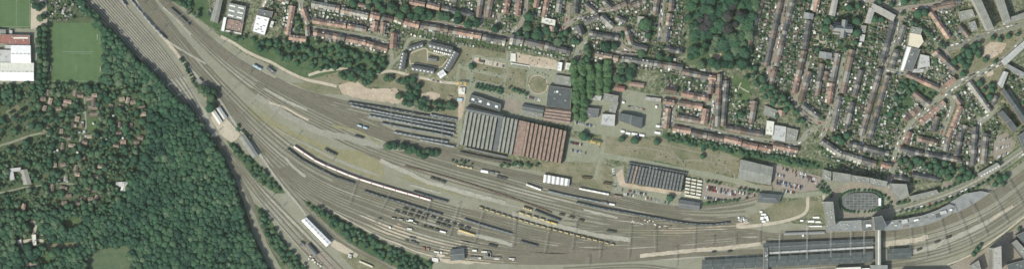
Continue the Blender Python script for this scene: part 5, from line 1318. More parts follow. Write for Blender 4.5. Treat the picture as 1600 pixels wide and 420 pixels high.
# villas and bungalows in the wood
BUNG = [(75, 145, 9), (68, 155, 8), (79, 158, 9), (106, 159, 12), (102, 163, 7), (70, 169, 8), (92, 170, 8), (118, 146, 8), (126, 150, 9), (140, 154, 10), (146, 160, 14), (146, 168, 14), (147, 178, 12), (116, 195, 8), (121, 186, 8), (148, 149, 8), (128, 196, 6), (200, 157, 9), (191, 155, 8), (208, 160, 8),
        (222, 167, 10), (190, 166, 6), (174, 166, 6), (187, 195, 8), (205, 196, 7), (186, 208, 8), (224, 178, 8), (220, 215, 8), (214, 222, 8), (182, 227, 8), (193, 222, 8), (98, 228, 10), (113, 227, 10), (133, 222, 8), (99, 257, 8), (119, 262, 9), (158, 260, 9), (86, 258, 6), (121, 272, 8), (150, 276, 8), (103, 279, 8),
        (82, 293, 11), (100, 293, 11), (147, 297, 10), (108, 305, 8), (130, 310, 8), (142, 310, 8), (151, 308, 8), (101, 317, 8), (121, 317, 9), (130, 246, 7), (140, 213, 7), (96, 205, 7), (108, 216, 6)]
BR = {(106, 159): 'orange', (193, 222): 'orange', (101, 317): 'brown', (103, 279): 'pale', (102, 163): 'tan'}
for (x, y, L), ph in zip(BUNG, rank_places([(b[0], b[1]) for b in BUNG], '')):
    a = R.choice((0.15, 0.15 + math.pi / 2, 0.1, -0.15)) + R.uniform(-.1, .1)
    c, s = math.cos(a), math.sin(a); hw, hd = L / 2, R.uniform(2.4, 3.2)
    cs = [(x + u * hw * c - v * hd * s, y + u * hw * s + v * hd * c) for u, v in ((-1, -1), (1, -1), (1, 1), (-1, 1))]
    rf = BR.get((x, y), R.choice(('brown', 'brown', 'brown', 'tan')))
    cn = {'brown': 'brown', 'tan': 'tan', 'orange': 'orange', 'pale': 'pale'}[rf]
    gable_building(cs, 3, 1.2, '%s roofed bungalow under the trees, %s' % (cn, ph), roof=rf, name='bungalow', cat='bungalow', group='bungalows in the wood', chimneys=1)
WHITE = [(128, 190), (123, 205), (145, 191), (190, 198), (176, 179), (104, 281), (133, 211), (191, 214), (165, 216), (92, 280), (120, 236), (84, 235), (131, 204), (89, 233)]
for (x, y), ph in zip(WHITE, rank_places(WHITE, '')):
    flat_building([(x, y), (x + 3, y + .4), (x + 2.7, y + 3.4), (x - .3, y + 3)], 2.6, 'white caravan between trees, %s' % ph, cat='caravan', name='caravan', roof='white', wall='white', units=1, parapet=False, group='white caravans in the wood')
flat_building([(13, 263), (34, 261), (33, 268), (22, 268), (24, 280), (17, 282)], 6, 'hook shaped pale grey villa roof by the lane in the wood', cat='villa', name='villa', roof='lightgrey')
gable_building([(43, 264), (50, 287), (38, 288), (32, 266)], 5, 2, 'grey brown villa roof right of the hook shaped one', roof='pale', name='villa', cat='villa')
gable_building([(34, 324), (37, 317), (41, 319), (39, 333)], 6, 2, 'orange roofed villa by the lane at the left edge', roof='orange', name='villa', cat='villa')
gable_building([(185, 291), (186, 284), (200, 284), (199, 291)], 5, 1.5, 'upper pale roof deep in the wood', roof='lightgrey', name='villa', cat='villa', wall='white')
gable_building([(189, 299), (192, 286), (198, 287), (196, 300)], 5.3, 1.6, 'lower white roof deep in the wood', roof='offwhite', name='villa', cat='villa', wall='white')
flat_building([(182, 284), (188, 284), (187, 289), (181, 289)], 3.5, 'pale grey annex of the white roofs in the wood', roof='lightgrey')
gable_building([(41, 416), (42, 409), (58, 411), (57, 419)], 6, 2, 'orange brown villa at the lower left edge', roof='orange', name='villa', cat='villa')
flat_building([(50, 366), (57, 365), (58, 382), (52, 383)], 5, 'pale house at the crossing of white drives in the wood', roof='offwhite', units=2, cat='villa', name='villa')
flat_building([(28, 374), (34, 373), (34, 380), (28, 380)], 3, 'pale hut at the left end of the white drives', roof='offwhite', units=0, cat='hut', name='hut')
flat_building([(65, 363), (72, 364), (71, 368), (64, 367)], 3, 'pale green hut right of the white drives', roof='lightgrey', units=0, cat='hut', name='hut')

# ------------------------------------------------------------------ streets
STREETS = [
 ([(1230, -12), (1218, 50), (1204, 106), (1196, 128)], 8, 'brick', 'the street between the two longest terraces', 2),
 ([(1262, 96), (1252, 130), (1243, 158), (1262, 184), (1290, 194)], 6, 'brick', 'the curved street left of the grey bend', 1),
 ([(1318, 90), (1309, 138), (1298, 176), (1288, 205), (1282, 216)], 7, 'tarmac', 'the street beside the red roofed row', 2),
 ([(1404, 26), (1396, 64), (1383, 98), (1364, 152), (1348, 216), (1342, 252), (1340, 262)], 7, 'tarmac', 'the long street left of the factory', 2),
 ([(1610, 34), (1570, 46), (1545, 54), (1512, 66), (1484, 74), (1464, 72)], 9, 'asphalt', 'the street above the little park', 1),
 ([(1330, -8), (1362, 3), (1396, 16), (1420, 13), (1450, 10), (1480, 3), (1512, -8)], 8, 'brick', 'the street along the upper edge right of the church', 1),
 ([(1404, 24), (1432, 40), (1456, 56), (1474, 73), (1482, 92)], 6, 'brick', 'the diagonal street above the factory', 1),
 ([(1600, 62), (1572, 90), (1545, 108), (1505, 126), (1474, 148), (1432, 186), (1410, 214), (1400, 240), (1394, 268), (1386, 292)], 9, 'tarmac', 'the wide diagonal street through the fork', 2),
 ([(1480, 150), (1489, 160), (1470, 214)], 6, 'tarmac', 'the side street below the fork', 1),
 ([(1378, 108), (1400, 112), (1432, 120), (1470, 142)], 5, 'tarmac', 'the lane above the orange row by the factory', 1),
 ([(1531, 182), (1529, 230), (1525, 276)], 6.5, 'tarmac', 'the straight street down to the boulevard', 2),
 ([(1558, 164), (1546, 180), (1532, 190)], 7, 'tarmac', 'the street end below the park', 1),
 ([(1574, 140), (1596, 176), (1612, 210)], 6, 'tarmac', 'the street between the two dark blocks', 1),
 ([(472, -8), (470, 14), (480, 36), (486, 44), (536, 52), (580, 59), (604, 66)], 6.5, 'tarmac', 'the street through the horseshoe rows', 1),
 ([(458, 58), (458, 22), (470, 16)], 4, 'tarmac', 'the lane of the horseshoe estate', 1),
 ([(592, 22), (594, 56)], 5, 'tarmac', 'the short street between two orange rows', 1),
 ([(604, 66), (612, 84), (612, 100)], 4.5, 'tarmac', 'the lane at the edge of the embankment wood', 0),
 ([(396, 42), (410, 12), (420, -8)], 5, 'sand', 'the drive above the white roofed depot', 1),
 ([(600, 25), (640, 38), (680, 36), (760, 50), (796, 60)], 5, 'brick', 'the street under the tree belt', 1),
 ([(823, -8), (818, 30), (800, 52)], 5, 'brick', 'the street between the orange terraces', 1),
 ([(784, -8), (780, 20), (776, 36)], 5, 'brick', 'the street left of the orange terraces', 1),
 ([(888, 8), (886, 34), (880, 46)], 6, 'brick', 'the street end above the sandy bend', 1),
 ([(756, -8), (754, 30), (748, 42)], 5, 'brick', 'the street beside the tan terrace', 1),
 ([(895, 114), (902, 84), (912, 66), (924, 58)], 9, 'tarmac', 'the wide street end left of the poplars', 1),
 ([(884, 42), (900, 30), (930, 18), (960, 14), (990, 2)], 5, 'brick', 'the winding street among small pale rows', 1),
 ([(972, 46), (960, 46), (966, 62), (976, 76), (996, 84), (962, 82)], 6, 'brick', 'the court street by the pale angled row', 1),
 ([(1036, -8), (1034, 20), (1030, 62)], 5, 'brick', 'the street left of the long pale terrace', 2),
 ([(1034, 150), (1062, 153), (1112, 162), (1116, 166)], 5, 'tarmac', 'the middle street of the orange square estate', 1),
 ([(1054, 158), (1050, 194)], 4.5, 'tarmac', 'the left lane of the orange square estate', 1),
 ([(1114, 106), (1118, 130), (1114, 166), (1110, 204)], 5, 'tarmac', 'the right street of the orange square estate', 2),
 ([(1046, 192), (1100, 200), (1140, 210), (1200, 220), (1244, 224), (1262, 206), (1278, 200)], 6, 'tarmac', 'the street below the orange square estate', 1),
 ([(1396, 330), (1440, 317), (1490, 299), (1530, 280), (1566, 258), (1612, 226)], 11, 'asphalt', 'the boulevard', 1),
 ([(1384, 292), (1392, 306), (1402, 322)], 6, 'brick', 'the brick street down to the boulevard', 0),
]
STREETQ = []
STREETS = [(p, w * .8 if w <= 9 else w, m, n, s) for p, w, m, n, s in STREETS]
for pts, w, mat, nm, sides in STREETS:
    q = smooth_line(pts, 4); STREETQ.append(q); occ_line(q, w + 2)
    TZ2[0] += .0007
    road('street', mat, pts, w, 0.26 + 0.004 * len(STREETQ), 4)
    for s in (-1, 1):
        mb = MB(); strip(mb, offset(q, s * (w / 2 + .65)), 1.3, 0.44 + 0.004 * len(STREETQ), 0, 0.14); mb.build('pavement', M['kerb'], kind='structure')
# boulevard median with painted lines
q = STREETQ[-2]
mb = MB(); strip(mb, q, 2.2, 0.60, 0, .14); mb.build('median', M['ballast_pale'], kind='structure')
for s in (-1, 1):
    mb = MB(); strip(mb, offset(q, s * 3.1), 0.22, 0.45, 0); mb.build('lane_marking', M['paint'], kind='structure')
    mb = MB(); strip(mb, offset(q, s * 8.0), 3.0, 0.44, 0); mb.build('grass_strip', M['grass'], kind='structure')
mb = MB(); strip(mb, smooth_line([(1540, 277), (1552, 268), (1562, 262)], 4), 4, 0.62, 0, .1); mb.build('boulevard_crossing', M['garden_d'], kind='structure')
# park and court lawns
G('park_lawn', 'drygrass', [(1484, 82), (1516, 66), (1546, 58), (1600, 46), (1600, 58), (1570, 88), (1546, 104), (1504, 124), (1490, 108)], 0.20, 0.8)
G('park_lawn', 'bare', [(1536, 74), (1548, 66), (1572, 68), (1566, 82), (1550, 92), (1536, 88)], 0.24, 1)
G('park_lawn', 'drygrass', [(1510, 126), (1545, 108), (1568, 96), (1562, 120), (1556, 140), (1562, 160), (1556, 166), (1540, 150), (1524, 138)], 0.20, 0.8)
G('park_lawn', 'bare', [(1540, 112), (1552, 108), (1552, 116), (1542, 120)], 0.24, .8)
G('triangle_lawn', 'grass', [(1145, 122), (1150, 118), (1172, 130), (1172, 150), (1166, 178), (1140, 174)], 0.20, 0.5)
road('path', 'sand', [(1158, 129), (1152, 142), (1148, 158), (1146, 174)], 1.8, 0.26)
road('path', 'sand', [(1156, 136), (1162, 140), (1170, 144)], 1.5, 0.265)
G('playground', 'bare', [(1280, 58), (1290, 54), (1300, 62), (1300, 76), (1288, 74), (1278, 66)], 0.2, 1)
G('playground', 'sand', [(1270, 60), (1278, 52), (1284, 76), (1272, 80)], 0.18, .8)
G('park_floor', 'lush', [(1074, -20), (1194, -20), (1182, 20), (1164, 90), (1160, 106), (1112, 108), (1070, 100), (1078, 60)], 0.18, 1)
G('glade', 'bare', [(1108, 82), (1128, 84), (1124, 94), (1112, 92)], 0.22, 1)
G('court_lawn', 'grass', [(462, 24), (474, 22), (476, 50), (460, 50)], 0.18, .6)
G('church_green', 'grass', [(1286, 30), (1340, 28), (1342, 70), (1290, 66)], 0.16, 1)
G('square', 'brick', [(1553, 214), (1574, 206), (1586, 226), (1576, 250), (1560, 254), (1550, 240)], 0.2, .5)
G('triangle_square', 'brick', [(1474, 282), (1494, 290), (1480, 300), (1470, 300)], 0.2, .5)
G('street_square', 'tarmac', [(1400, 232), (1410, 244), (1400, 254), (1390, 248)], 0.35, .5)
G('rough_grass', 'lush', [(1406, 126), (1424, 118), (1462, 138), (1468, 146), (1440, 162), (1416, 178), (1392, 200), (1396, 160)], 0.2, 1)
G('paved_court', 'concrete', [(1440, 90), (1462, 92), (1456, 112), (1440, 112)], 0.2, .5)
G('playing_court', 'tarmac', [(1404, 140), (1416, 136), (1412, 158), (1402, 164)], 0.24, .5)

# ------------------------------------------------------------------ terraces with gardens
O_, T_, G_, B_, P_, D_, R_ = 'orange', 'tan', 'grey', 'brown', 'pale', 'dark', 'red'
ROWS = [  # start, end, depth, roof colours, garden side seen along the row, garden length
 ((458, 10), (450, 55), 9, (O_, O_, T_), 'R', 8), ((452, 58.5), (479, 62), 9, (O_, T_), 'R', 6), ((481.5, 57), (480.5, 42), 8, (O_, T_), 'R', 0), ((482, 34), (474, 14), 9, (O_, T_), 'R', 5),
 ((489, 33), (541, 41), 9, (O_, T_, O_), 'L', 12), ((543, 41), (573, 47), 9, (O_, T_), 'L', 12), ((490, 51), (539, 60), 9, (T_, B_, O_), 'R', 6), ((541, 61), (572, 67), 9, (O_,), 'R', 5), ((573, 68), (606, 77), 9, (O_, T_, B_), 'R', 5),
 ((487, 6), (531, 14), 9, (T_, P_, O_), 'R', 14), ((533, 16), (576, 25), 9, (O_, T_, P_), 'R', 14), ((579, 23), (594, 27), 10, (O_,), 'R', 5), ((597, 27), (614, 31), 9, (O_, B_), 'R', 8),
 ((587, 34), (585, 50), 9, (O_,), 'R', 5), ((600, 35), (598, 52), 9, (O_,), 'L', 6), ((616, 52), (614, 76), 10, (O_, R_), 'L', 10), ((632, 34), (655, 40), 10, (O_, O_, P_), 'R', 14), ((657, 40), (700, 47), 9, (T_, P_, B_), 'R', 15),
 ((701, 48), (752, 57), 9, (T_, B_, O_, G_), 'R', 15), ((754, 58), (790, 65), 9, (T_, G_), 'R', 14), ((617, 27), (630, 33), 9, (T_, B_), 'R', 10), ((640, 3), (664, 9), 9, (O_, T_), 'L', 10), ((667, 8), (687, 13), 9, (O_,), 'L', 10),
 ((690, 13), (712, 19), 9, (G_, P_), 'L', 12), ((719, 19), (741, 25), 9, (G_,), 'L', 12), ((752, -6), (747, 28), 9, (G_, P_), 'R', 14), ((768, -6), (762, 28), 9, (T_, O_, T_), 'L', 10), ((795, -6), (790, 22), 9, (O_, R_), 'R', 8),
 ((813, -6), (809, 25), 9, (O_, R_), 'R', 8), ((840, -6), (837, 13), 9, (O_,), 'L', 6), ((856, -6), (850, 28), 9, (O_, R_, O_), 'L', 10), ((876, -6), (872, 20), 9, (G_, P_), 'L', 6), ((901, -6), (898, 22), 9, (G_, D_), 'L', 8),
 ((912, 36), (936, 27), 9, (P_, G_), 'L', 8), ((939, 25), (958, 43), 9, (P_, G_), 'R', 8), ((903, 40), (910, 55), 10, (D_,), 'R', 4), ((978, 44), (986, 70), 9, (P_, T_), 'L', 8), ((988, 71), (1011, 77), 9, (G_,), 'L', 8),
 ((1027, -6), (1023, 24), 9, (P_, T_), 'R', 14), ((1050, -6), (1048, 18), 9, (G_, P_), 'L', 14), ((1046, 22), (1040, 66), 9, (P_, G_, T_), 'L', 18), ((930, 84), (956, 90), 9, (T_, B_), 'R', 8), ((957.5, 90.5), (966, 92), 9, (T_,), 'R', 4),
 ((970, 92), (1020, 99), 9, (G_, D_, P_), 'R', 8), ((1021, 99), (1066, 106), 9, (G_, P_, T_), 'R', 6), ((820, 64), (850, 71), 9, (O_, B_, T_), 'R', 11), ((851, 71), (891, 81), 9, (G_, D_, P_), 'R', 11), ((797, 60), (818, 64), 12, (G_, P_), 'R', 10),
 ((914, 6), (930, 20), 8, (P_, G_), 'L', 6), ((942, 2), (956, 13), 8, (G_, P_), 'L', 6), ((960, 14), (978, 6), 8, (P_, T_), 'R', 6), ((962, 28), (978, 34), 8, (G_,), 'R', 6), ((984, 10), (1008, 2), 8, (P_, T_, O_), 'R', 10), ((920, 52), (966, 60), 8, (G_, D_), 'R', 10),
 ((1012, 40), (1010, 66), 8, (G_,), 'R', 6), ((1040, 75), (1066, 82), 8, (G_, P_), 'L', 8), ((1065, 112), (1118, 123), 9, (O_, B_, O_, G_), 'R', 12), ((1112, 126), (1109, 147), 9, (O_, B_), 'R', 6), ((1039, 140), (1057, 143), 9, (O_, B_), 'L', 6),
 ((1065, 146), (1107, 154), 9, (O_, B_, R_), 'L', 12), ((1036, 158), (1054, 161), 9, (O_, B_), 'R', 4), ((1044, 169), (1040, 201), 9, (O_, T_), 'R', 6), ((1060, 161), (1097, 167), 9, (O_, T_, B_), 'R', 9), ((1103, 170), (1099, 194), 10, (O_,), 'R', 3),
 ((1057, 183), (1092, 189), 9, (O_, T_), 'L', 8), ((1051, 200), (1079, 205), 9, (B_, O_, T_), 'R', 5), ((1080, 207), (1104, 212), 9, (B_, T_, O_), 'R', 5), ((1105, 212), (1130, 217), 9, (B_, T_), 'R', 5), ((1131, 216), (1158, 222), 9, (R_, O_), 'R', 8),
 ((1160, 224), (1183, 229), 9, (R_, O_, T_), 'R', 8), ((1185, 229), (1205, 233), 9, (O_, R_), 'R', 7), ((1207, 227), (1246, 235), 9, (O_, R_, O_), 'R', 7), ((1133, 200), (1192, 210), 9, (O_, O_, B_), 'L', 9), ((1124, 116), (1120, 198), 8, (T_, P_, O_, R_), 'R', 0),
 ((1135, 126), (1129, 197), 8, (G_, D_, P_), 'R', 4), ((1179, 158), (1173, 192), 9, (G_, P_), 'R', 6), ((1192, -6), (1160, 104), 8, (B_, T_, G_, P_), 'L', 13), ((1221, -6), (1196, 104), 8, (G_, B_, T_), 'R', 12), ((1240, -6), (1212, 104), 8, (T_, B_, G_, T_), 'L', 14),
 ((1211, 106), (1204, 133), 8, (T_, B_), 'L', 12), ((1264, 33), (1257, 78), 9, (G_, D_), 'R', 14), ((1256, 80), (1240, 146), 9, (O_, R_, T_), 'R', 14), ((1278, -6), (1273, 19), 9, (O_, P_, R_), 'R', 10), ((1264, 112), (1251, 158), 9, (T_, P_, T_), 'L', 14),
 ((1253, 164), (1279, 184), 9, (G_,), 'L', 10), ((1309, 84), (1300, 128), 9, (G_, T_, P_), 'R', 12), ((1299.5, 130), (1295, 162), 9, (R_, O_, P_), 'R', 14), ((1331, 78), (1316, 146), 9, (T_, O_), 'L', 14), ((1396, 34), (1377, 98), 9, (G_, D_), 'R', 14),
 ((1375, 108), (1345, 212), 8, (B_, G_, T_, P_), 'R', 15), ((1412, 40), (1403, 70), 9, (G_, D_), 'L', 6), ((1401, 78), (1391, 106), 9, (B_, G_), 'L', 8), ((1386, 118), (1358, 215), 8, (P_, G_, T_, D_), 'L', 15), ((1311, 150), (1300, 205), 9, (G_, T_, D_), 'L', 14),
 ((1453, 19), (1482, 60), 9, (O_, T_), 'L', 12), ((1456, 14), (1490, 7), 8, (O_, T_), 'R', 8), ((1415, 116), (1465, 138), 9, (O_, T_, R_), 'L', 7), ((1491, 123), (1473, 138), 9, (O_,), 'R', 5), ((1427, 145), (1451, 164), 9, (T_, P_, B_), 'R', 8), ((1436, 168), (1414, 187), 9, (O_, O_, T_), 'R', 5),
 ((1475, 160), (1437, 192), 9, (T_, O_), 'L', 12), ((1490, 148), (1500, 163), 9, (O_, T_), 'L', 8), ((1500, 166), (1481, 214), 9, (T_, O_), 'L', 14), ((1464, 182), (1459, 206), 8, (T_, G_), 'R', 6), ((1421, 206), (1415, 224), 9, (O_, R_), 'L', 4), ((1433, 216), (1464, 223), 9, (O_, B_), 'R', 10),
 ((1487, 198), (1478, 226), 8, (T_, O_), 'L', 6), ((1523, 198), (1519, 258), 9, (G_, D_), 'R', 14), ((1540, 208), (1535, 256), 9, (G_, D_, P_), 'L', 10), ((1513, 128), (1546, 174), 9, (P_, G_), 'R', 12), ((1460, 80), (1494, 112), 9, (O_, P_, T_), 'R', 9),
 ((1283, 219), (1314, 241), 9, (G_, P_), 'R', 12), ((1316, 240), (1346, 250), 9, (G_, P_), 'R', 10), ((1347, 250), (1368, 256), 9, (B_, O_), 'R', 8), ((1376, 256), (1392, 260), 9, (O_, R_), 'R', 6), ((1326, 224), (1388, 240), 8, (G_, D_), 'R', 6),
 ((1406, 232), (1440, 240), 8, (G_, D_), 'R', 8), ((1444, 240), (1500, 250), 8, (G_, D_, P_), 'L', 12), ((1424, 272), (1466, 280), 8, (G_, D_), 'L', 10), ((1396, 276), (1420, 282), 8, (G_,), 'L', 8), ((1501, 206), (1495, 242), 8, (G_, P_, D_), 'R', 10),
 ((1480, 214), (1476, 236), 8, (G_, T_), 'R', 6), ((1508, 196), (1504, 206), 8, (G_,), 'R', 6), ((1470, 8), (1500, 2), 7, (O_, G_), 'R', 6), ((1498, 40), (1512, 58), 8, (B_, O_), 'R', 8), ((1284, 100), (1276, 150), 8, (G_, T_), 'R', 12),
 ((1345, 110), (1334, 150), 8, (B_, G_), 'R', 12), ((1332, 160), (1322, 200), 8, (G_, D_), 'R', 12), ((1292, 112), (1288, 126), 8, (T_,), 'R', 8), ((1556, 150), (1550, 164), 7, (P_,), 'R', 5), ((560, 8), (574, 10), 7, (O_,), 'R', 5), ((430, -6), (452, 4), 8, (T_, O_), 'R', 6), ((694, -6), (714, 1), 8, (T_, G_), 'R', 8),
]
mids = [((a[0] + b[0]) / 2, (a[1] + b[1]) / 2) for a, b, *_ in ROWS]
ROWPH = rank_places(mids, 'row')
HOUSES = []
SHEDS = []
GARD = {k: MB() for k in 'abcd'}
FENCE = MB()
GZ = []
SHRUBS = []
for (a, b, dep, cols, side, gl), ph in zip(ROWS, ROWPH):
    dep = dep - 1 if dep < 10 else dep
    A, B = Vector(a), Vector(b)
    L = (B - A).length; n = max(1, round(L / (5.6 if dep < 8 else 6.0)))
    w = L / n
    wa, wb = P(a), P(b)
    th = math.atan2(wb.y - wa.y, wb.x - wa.x)
    u = (B - A) / L; rt = Vector((-u.y, u.x))            # right hand side as seen on the map
    g = rt if side == 'R' else -rt
    vertical = abs(u.y) > abs(u.x)
    first_is = ('top' if A.y < B.y else 'bottom') if vertical else ('left' if A.x < B.x else 'right')
    occ([A + rt * dep / 2, B + rt * dep / 2, B - rt * dep / 2, A - rt * dep / 2], 0.5)
    gz = 0.47 + 0.002 * len(GZ); GZ.append(1)
    col_run = R.choice(cols)
    for i in range(n):
        c = A + u * w * (i + .5)
        if R.random() < .4: col_run = R.choice(cols)
        HOUSES.append(dict(p=c, th=th + (0 if side == 'R' else math.pi), w=w, d=dep, col=col_run, lab='%s terraced house, %s from %s, %s' % (col_run, ordinal(i + 1), first_is, ph), nth='%s house from %s, %s' % (ordinal(i + 1), first_is, ph)))
        if gl > 2:
            # strips of the garden from the house outwards
            y0 = dep / 2 + 0.1; e0 = -w / 2; e1 = w / 2
            cuts = sorted([R.uniform(2, 4.5), R.uniform(gl * .5, gl * .8)])
            segs = [(0, cuts[0], R.choice('aadd')), (cuts[0], cuts[1], R.choice('bbcca')), (cuts[1], gl, R.choice('bcca'))]
            for s0, s1, k in segs:
                q = [c + u * e0 + g * (y0 + s0), c + u * e1 + g * (y0 + s0), c + u * e1 + g * (y0 + s1), c + u * e0 + g * (y0 + s1)]
                v = [P(p, gz) for p in q]
                if area2([(p.x, p.y) for p in v]) < 0: v.reverse()
                GARD[k].face(v)
            q0, q1 = c + u * e1 + g * y0, c + u * e1 + g * (y0 + gl)
            m = (q0 + q1) / 2; pw = P(m)
            FENCE.box((pw.x, pw.y, 0.95), (0.12 if R.random() < .6 else 0.7, (q1 - q0).length, 1.6), rz=math.atan2(-(q1 - q0).y, (q1 - q0).x) - math.pi / 2, m=0 if R.random() < .6 else 1)
            if R.random() < .75:
                s = c + u * R.uniform(-.25, .25) * w + g * (y0 + gl - R.uniform(1.4, 2.2))
                if is_free(s.x, s.y): SHEDS.append((s, th + R.choice((0, 0, math.pi / 2)), R.uniform(2.4, 3.8), R.uniform(2.0, 3.0), 'shed', HOUSES[-1]))
            if R.random() < .33:
                s = c + u * R.uniform(-.2, .2) * w + g * (y0 + R.uniform(1.3, 1.9))
                SHEDS.append((s, th, R.uniform(2.5, w * .8), R.uniform(2.2, 3.4), 'glass', HOUSES[-1]))
            for _ in range(R.randint(1, 4)):
                s = c + u * R.uniform(-.45, .45) * w + g * (y0 + R.uniform(1.5, gl))
                SHRUBS.append((s.x, s.y, R.uniform(.6, 1.9)))
QUART = [[(402, -5), (620, -5), (616, 78), (490, 60), (448, 60)], [(616, -5), (1074, -5), (1066, 100), (1000, 96), (800, 60), (616, 30)], [(1030, 100), (1130, 112), (1200, 214), (1034, 204)], [(1166, -5), (1420, -5), (1400, 220), (1384, 262), (1290, 240), (1270, 205), (1196, 120)],
         [(1400, 100), (1420, 20), (1510, 0), (1520, 50), (1480, 66), (1496, 120), (1470, 130)], [(1400, 200), (1500, 130), (1560, 170), (1560, 205), (1526, 262), (1400, 286)], [(1566, 120), (1610, 110), (1610, 200)], [(74, -5), (126, -5), (138, 26), (76, 34)], [(1290, 210), (1390, 240), (1380, 276), (1300, 262)]]
def row_angle(x, y):
    k = min(range(len(mids)), key=lambda i: (mids[i][0] - x) ** 2 + (mids[i][1] - y) ** 2)
    a, b = P(ROWS[k][0]), P(ROWS[k][1]); return math.atan2(b.y - a.y, b.x - a.x)
FILL = []
for poly in QUART:
    yy = min(p[1] for p in poly)
    while yy < max(p[1] for p in poly):
        xx = min(p[0] for p in poly)
        while xx < max(p[0] for p in poly):
            x, y = xx + R.uniform(-2, 2), yy + R.uniform(-2, 2); xx += 4.6
            if not inside((x, y), poly) or not is_free(x, y, 2): continue
            th = row_angle(x, y); w, l = R.uniform(2, 4.5), R.uniform(3, 6.5)
            p = P((x, y)); ca, sa = math.cos(th), math.sin(th)
            GZ.append(1); z = 0.36 + .00011 * len(GZ)
            GARD[R.choice('abbcccad')].face([(p.x + u * w / 2 * ca - v * l / 2 * sa, p.y + u * w / 2 * sa + v * l / 2 * ca, z) for u, v in ((-1, -1), (1, -1), (1, 1), (-1, 1))])
            q = R.random()
            if q < .3: FILL.append((x, y, th, R.uniform(1.8, 5.0), R.uniform(1.8, 4.2)))
            elif q < .62: SHRUBS.append((x, y, R.uniform(.7, 2.0)))
            if R.random() < .35: FENCE.box((p.x, p.y, .95), (R.choice((.12, .6)), l * 1.3, 1.6), rz=th, m=R.choice((0, 1)))
        yy += 4.6
for k, nm in zip('abcd', ('garden_paving', 'garden_lawn', 'garden_bed', 'garden_terrace')):
    GARD[k].build(nm, M['garden_' + k], kind='structure')
FENCE.build('garden_fences', [M['wood'], M['hedge']], kind='stuff')

# one house of each size class, copied along the rows
def house_meshes(d):
    h, rise = 6.0, d * .42
    w = 1.0                                   # unit width, scaled in x for the row
    mb = MB(); mb.prism([(-.5, -d / 2), (.5, -d / 2), (.5, d / 2), (-.5, d / 2)], 0, h)
    mb.face([(.5, -d / 2, h), (.5, d / 2, h), (.5, 0, h + rise)]); mb.face([(-.5, d / 2, h), (-.5, -d / 2, h), (-.5, 0, h + rise)])
    wall = mb
    rf = MB(); e = d / 2 + .35; ze = h - .12; zr = h + rise + .12
    x0, x1 = -.498, .498
    rf.face([(x0, -e, ze), (x1, -e, ze), (x1, 0, zr), (x0, 0, zr)]); rf.face([(x0, 0, zr), (x1, 0, zr), (x1, e, ze), (x0, e, ze)])
    for sy in (-1, 1):
        rf.face([(x0, sy * e, ze - .2), (x1, sy * e, ze - .2), (x1, sy * e, ze), (x0, sy * e, ze)] if sy < 0 else [(x1, e, ze - .2), (x0, e, ze - .2), (x0, e, ze), (x1, e, ze)])
    for x, s in ((x0, 1), (x1, -1)):
        p = [(x, -e, ze), (x, 0, zr), (x, e, ze), (x, e, ze - .2), (x, 0, zr - .2), (x, -e, ze - .2)]
        rf.face([p[0], p[1], p[4], p[5]] if s > 0 else [p[5], p[4], p[1], p[0]]); rf.face([p[1], p[2], p[3], p[4]] if s > 0 else [p[4], p[3], p[2], p[1]])
    return wall, rf
HMESH = {d: house_meshes(d) for d in (6, 7, 8, 9, 10, 12)}
HM = {}
def hm(d, part, mat):
    k = (d, part, mat.name)
    if k not in HM: HM[k] = HMESH[d][0 if part == 'wall' else 1].mesh(part, mat)
    return HM[k]
chim = {}
order = sorted(range(len(HOUSES)), key=lambda i: -(HOUSES[i]['w'] * HOUSES[i]['d'] + (8 if HOUSES[i]['col'] in ('orange', 'red') else 0)))
as_thing = set([i for i in order if 0 < HOUSES[i]['p'].y < 420][:298])
ALIKE = {'grey': ('grey', 'grey', 'dark', 'pale'), 'dark': ('dark', 'grey', 'dark'), 'pale': ('pale', 'grey', 'tan'), 'tan': ('tan', 'brown', 'pale', 'tan'), 'brown': ('brown', 'tan', 'grey'), 'orange': ('orange', 'tan', 'red', 'orange'), 'red': ('red', 'orange', 'brown')}
STUFF = MB(); stuff_mats = [M['wall']] + [ROOF[c] for c in ROOF]; ridx = {c: 1 + k for k, c in enumerate(ROOF)}
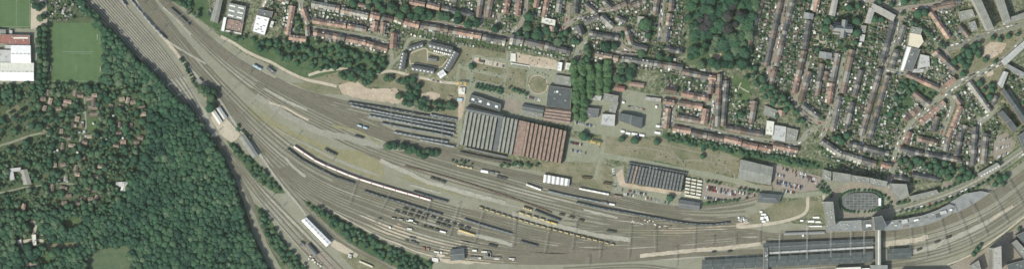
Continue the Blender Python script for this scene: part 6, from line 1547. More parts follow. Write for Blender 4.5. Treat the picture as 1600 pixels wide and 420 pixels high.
for i, hs in enumerate(HOUSES):
    p = P(hs['p'], .12); th, w, d = hs['th'], hs['w'], hs['d']
    rf = hs['col']
    dz = R.uniform(-.7, .7)
    ext = R.random(); dorm = R.random()
    if i in as_thing:
        t = empty('terraced_house', p, th, hs['lab'], 'house', 'terraced houses')
        wm = M['wall'] if R.random() < .75 else M['render']
        link('wall', hm(d, 'wall', wm), t, (0, 0, dz), 0, (w, 1, 1))
        r = link('roof', hm(d, 'roof', ROOF[rf]), t, (0, 0, dz), 0, (w, 1, 1))
        link('chimney', box_mesh('chimney', (.8, .6, 1.7), M['wall']), t, (w / 2 - .5, R.choice((-.6, .6)), 5.2 + d * .42 + dz))
        if dorm < .45:
            link('dormer', box_mesh('dormer', (2.2, 2.2, 1.7), M[R.choice(('midgrey', 'offwhite', 'lightgrey'))]), t, (R.uniform(-.6, .3), R.choice((-1, 1)) * d * .27, 6.4 + dz))
        elif dorm < .75:
            x = link('rooflight', box_mesh('rooflight', (.9, 1.2, .12), M['darkglass']), t, (R.uniform(-1, 1), -d * .25, 6.1 + d * .21 + dz)); x.rotation_euler = (math.atan2(d * .42, d / 2), 0, 0)
        if ext < .85:
            link('extension', box_mesh('extension', (round(w * R.choice((.5, .8)), 1), 3.0, 2.9), M[R.choice(('midgrey', 'slate', 'lightgrey', 'offwhite', 'concrete'))]), t, (R.uniform(-.5, .5), -d / 2 - 1.5, 0))
    else:
        ca, sa = math.cos(th), math.sin(th)
        rf = R.choice(ALIKE[rf])
        for part, k in ((0, 0), (1, ridx[rf])):
            src = HMESH[d][part]; o = len(STUFF.v)
            STUFF.v.extend([(p.x + x * w * ca - y * sa, p.y + x * w * sa + y * ca, z + dz + .12) for x, y, z in src.v])
            STUFF.f.extend([tuple(a + o for a in f) for f in src.f]); STUFF.m.extend([k] * len(src.f))
        q = Vector((p.x + (w / 2 - .5) * ca - .6 * sa, p.y + (w / 2 - .5) * sa + .6 * ca))
        STUFF.box((q.x, q.y, 6.0 + d * .42 + dz), (.8, .6, 1.7), 0, rz=th)
        if ext < .6:
            STUFF.box((p.x + (d / 2 + 1.5) * sa, p.y - (d / 2 + 1.5) * ca, 1.5), (w * .7, 3, 2.9), ridx[R.choice(('grey', 'dark', 'pale'))], rz=th)
STUFF.build('terraced_houses', stuff_mats, kind='stuff')
print('houses', len(HOUSES), 'sheds', len(SHEDS))

# garden sheds and glass porches
SB = MB(); smats = [M['wood'], M['offwhite'], M['midgrey'], M['white'], M['glass'], M['lightgrey'], ROOF['brown']]
SHEDS.sort(key=lambda s: -s[2] * s[3])
cnt = 0
for s, th, w, d, kind, hs in SHEDS:
    p = P(s, .2)
    rm = R.choice((1, 2, 2, 3, 4, 5, 5)) if kind == 'glass' else R.choice((0, 1, 2, 2, 2, 2, 5, 6))
    wm = 3 if kind == 'glass' else 0
    cn = {0: 'brown', 1: 'pale', 2: 'grey', 3: 'white', 4: 'glazed', 5: 'light grey', 6: 'brown'}[rm]
    used = hs.setdefault('used', set())
    if cnt < 298 and 2 < s.y < 418 and kind not in used:
        used.add(kind); cnt += 1
        nm = 'garden_shed' if kind == 'shed' else 'conservatory'
        t = empty(nm, p, th, '%s %s behind %s' % (cn.replace('light ', ''), 'shed' if kind == 'shed' else 'porch', hs['nth']), 'shed' if kind == 'shed' else 'conservatory', 'garden sheds' if kind == 'shed' else 'conservatories')
        W_, D_2 = round(w * 2) / 2, round(d * 2) / 2
        link('wall', box_mesh('wall', (W_, D_2, 2.1), smats[wm]), t, (0, 0, 0))
        x = link('roof', box_mesh('roof', (W_ + .3, D_2 + .3, .12), smats[rm]), t, (0, 0, 2.14)); x.rotation_euler = (.08, 0, 0)
    else:
        SB.box((p.x, p.y, 1.1), (w, d, 2.2), rm, rz=th)
for x, y, th, w, d in FILL:
    p = P((x, y), .2); SB.box((p.x, p.y, 1.15), (w, d, 2.3 + (w > 3.4) * 1.2), R.choice((0, 0, 1, 2, 2, 2, 2, 2, 5, 6, 6)), rz=th)
SB.build('garden_sheds', smats, kind='stuff')

# ------------------------------------------------------------------ cars
def car_meshes(pt):
    def body():
        mb = MB()
        prof = [(-2.15, .35), (-2.2, .85), (-1.5, .98), (1.0, .98), (2.05, .78), (2.15, .35)]
        hw = .88
        for (x0, z0), (x1, z1) in zip(prof, prof[1:]): mb.face([(x0, -hw, z0), (x1, -hw, z1), (x1, hw, z1), (x0, hw, z0)])
        mb.face([(x, -hw, z) for x, z in reversed(prof)]); mb.face([(x, hw, z) for x, z in prof])
        mb.face([(-2.15, -hw, .35), (-2.15, hw, .35), (2.15, hw, .35), (2.15, -hw, .35)])
        return mb.mesh('body', M['car_' + pt])
    def cabin():
        mb = MB(); a = [(-1.75, -.8, .97), (.95, -.8, .97), (.95, .8, .97), (-1.75, .8, .97)]; b = [(-1.25, -.66, 1.45), (.25, -.66, 1.45), (.25, .66, 1.45), (-1.25, .66, 1.45)]
        for i in range(4): j = (i + 1) % 4; mb.face([a[i], a[j], b[j], b[i]])
        return mb.mesh('windows', M['darkglass'])
    def top():
        mb = MB(); b = [(-1.25, -.66, 1.45), (.25, -.66, 1.45), (.25, .66, 1.45), (-1.25, .66, 1.45)]
        mb.face([(x, y, z + .002) for x, y, z in b]); mb.face([(x * 1.02, y * 1.02, z - .04) for x, y, z in reversed(b)]); return mb.mesh('roof_panel', M['car_' + pt])
    return cached(('cb', pt), body), cached(('cc', pt), cabin), cached(('ct', pt), top)
PAINTS = ['white'] * 4 + ['silver'] * 5 + ['black'] * 3 + ['dark grey'] * 4 + ['blue'] * 2 + ['red'] * 2 + ['beige']
CARS = []          # x, y, angle, label tail
def lot(a, b, n, ang, name, p=.85):
    A, B = Vector(a), Vector(b); k = 0
    for i in range(n):
        if R.random() > p: continue
        k += 1; c = A.lerp(B, (i + .5) / n); CARS.append((c.x, c.y, ang + R.uniform(-.05, .05), '%s from the left in %s' % (ordinal(k), name)))
pv = math.pi / 2 - .22
lot((1222, 263), (1262, 273), 16, pv, 'the first row of the large pink car park', .6)
lot((1212, 272), (1226, 275), 6, pv, 'the second row of the large pink car park', .9)
lot((1238, 272), (1256, 277), 8, pv, 'the middle row of the large pink car park', .9)
lot((1260, 276), (1276, 280), 7, pv, 'the right row of the large pink car park', .95)
lot((1213, 282), (1254, 292), 17, pv, 'the fourth row of the large pink car park', .9)
lot((1213, 285.5), (1254, 295.5), 17, pv, 'the fifth row of the large pink car park', .8)
lot((1222, 297), (1242, 301), 8, pv, 'the lowest row of the large pink car park', .7)
lot((1262, 281), (1276, 285), 6, pv, 'the lower right row of the large pink car park', .8)
lot((1104, 291), (1150, 300), 19, pv, 'the upper row of the car park right of the museum', .85)
lot((1103, 295), (1150, 304), 19, pv, 'the second row of the car park right of the museum', .9)
lot((1152, 299), (1180, 305), 11, pv, 'the right end row of the car park right of the museum', .85)
lot((1100, 308), (1132, 313), 13, pv, 'the lowest row of the car park right of the museum', .8)
lot((890, 222), (910, 226), 8, pv, 'the upper row of the depot car park', .8)
lot((889, 234), (916, 239), 11, pv, 'the lower row of the depot car park', .8)
lot((971, 296), (1010, 303), 15, pv, 'the row under the museum hall', .7)
lot((974, 302), (1030, 313), 20, pv, 'the lower row under the museum hall', .55)
lot((1022, 313), (1056, 319), 13, pv, 'the row left of the slate shed', .6)
lot((898, 191), (930, 197), 13, pv, 'the row below the dark square building by the poplars', .8)
lot((745, 94), (788, 104), 17, pv, 'the gravel car park right of the oval estate', .4)
lot((822, 150), (845, 157), 9, pv, 'the yard above the mossy roof', .6)
lot((1558, 222), (1578, 214), 8, -.4 + 1.57, 'the upper row of the brick square', .7)
lot((1556, 232), (1580, 226), 8, -.4 + 1.57, 'the middle row of the brick square', .7)
lot((1556, 246), (1576, 238), 8, -.4 + 1.57, 'the lower row of the brick square', .7)
lot((660, 122), (692, 129), 10, -.2, 'the line along the sandy path below the oval estate', .6)
lot((958, 262), (962, 296), 10, .4, 'the scattered line left of the museum hall', .7)
lot((322, 30), (336, 4), 9, -1.1, 'the strip along the grey slab block', .7)
lot((982, 166), (1020, 174), 12, -.2, 'the tarmac yard right of the grey wing', .35)
for (pts, w, mat, nm, sides), q in zip(STREETS, STREETQ):
    if not sides: continue
    d = dists(q); tot = d[-1]
    for s in ((-1, 1) if sides == 2 else (1,)):
        k = 0; x = 4
        while x < tot - 4:
            x += R.uniform(5.4, 8)
            if R.random() < .62:
                p, a = at_s(q, d, min(tot, x)); n = Vector((math.sin(a), math.cos(a)))      # map normal
                c = p + n * s * (w / 2 - 1.1)
                if 0 < c.x < 1600 and 1 < c.y < 419:
                    k += 1; CARS.append((c.x, c.y, a, '%s from the start of %s, %s side' % (ordinal(k), nm, 'one' if s < 0 else 'other') if sides == 2 else '%s from the start of %s' % (ordinal(k), nm)))
CB_ = MB(); cmats = [M['car_' + n] for n, _ in CARPAINT] + [M['darkglass']]; cidx = {n: k for k, (n, _) in enumerate(CARPAINT)}
for i, (x, y, a, tail) in enumerate(CARS):
    pt = R.choice(PAINTS); p = P((x, y), .46)
    if R.random() < .5: a += math.pi
    if i < 296:
        wds = ('%s car, %s' % (pt, tail)).split()
        t = empty('parked_car', p, a, ' '.join(wds), 'car', 'parked cars')
        for nm, me in zip(('body', 'windows', 'roof_panel'), car_meshes(pt)): link(nm, me, t)
    else:
        CB_.box((p.x, p.y, p.z + .6), (4.3, 1.75, .75), cidx[pt], rz=a); CB_.box((p.x, p.y, p.z + 1.2), (2.2, 1.5, .45), len(cmats) - 1, cidx[pt], rz=a)
CB_.build('parked_cars', cmats, kind='stuff')
print('cars', len(CARS))

# ------------------------------------------------------------------ trees
def crown_proto(seed, tall=1.0, conic=0.0, sub=2, leaves=150, nl=13):
    rr = random.Random(seed)
    bm = __import__('bmesh').new()
    __import__('bmesh').ops.create_icosphere(bm, subdivisions=sub, radius=1)
    lobes = []
    for _ in range(nl):
        v = Vector((rr.gauss(0, 1), rr.gauss(0, 1), abs(rr.gauss(0, .8)) - .1)).normalized()
        lobes.append((v, rr.uniform(.16, .44), rr.uniform(5, 13)))
    verts = []
    for v in bm.verts:
        n = v.co.normalized()
        d = .66 + max(h * math.exp(-k * (1 - n.dot(l))) for l, h, k in lobes) + .16 * mnoise.noise(n * 3.1 + Vector((seed, 0, 0)))
        c = n * d
        z = c.z * tall
        if z < -.35: z = -.35 + (z + .35) * .25
        s = 1 - conic * max(0, z) / (tall + .01)
        verts.append((c.x * s, c.y * s, z))
    bm.verts.index_update()
    faces = [tuple(v.index for v in f.verts) for f in bm.faces]
    V = list(verts); F = list(faces)
    for _ in range(leaves):                 # leaf sprays standing out of the surface
        i = rr.randrange(len(verts)); b = Vector(verts[i])
        if b.z < -.1: continue
        n = b.normalized(); t = n.cross(Vector((rr.gauss(0, 1), rr.gauss(0, 1), rr.gauss(0, 1)))).normalized(); u = n.cross(t)
        c = b * rr.uniform(.9, 1.12) + t * rr.uniform(-.12, .12); s = rr.uniform(.10, .2)
        tl = (n * rr.uniform(-.4, .9))
        k = len(V)
        V += [tuple(c + t * s), tuple(c + u * s * .8 + tl * s * .7), tuple(c - t * s + tl * s * .2), tuple(c - u * s * .8 - tl * s * .3)]
        F += [(k, k + 1, k + 2), (k, k + 2, k + 3)]
    bm.free()
    return V, F
PROTO_FINE = [crown_proto(31 + k, R.uniform(.8, 1.0), 0, 3, 420, 26) for k in range(7)]
PROTO = [crown_proto(11 + k, R.uniform(.8, 1.0)) for k in range(7)]
PROTO_TALL = [crown_proto(51 + k, 1.5, .15, 3, 300, 22) for k in range(3)]
SHRUB = [crown_proto(91 + k, .8, 0, 1, 26) for k in range(4)]
def proto_mesh(i, tall, mat):
    def f():
        V, F = (PROTO_TALL if tall else PROTO_FINE)[i]
        me = bpy.data.meshes.new('crown'); me.from_pydata(V, [], F); me.materials.append(M[mat]); me.update(); return me
    return cached(('crown', i, tall, mat), f)
def trunk_mesh():
    def f():
        mb = MB()
        def cone(a, b, ra, rb, n=6):
            a, b = Vector(a), Vector(b); ax = (b - a).normalized(); t = ax.orthogonal().normalized(); u = ax.cross(t); k = len(mb.v)
            for c, r in ((a, ra), (b, rb)):
                for i in range(n): mb.v.append(tuple(c + (t * math.cos(2 * math.pi * i / n) + u * math.sin(2 * math.pi * i / n)) * r))
            for i in range(n): j = (i + 1) % n; mb.f.append((k + i, k + j, k + n + j, k + n + i)); mb.m.append(0)
        cone((0, 0, 0), (0, 0, .55), .028, .018); cone((0, 0, .5), (.14, .03, .8), .014, .005); cone((0, 0, .5), (-.1, .1, .82), .013, .005); cone((0, 0, .45), (.0, -.15, .76), .012, .005); cone((0, 0, .55), (0, 0, .9), .016, .004)
        return mb.mesh('trunk', M['bark'])
    return cached('trunk', f)
SETS = {}          # name -> list of (x, y, r, h, tall, mat)
MASS = []          # trees of the woods: x, y, r, h
def tset(name, pts): SETS.setdefault(name, []).extend(pts)
def scatter(poly, sp, free=True, jit=.38, pad=2):
    xs = [p[0] for p in poly]; ys = [p[1] for p in poly]; out = []
    y = min(ys); row = 0
    while y < max(ys):
        x = min(xs) + (sp / 2 if row % 2 else 0)
        while x < max(xs):
            p = (x + R.uniform(-jit, jit) * sp, y + R.uniform(-jit, jit) * sp)
            if inside(p, poly) and (not free or is_free(p[0], p[1], pad)): out.append(p)
            x += sp
        y += sp * .87; row += 1
    return out
def along(pts, sp, r, h, jit=.8, tall=False):
    return [(p.x + R.uniform(-jit, jit), p.y + R.uniform(-jit, jit), r * R.uniform(.8, 1.2), h * R.uniform(.85, 1.15), tall, 'leaf') for p in resample(smooth_line(pts, 2), sp)]
def clump(poly, sp, r, h, tall=False, mat='leaf', **k):
    return [(p[0], p[1], r * R.uniform(.72, 1.25), h * R.uniform(.8, 1.2), tall, mat) for p in scatter(poly, sp, **k)]
tset('the tree strip left of the football pitch', along([(63, 46), (62, 70), (64, 100), (62, 128)], 8, 5.0, 12) + along([(71, 44), (70, 70), (72, 95), (70, 127)], 9, 5, 12))
tset('the group above the tree strip by the pitch', [(55, 10, 5, 10, False, 'leaf'), (62, 12, 6, 12, False, 'leaf'), (67, 8, 4.5, 10, False, 'leaf'), (64, 29, 6, 12, False, 'leaf'), (69, 27, 4.5, 10, False, 'leaf'), (52, 3, 4.5, 9, False, 'leaf')])
tset('the round clump between the tracks', clump([(314, 138), (324, 134), (336, 140), (345, 158), (341, 166), (328, 174), (318, 160)], 9, 6.2, 14))
tset('the wooded sliver between tracks', along([(283, 93), (290, 102), (296, 114), (301, 126), (308, 136)], 5, 2.6, 6))
tset('the hedge island below the stabled trains', clump([(600, 226), (614, 225), (640, 229), (680, 235), (690, 240), (664, 246), (648, 243), (622, 238), (606, 232)], 7, 4.6, 9))
tset('the thicket left of the brick lane', clump([(622, 126), (645, 118), (656, 132), (660, 152), (690, 156), (714, 160), (716, 174), (690, 177), (662, 170), (630, 160), (618, 152), (638, 144), (626, 136)], 8.5, 5, 9))
tset('the bushes above the bare sandy patch', clump([(530, 112), (560, 107), (594, 112), (592, 128), (574, 134), (546, 122), (531, 121)], 8.5, 5.2, 9) + [(604, 123, 5, 8, False, 'leaf'), (611, 123, 4.5, 8, False, 'leaf')])
BELT = [(600, 4), (640, 10), (700, 20), (740, 26), (760, 36), (790, 44), (790, 54), (760, 50), (720, 43), (690, 38), (650, 30), (600, 24)]
tset('the tree belt above the oval estate', clump(BELT, 12.5, 7.2, 13, pad=1))
for k, x in enumerate((897, 908, 922, 936, 949)):
    n = (14, 14, 8, 7, 7)[k]; y0 = (98, 96, 104, 104, 98)[k]
    tset('the %s column of poplars' % ('first', 'second', 'third', 'fourth', 'fifth')[k], [(x + R.uniform(-2, 2) + i * .3 * (k < 2), y0 + i * 6.7 + R.uniform(-2, 2), R.uniform(4.8, 8.0) + (k > 1) * 1.2, R.uniform(12, 16), True, 'poplar_leaf') for i in range(n)])
tset('the dark clump right of the poplars', clump([(962, 102), (978, 97), (992, 108), (992, 124), (976, 130), (962, 124)], 10, 6.5, 12))
PARK = [(1078, -8), (1190, -8), (1186, 14), (1164, 88), (1158, 104), (1114, 106), (1072, 98), (1080, 60), (1074, 30)]
pk = clump(PARK, 12.2, 7.8, 14, free=False)
pk = [(x, y, r, h, t, 'copper_leaf' if min(math.hypot(x - 1100, y - 38), math.hypot(x - 1142, y - 42), math.hypot(x - 1146, y - 20)) < 13 else m) for x, y, r, h, t, m in pk if not (1106 < x < 1128 and 82 < y < 95)]
tset('the wooded park', pk)
tset('the horseshoe court', along([(464, 28), (470, 40), (464, 50)], 8, 3.6, 7))
tset('the round clumps in small pale streets', [(1008, 39, 10.5, 15, False, 'leaf'), (1012, 56, 6, 11, False, 'leaf'), (960, 73, 6, 11, False, 'leaf'), (946, 74, 8, 12, False, 'leaf'), (826, 27, 8, 12, False, 'leaf'), (1002, 84, 7, 10, False, 'leaf'), (1030, 88, 6, 10, False, 'leaf'), (1046, 92, 5, 10, False, 'leaf')])
tset('the trees round the green above the concrete yard', clump([(800, 40), (820, 36), (845, 44), (880, 46), (905, 58), (914, 62), (900, 74), (870, 66), (838, 60), (806, 54)], 11, 5.8, 10, pad=1))
tset('the upper bank of the winding street', along([(916, 72), (920, 86), (914, 100)], 8, 5, 12))
tset('the church trees', [(1293, 33, 8, 12, False, 'leaf'), (1300, 27, 5, 11, False, 'leaf'), (1326, 14, 8, 14, False, 'copper_leaf'), (1340, 10, 6, 12, False, 'leaf'), (1338, 34, 8, 12, False, 'leaf'), (1338, 52, 8, 12, False, 'leaf'), (1290, 46, 8, 12, False, 'leaf'), (1294, 62, 5, 10, False, 'leaf'), (1312, 66, 5, 10, False, 'leaf'), (1336, 66, 5, 10, False, 'leaf'), (1277, 78, 5, 9, False, 'leaf'), (1320, 76, 5, 9, False, 'leaf'), (1366, 30, 7, 12, False, 'copper_leaf'), (1376, 32, 6, 11, False, 'copper_leaf')])
tset('the top street by the factory', [(1434, 22, 8.5, 13, False, 'leaf'), (1443, 20, 7, 12, False, 'leaf'), (1412, 3, 7, 11, False, 'leaf'), (1428, 2, 6, 11, False, 'leaf'), (1392, 8, 5, 10, False, 'leaf'), (1374, 3, 5, 10, False, 'leaf'), (1408, 22, 4, 9, False, 'leaf')])
tset('the diagonal row above the factory', along([(1416, 32), (1436, 42), (1456, 58), (1474, 74)], 8, 4.2, 10))
tset('the dense grove of the little park', clump([(1482, 84), (1510, 68), (1538, 62), (1534, 84), (1520, 102), (1504, 120), (1490, 106)], 10, 6, 11))
tset('the right side of the little park', [(1550, 60, 5, 9, False, 'leaf'), (1562, 62, 5.5, 9, False, 'leaf'), (1575, 57, 5, 9, False, 'leaf'), (1538, 93, 5.5, 9, False, 'leaf'), (1554, 97, 4, 8, False, 'leaf'), (1590, 54, 4, 8, False, 'leaf')])
tset('the lower part of the park strip', clump([(1514, 118), (1532, 114), (1534, 132), (1550, 128), (1562, 150), (1556, 164), (1542, 152), (1530, 136)], 10, 5.4, 10))
tset('the belt above the boulevard', clump([(1402, 240), (1430, 248), (1470, 250), (1520, 266), (1526, 282), (1504, 288), (1470, 276), (1430, 264), (1404, 256)], 10.5, 5.6, 10, pad=1))
tset('the upper boulevard row', along([(1402, 318), (1440, 308), (1488, 290), (1528, 271), (1560, 250)], 9, 2.9, 7, .5))
tset('the lower boulevard row', along([(1406, 330), (1444, 324), (1494, 306), (1534, 287), (1556, 272)], 9, 2.9, 7, .5))
tset('the dark group at the boulevard crossing', [(1560, 280, 6.5, 11, False, 'leaf'), (1570, 276, 6.5, 11, False, 'leaf'), (1554, 288, 5.5, 10, False, 'leaf'), (1566, 287, 5, 10, False, 'leaf')])
tset('the hedge ring of the bicycle park', [(x, y, 2.4 * R.uniform(.8, 1.2), 4.5, False, 'leaf') for x, y in ell(1345, 314, 33, 17, 38)] + [(x, y, 3.2, 5, False, 'leaf') for x, y in ((1381, 306), (1387, 310), (1391, 316), (1386, 322), (1379, 324))])
tset('the little park by the lower tower', [(1520, 396, 5, 8, False, 'leaf'), (1526, 389, 4.5, 8, False, 'leaf'), (1531, 383, 3.5, 7, False, 'leaf'), (1592, 357, 4, 7, False, 'leaf')])
tset('the meadow trees', [(972, 217, 6, 9, False, 'leaf'), (992, 219, 8, 10, False, 'leaf'), (1026, 222, 6, 8, False, 'leaf'), (1098, 244, 5, 7, False, 'leaf'), (1098, 234, 4, 6, False, 'leaf'), (1046, 309, 7, 9, False, 'leaf'), (912, 212, 8, 10, False, 'leaf'), (920, 216, 5, 9, False, 'leaf'), (737, 104, 5.5, 8, False, 'leaf')])
tset('the plantation strips above the workshop', along([(746, 132), (766, 136), (784, 141)], 6, 3, 6) + along([(744, 136), (764, 140), (782, 145)], 6, 3, 6) + along([(796, 138), (810, 142), (822, 147)], 6, 3, 6))
tset('the hedge between workshop and red sheds', along([(813, 188), (838, 193), (862, 197), (884, 201)], 7, 3.6, 7))
tset('the rows on the museum car park', along([(1106, 283), (1124, 286)], 6, 2.6, 5) + along([(1156, 294), (1182, 299)], 6, 3, 5.5))
tset('the lone ones by the large car park', along([(1284, 284), (1292, 298), (1300, 306), (1276, 292)], 6, 3.4, 7) + [(1214, 180, 5, 9, False, 'leaf')])
tset('the triangle park', [(1157, 179, 6.5, 9, False, 'leaf'), (1150, 182, 4, 8, False, 'leaf'), (1166, 122, 5, 9, False, 'leaf')] + clump([(1166, 100), (1186, 106), (1206, 132), (1230, 150), (1250, 166), (1266, 190), (1250, 196), (1230, 178), (1200, 158), (1180, 138)], 10, 5.6, 10, pad=1))
tset('the trees beside the street fork', clump([(1406, 128), (1424, 120), (1440, 128), (1426, 140), (1414, 160), (1398, 176), (1394, 192), (1384, 196), (1396, 160)], 9, 4.6, 9, pad=1))
tset('the lower left garden streets', clump([(1282, 196), (1310, 200), (1330, 216), (1318, 226), (1296, 212)], 10, 5.6, 10, pad=1))
edge = resample(smooth_line([(162, 38), (184, 60), (206, 86), (232, 108), (256, 132), (268, 148), (284, 163), (299, 172), (312, 192), (324, 210), (338, 228), (348, 246), (356, 264), (366, 290), (374, 310), (380, 332), (387, 354), (394, 372), (406, 394), (420, 420)], 2), 9.5)
tset('the wood edge along the tracks', [(p.x - 3.5 + R.uniform(-1, 1), p.y + 1.5 + R.uniform(-1, 1), R.uniform(4.6, 6.4), R.uniform(12, 16), False, 'leaf') for p in edge])

# the big wood and other dense masses
CLEAR = [[(137, 187), (150, 185), (153, 203), (138, 205)], [(101, 345), (118, 336), (130, 342), (124, 352), (105, 356)],
         [(139, 397), (160, 390), (190, 383), (203, 385), (205, 440), (136, 440)], [(72, 381), (128, 377), (126, 385), (75, 389)], [(62, 400), (78, 397), (84, 408), (66, 413)]]
for pts, w in (([(-20, 232), (12, 224), (32, 217), (50, 211), (64, 208)], 7), ([(-20, 305), (18, 297), (40, 292), (60, 290)], 5), ([(48, 345), (56, 349), (54, 360), (52, 370), (54, 384)], 10), ([(28, 378), (40, 376), (54, 374), (68, 376)], 9), ([(32, 368), (33, 380), (38, 391)], 7), ([(132, 150), (134, 170), (134, 200), (128, 212)], 4)):
    occ_line(smooth_line(pts, 4), w)
for c in CLEAR: occ(c, 1)
LEFT = [(-10, 130), (235, 130), (232, 240), (170, 330), (-10, 330)]
WOODP = [(a[0] - 3 if a[0] > 170 else a[0], a[1]) for a in FOREST]
for lay, sp in ((0, 8.6), (1, 5.4)):
    for p in scatter(WOODP, sp, True, .42, 1):
        if not (-12 < p[0] < 430 and -12 < p[1] < 432): continue
        dens = mnoise.noise(Vector((p[0] * .03, p[1] * .03, 3))); fine = mnoise.noise(Vector((p[0] * .012, p[1] * .012, 8)))
        if inside(p, [(-12, 152), (46, 150), (66, 190), (60, 216), (-12, 226)]) and R.random() < .55: continue
        if inside(p, LEFT) and not is_free(p[0], p[1], 2): continue
        if inside(p, LEFT) and R.random() < (.36 if lay == 0 else .44) + .3 * max(0, dens): continue
        if lay == 0: r = R.choice((R.uniform(3.8, 6), R.uniform(5, 7.5), R.uniform(6.5, 9))); h = R.uniform(12.5, 14.5) + 3 * dens
        else: r = R.uniform(2.8, 4.6); h = R.uniform(10.2, 12.6) + 3 * dens
        if inside(p, LEFT): r *= R.uniform(.55, .95); h *= .75
        MASS.append((p[0], p[1], r, h, min(1, max(0, R.gauss(.36, .24) + .45 * dens + .4 * fine + (.18 if inside(p, LEFT) else 0)))))
for poly, sp, rr, hh in (([(352, 54), (375, 53), (400, 60), (440, 63), (480, 61), (520, 69), (560, 77), (602, 90), (604, 104), (590, 108), (545, 104), (505, 110), (480, 106), (455, 96), (425, 88), (395, 74), (370, 66)], 9.8, 5.0, 9), ([(264, -8), (300, -8), (308, 14), (320, 26), (312, 30), (292, 18), (270, 2)], 8, 4.6, 9),
                         ([(530, -8), (600, -8), (600, 20), (576, 14), (545, 6)], 10, 6, 11), ([(356, 223), (374, 230), (398, 254), (418, 272), (440, 297), (426, 298), (402, 280), (376, 250)], 6.5, 3.6, 6), ([(400, 322), (413, 332), (440, 376), (478, 420), (450, 420), (430, 395), (407, 352)], 7, 4.2, 8),
                         ([(472, 312), (500, 325), (530, 343), (560, 359), (600, 381), (640, 397), (672, 411), (660, 424), (630, 420), (584, 396), (540, 370), (502, 340)], 7, 4.4, 8), ([(1038, 208), (1090, 217), (1150, 230), (1200, 241), (1270, 253), (1286, 262), (1240, 258), (1196, 248), (1140, 240), (1090, 229), (1044, 220)], 5.6, 3.4, 5.5),
                         ([(1096, 318), (1150, 309), (1186, 302), (1186, 304), (1150, 314), (1100, 321)], 6, 2.6, 4), ([(700, 246), (716, 248), (740, 254), (742, 258), (716, 254), (702, 250)], 6, 2.8, 4), ([(778, 254), (800, 252), (830, 254), (850, 258), (838, 262), (800, 262), (782, 262)], 6, 3.2, 5), ([(386, 214), (396, 216), (372, 204), (364, 196), (372, 194), (392, 212)], 5, 2.4, 4)):
    for p in scatter(poly, sp, True, .4, 1):
        MASS.append((p[0], p[1], rr * R.uniform(.7, 1.3), hh * R.uniform(.75, 1.25), min(1, max(0, R.gauss(.5, .22)))))
# garden and street trees in the residential quarters
RES = [([(402, -5), (620, -5), (616, 78), (490, 60), (448, 60)], 13), ([(616, -5), (1074, -5), (1070, 100), (1000, 96), (800, 58), (616, 30)], 12), ([(1030, 100), (1130, 112), (1240, 224), (1034, 204)], 13), ([(1166, -5), (1420, -5), (1400, 220), (1384, 280), (1290, 262), (1270, 210), (1166, 100)], 9.5), ([(1400, 20), (1510, 0), (1520, 50), (1480, 70), (1496, 120), (1440, 112), (1400, 110)], 12), ([(1400, 120), (1500, 130), (1560, 170), (1560, 205), (1530, 280), (1400, 290)], 9.5), ([(1560, 120), (1610, 110), (1610, 220), (1570, 200)], 11), ([(74, -5), (128, -5), (140, 26), (76, 34)], 8)]
for poly, sp in RES:
    for p in scatter(poly, sp, True, .45, 2):
        q = R.random()
        if q < (.68 if p[0] > 1166 else .55): MASS.append((p[0], p[1], R.uniform(1.7, 3.4), R.uniform(3.5, 7), min(1, max(0, R.gauss(.5, .25)))))
    for p in scatter(poly, 5.0, True, .48, 1):
        if R.random() < .7: SHRUBS.append((p[0], p[1], R.uniform(.7, 1.9)))
for poly in ([(946, 213), (1155, 240), (1151, 280), (946, 238)], [(482, 118), (606, 114), (716, 130), (716, 180), (540, 128)], [(262, 0), (345, 40), (600, 90), (606, 110), (480, 122), (350, 58)], [(800, 262), (880, 250), (956, 262), (956, 298)], [(716, 66), (800, 84), (893, 104), (885, 140), (730, 128)], [(735, 100), (892, 118), (848, 160), (730, 150)], [(1482, 84), (1600, 50), (1560, 100), (1500, 126)], [(0, 132), (230, 132), (170, 330), (0, 330)]):
    for p in scatter(poly, 7, True, .48, 1):
        if R.random() < .3: SHRUBS.append((p[0], p[1], R.uniform(.5, 1.5)))
nthing = 0
tot = sum(len(v) for v in SETS.values())
SIZE = lambda r: 'small' if r < 3.2 else 'medium' if r < 5 else 'broad' if r < 6.8 else 'huge'
prio = sorted(SETS, key=lambda k: 1 if k in ('the hedge ring of the bicycle park',) else 0)
for nm in prio:
    l = SETS[nm]
    xs = [a[0] for a in l]; ys = [a[1] for a in l]
    ax = 1 if max(ys) - min(ys) > max(xs) - min(xs) else 0
    l.sort(key=lambda a: a[ax])
    for k, (x, y, r, h, tall, mat) in enumerate(l):
        if not (-8 < x < 1608 and -8 < y < 428): continue
        if nthing >= 298 or not (0 < x < 1600 and 0 < y < 420):
            MASS.append((x, y, r, h, .5)); continue
        nthing += 1
        lab = '%s %s, %s from the %s in %s' % (('copper' if mat == 'copper_leaf' else SIZE(r)), 'poplar' if tall else 'tree', ordinal(k + 1), ('left', 'top')[ax], nm)
        t = empty('poplar_tree' if tall else 'tree', P((x, y), .1), 0, lab, 'tree', nm.replace('the ', 'trees of the ', 1) if not nm.startswith('the trees') else nm[4:])
        link('trunk', trunk_mesh(), t, None, R.uniform(0, 6), (h, h, h * .95))
        i = R.randrange(3 if tall else 7)
        zr = h * .42 if not tall else h * .27
        c = link('crown', proto_mesh(i, tall, mat), t, (0, 0, h - zr * (1.05 if not tall else 2.2)), R.uniform(0, 6.28), (r, r, zr if not tall else h * .32))
print('trees', nthing, 'of', tot, 'mass', len(MASS), 'shrubs', len(SHRUBS))

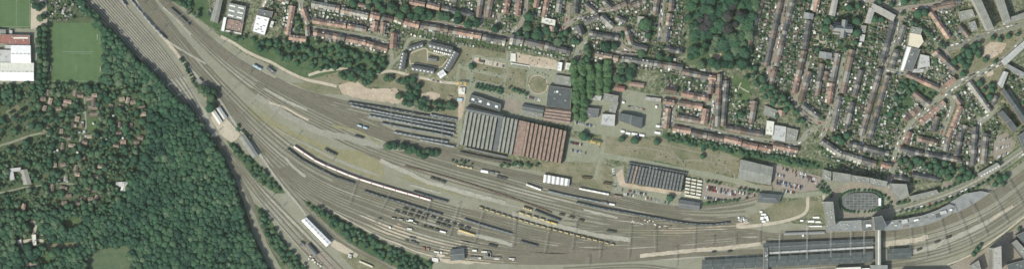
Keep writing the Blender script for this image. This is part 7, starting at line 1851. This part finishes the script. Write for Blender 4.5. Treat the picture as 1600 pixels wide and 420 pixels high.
def mass_object(name, items, protos, shape):
    PV = [np.array(v, dtype=np.float32) for v, f in protos]; PF = [np.array(f, dtype=np.int32) for v, f in protos]
    Vs, Fs, Ts = [], [], []; o = 0
    for it in items:
        k = R.randrange(len(protos)); a = R.uniform(0, 6.28)
        v = PV[k]; ca, sa = math.cos(a), math.sin(a)
        x, y, z0, sx, sz, tint = shape(it)
        q = np.empty_like(v); q[:, 0] = (v[:, 0] * ca - v[:, 1] * sa) * sx + x; q[:, 1] = (v[:, 0] * sa + v[:, 1] * ca) * sx + y; q[:, 2] = v[:, 2] * sz + z0
        Vs.append(q); Fs.append(PF[k] + o); Ts.append(np.full(len(v), tint, dtype=np.float32)); o += len(v)
    V = np.concatenate(Vs); F = np.concatenate(Fs); T = np.concatenate(Ts)
    me = bpy.data.meshes.new(name)
    me.vertices.add(len(V)); me.vertices.foreach_set('co', V.ravel())
    me.loops.add(F.size); me.loops.foreach_set('vertex_index', F.ravel())
    me.polygons.add(len(F)); me.polygons.foreach_set('loop_start', np.arange(0, F.size, 3, dtype=np.int32))
    me.update(calc_edges=True)
    at = me.attributes.new('tint', 'FLOAT', 'POINT'); at.data.foreach_set('value', T)
    me.materials.append(M['leaf_mass'])
    return link(name, me, kind='stuff')
def tree_shape(it):
    x, y, r, h, tint = it; p = P((x, y)); zr = min(h * .4, r * .75)
    return p.x, p.y, h - zr * 1.0, r, zr, tint
mass_object('woodland_trees', MASS, PROTO, tree_shape)
def shrub_shape(it):
    x, y, r = it; p = P((x, y)); return p.x, p.y, .25 + r * .3, r, r * .9, min(1, max(0, R.gauss(.55, .3)))
mass_object('garden_shrubs', SHRUBS, SHRUB, shrub_shape)

# ------------------------------------------------------------------ air
mb = MB(); mb.prism([(-1560, -860), (1560, -860), (1560, 860), (-1560, 860)], -1.0, CAM_H + 30, bottom=True)
hz = bpy.data.materials.new('haze'); hz.use_nodes = True; ht = hz.node_tree
ht.nodes.remove(ht.nodes['Principled BSDF'])
pv_ = ht.nodes.new('ShaderNodeVolumePrincipled'); pv_.inputs['Density'].default_value = HAZE; pv_.inputs['Color'].default_value = (0.86, 0.95, 0.78, 1); pv_.inputs['Anisotropy'].default_value = 0.0
ht.links.new(pv_.outputs[0], ht.nodes['Material Output'].inputs['Volume'])
mb.build('haze', hz, kind='stuff')
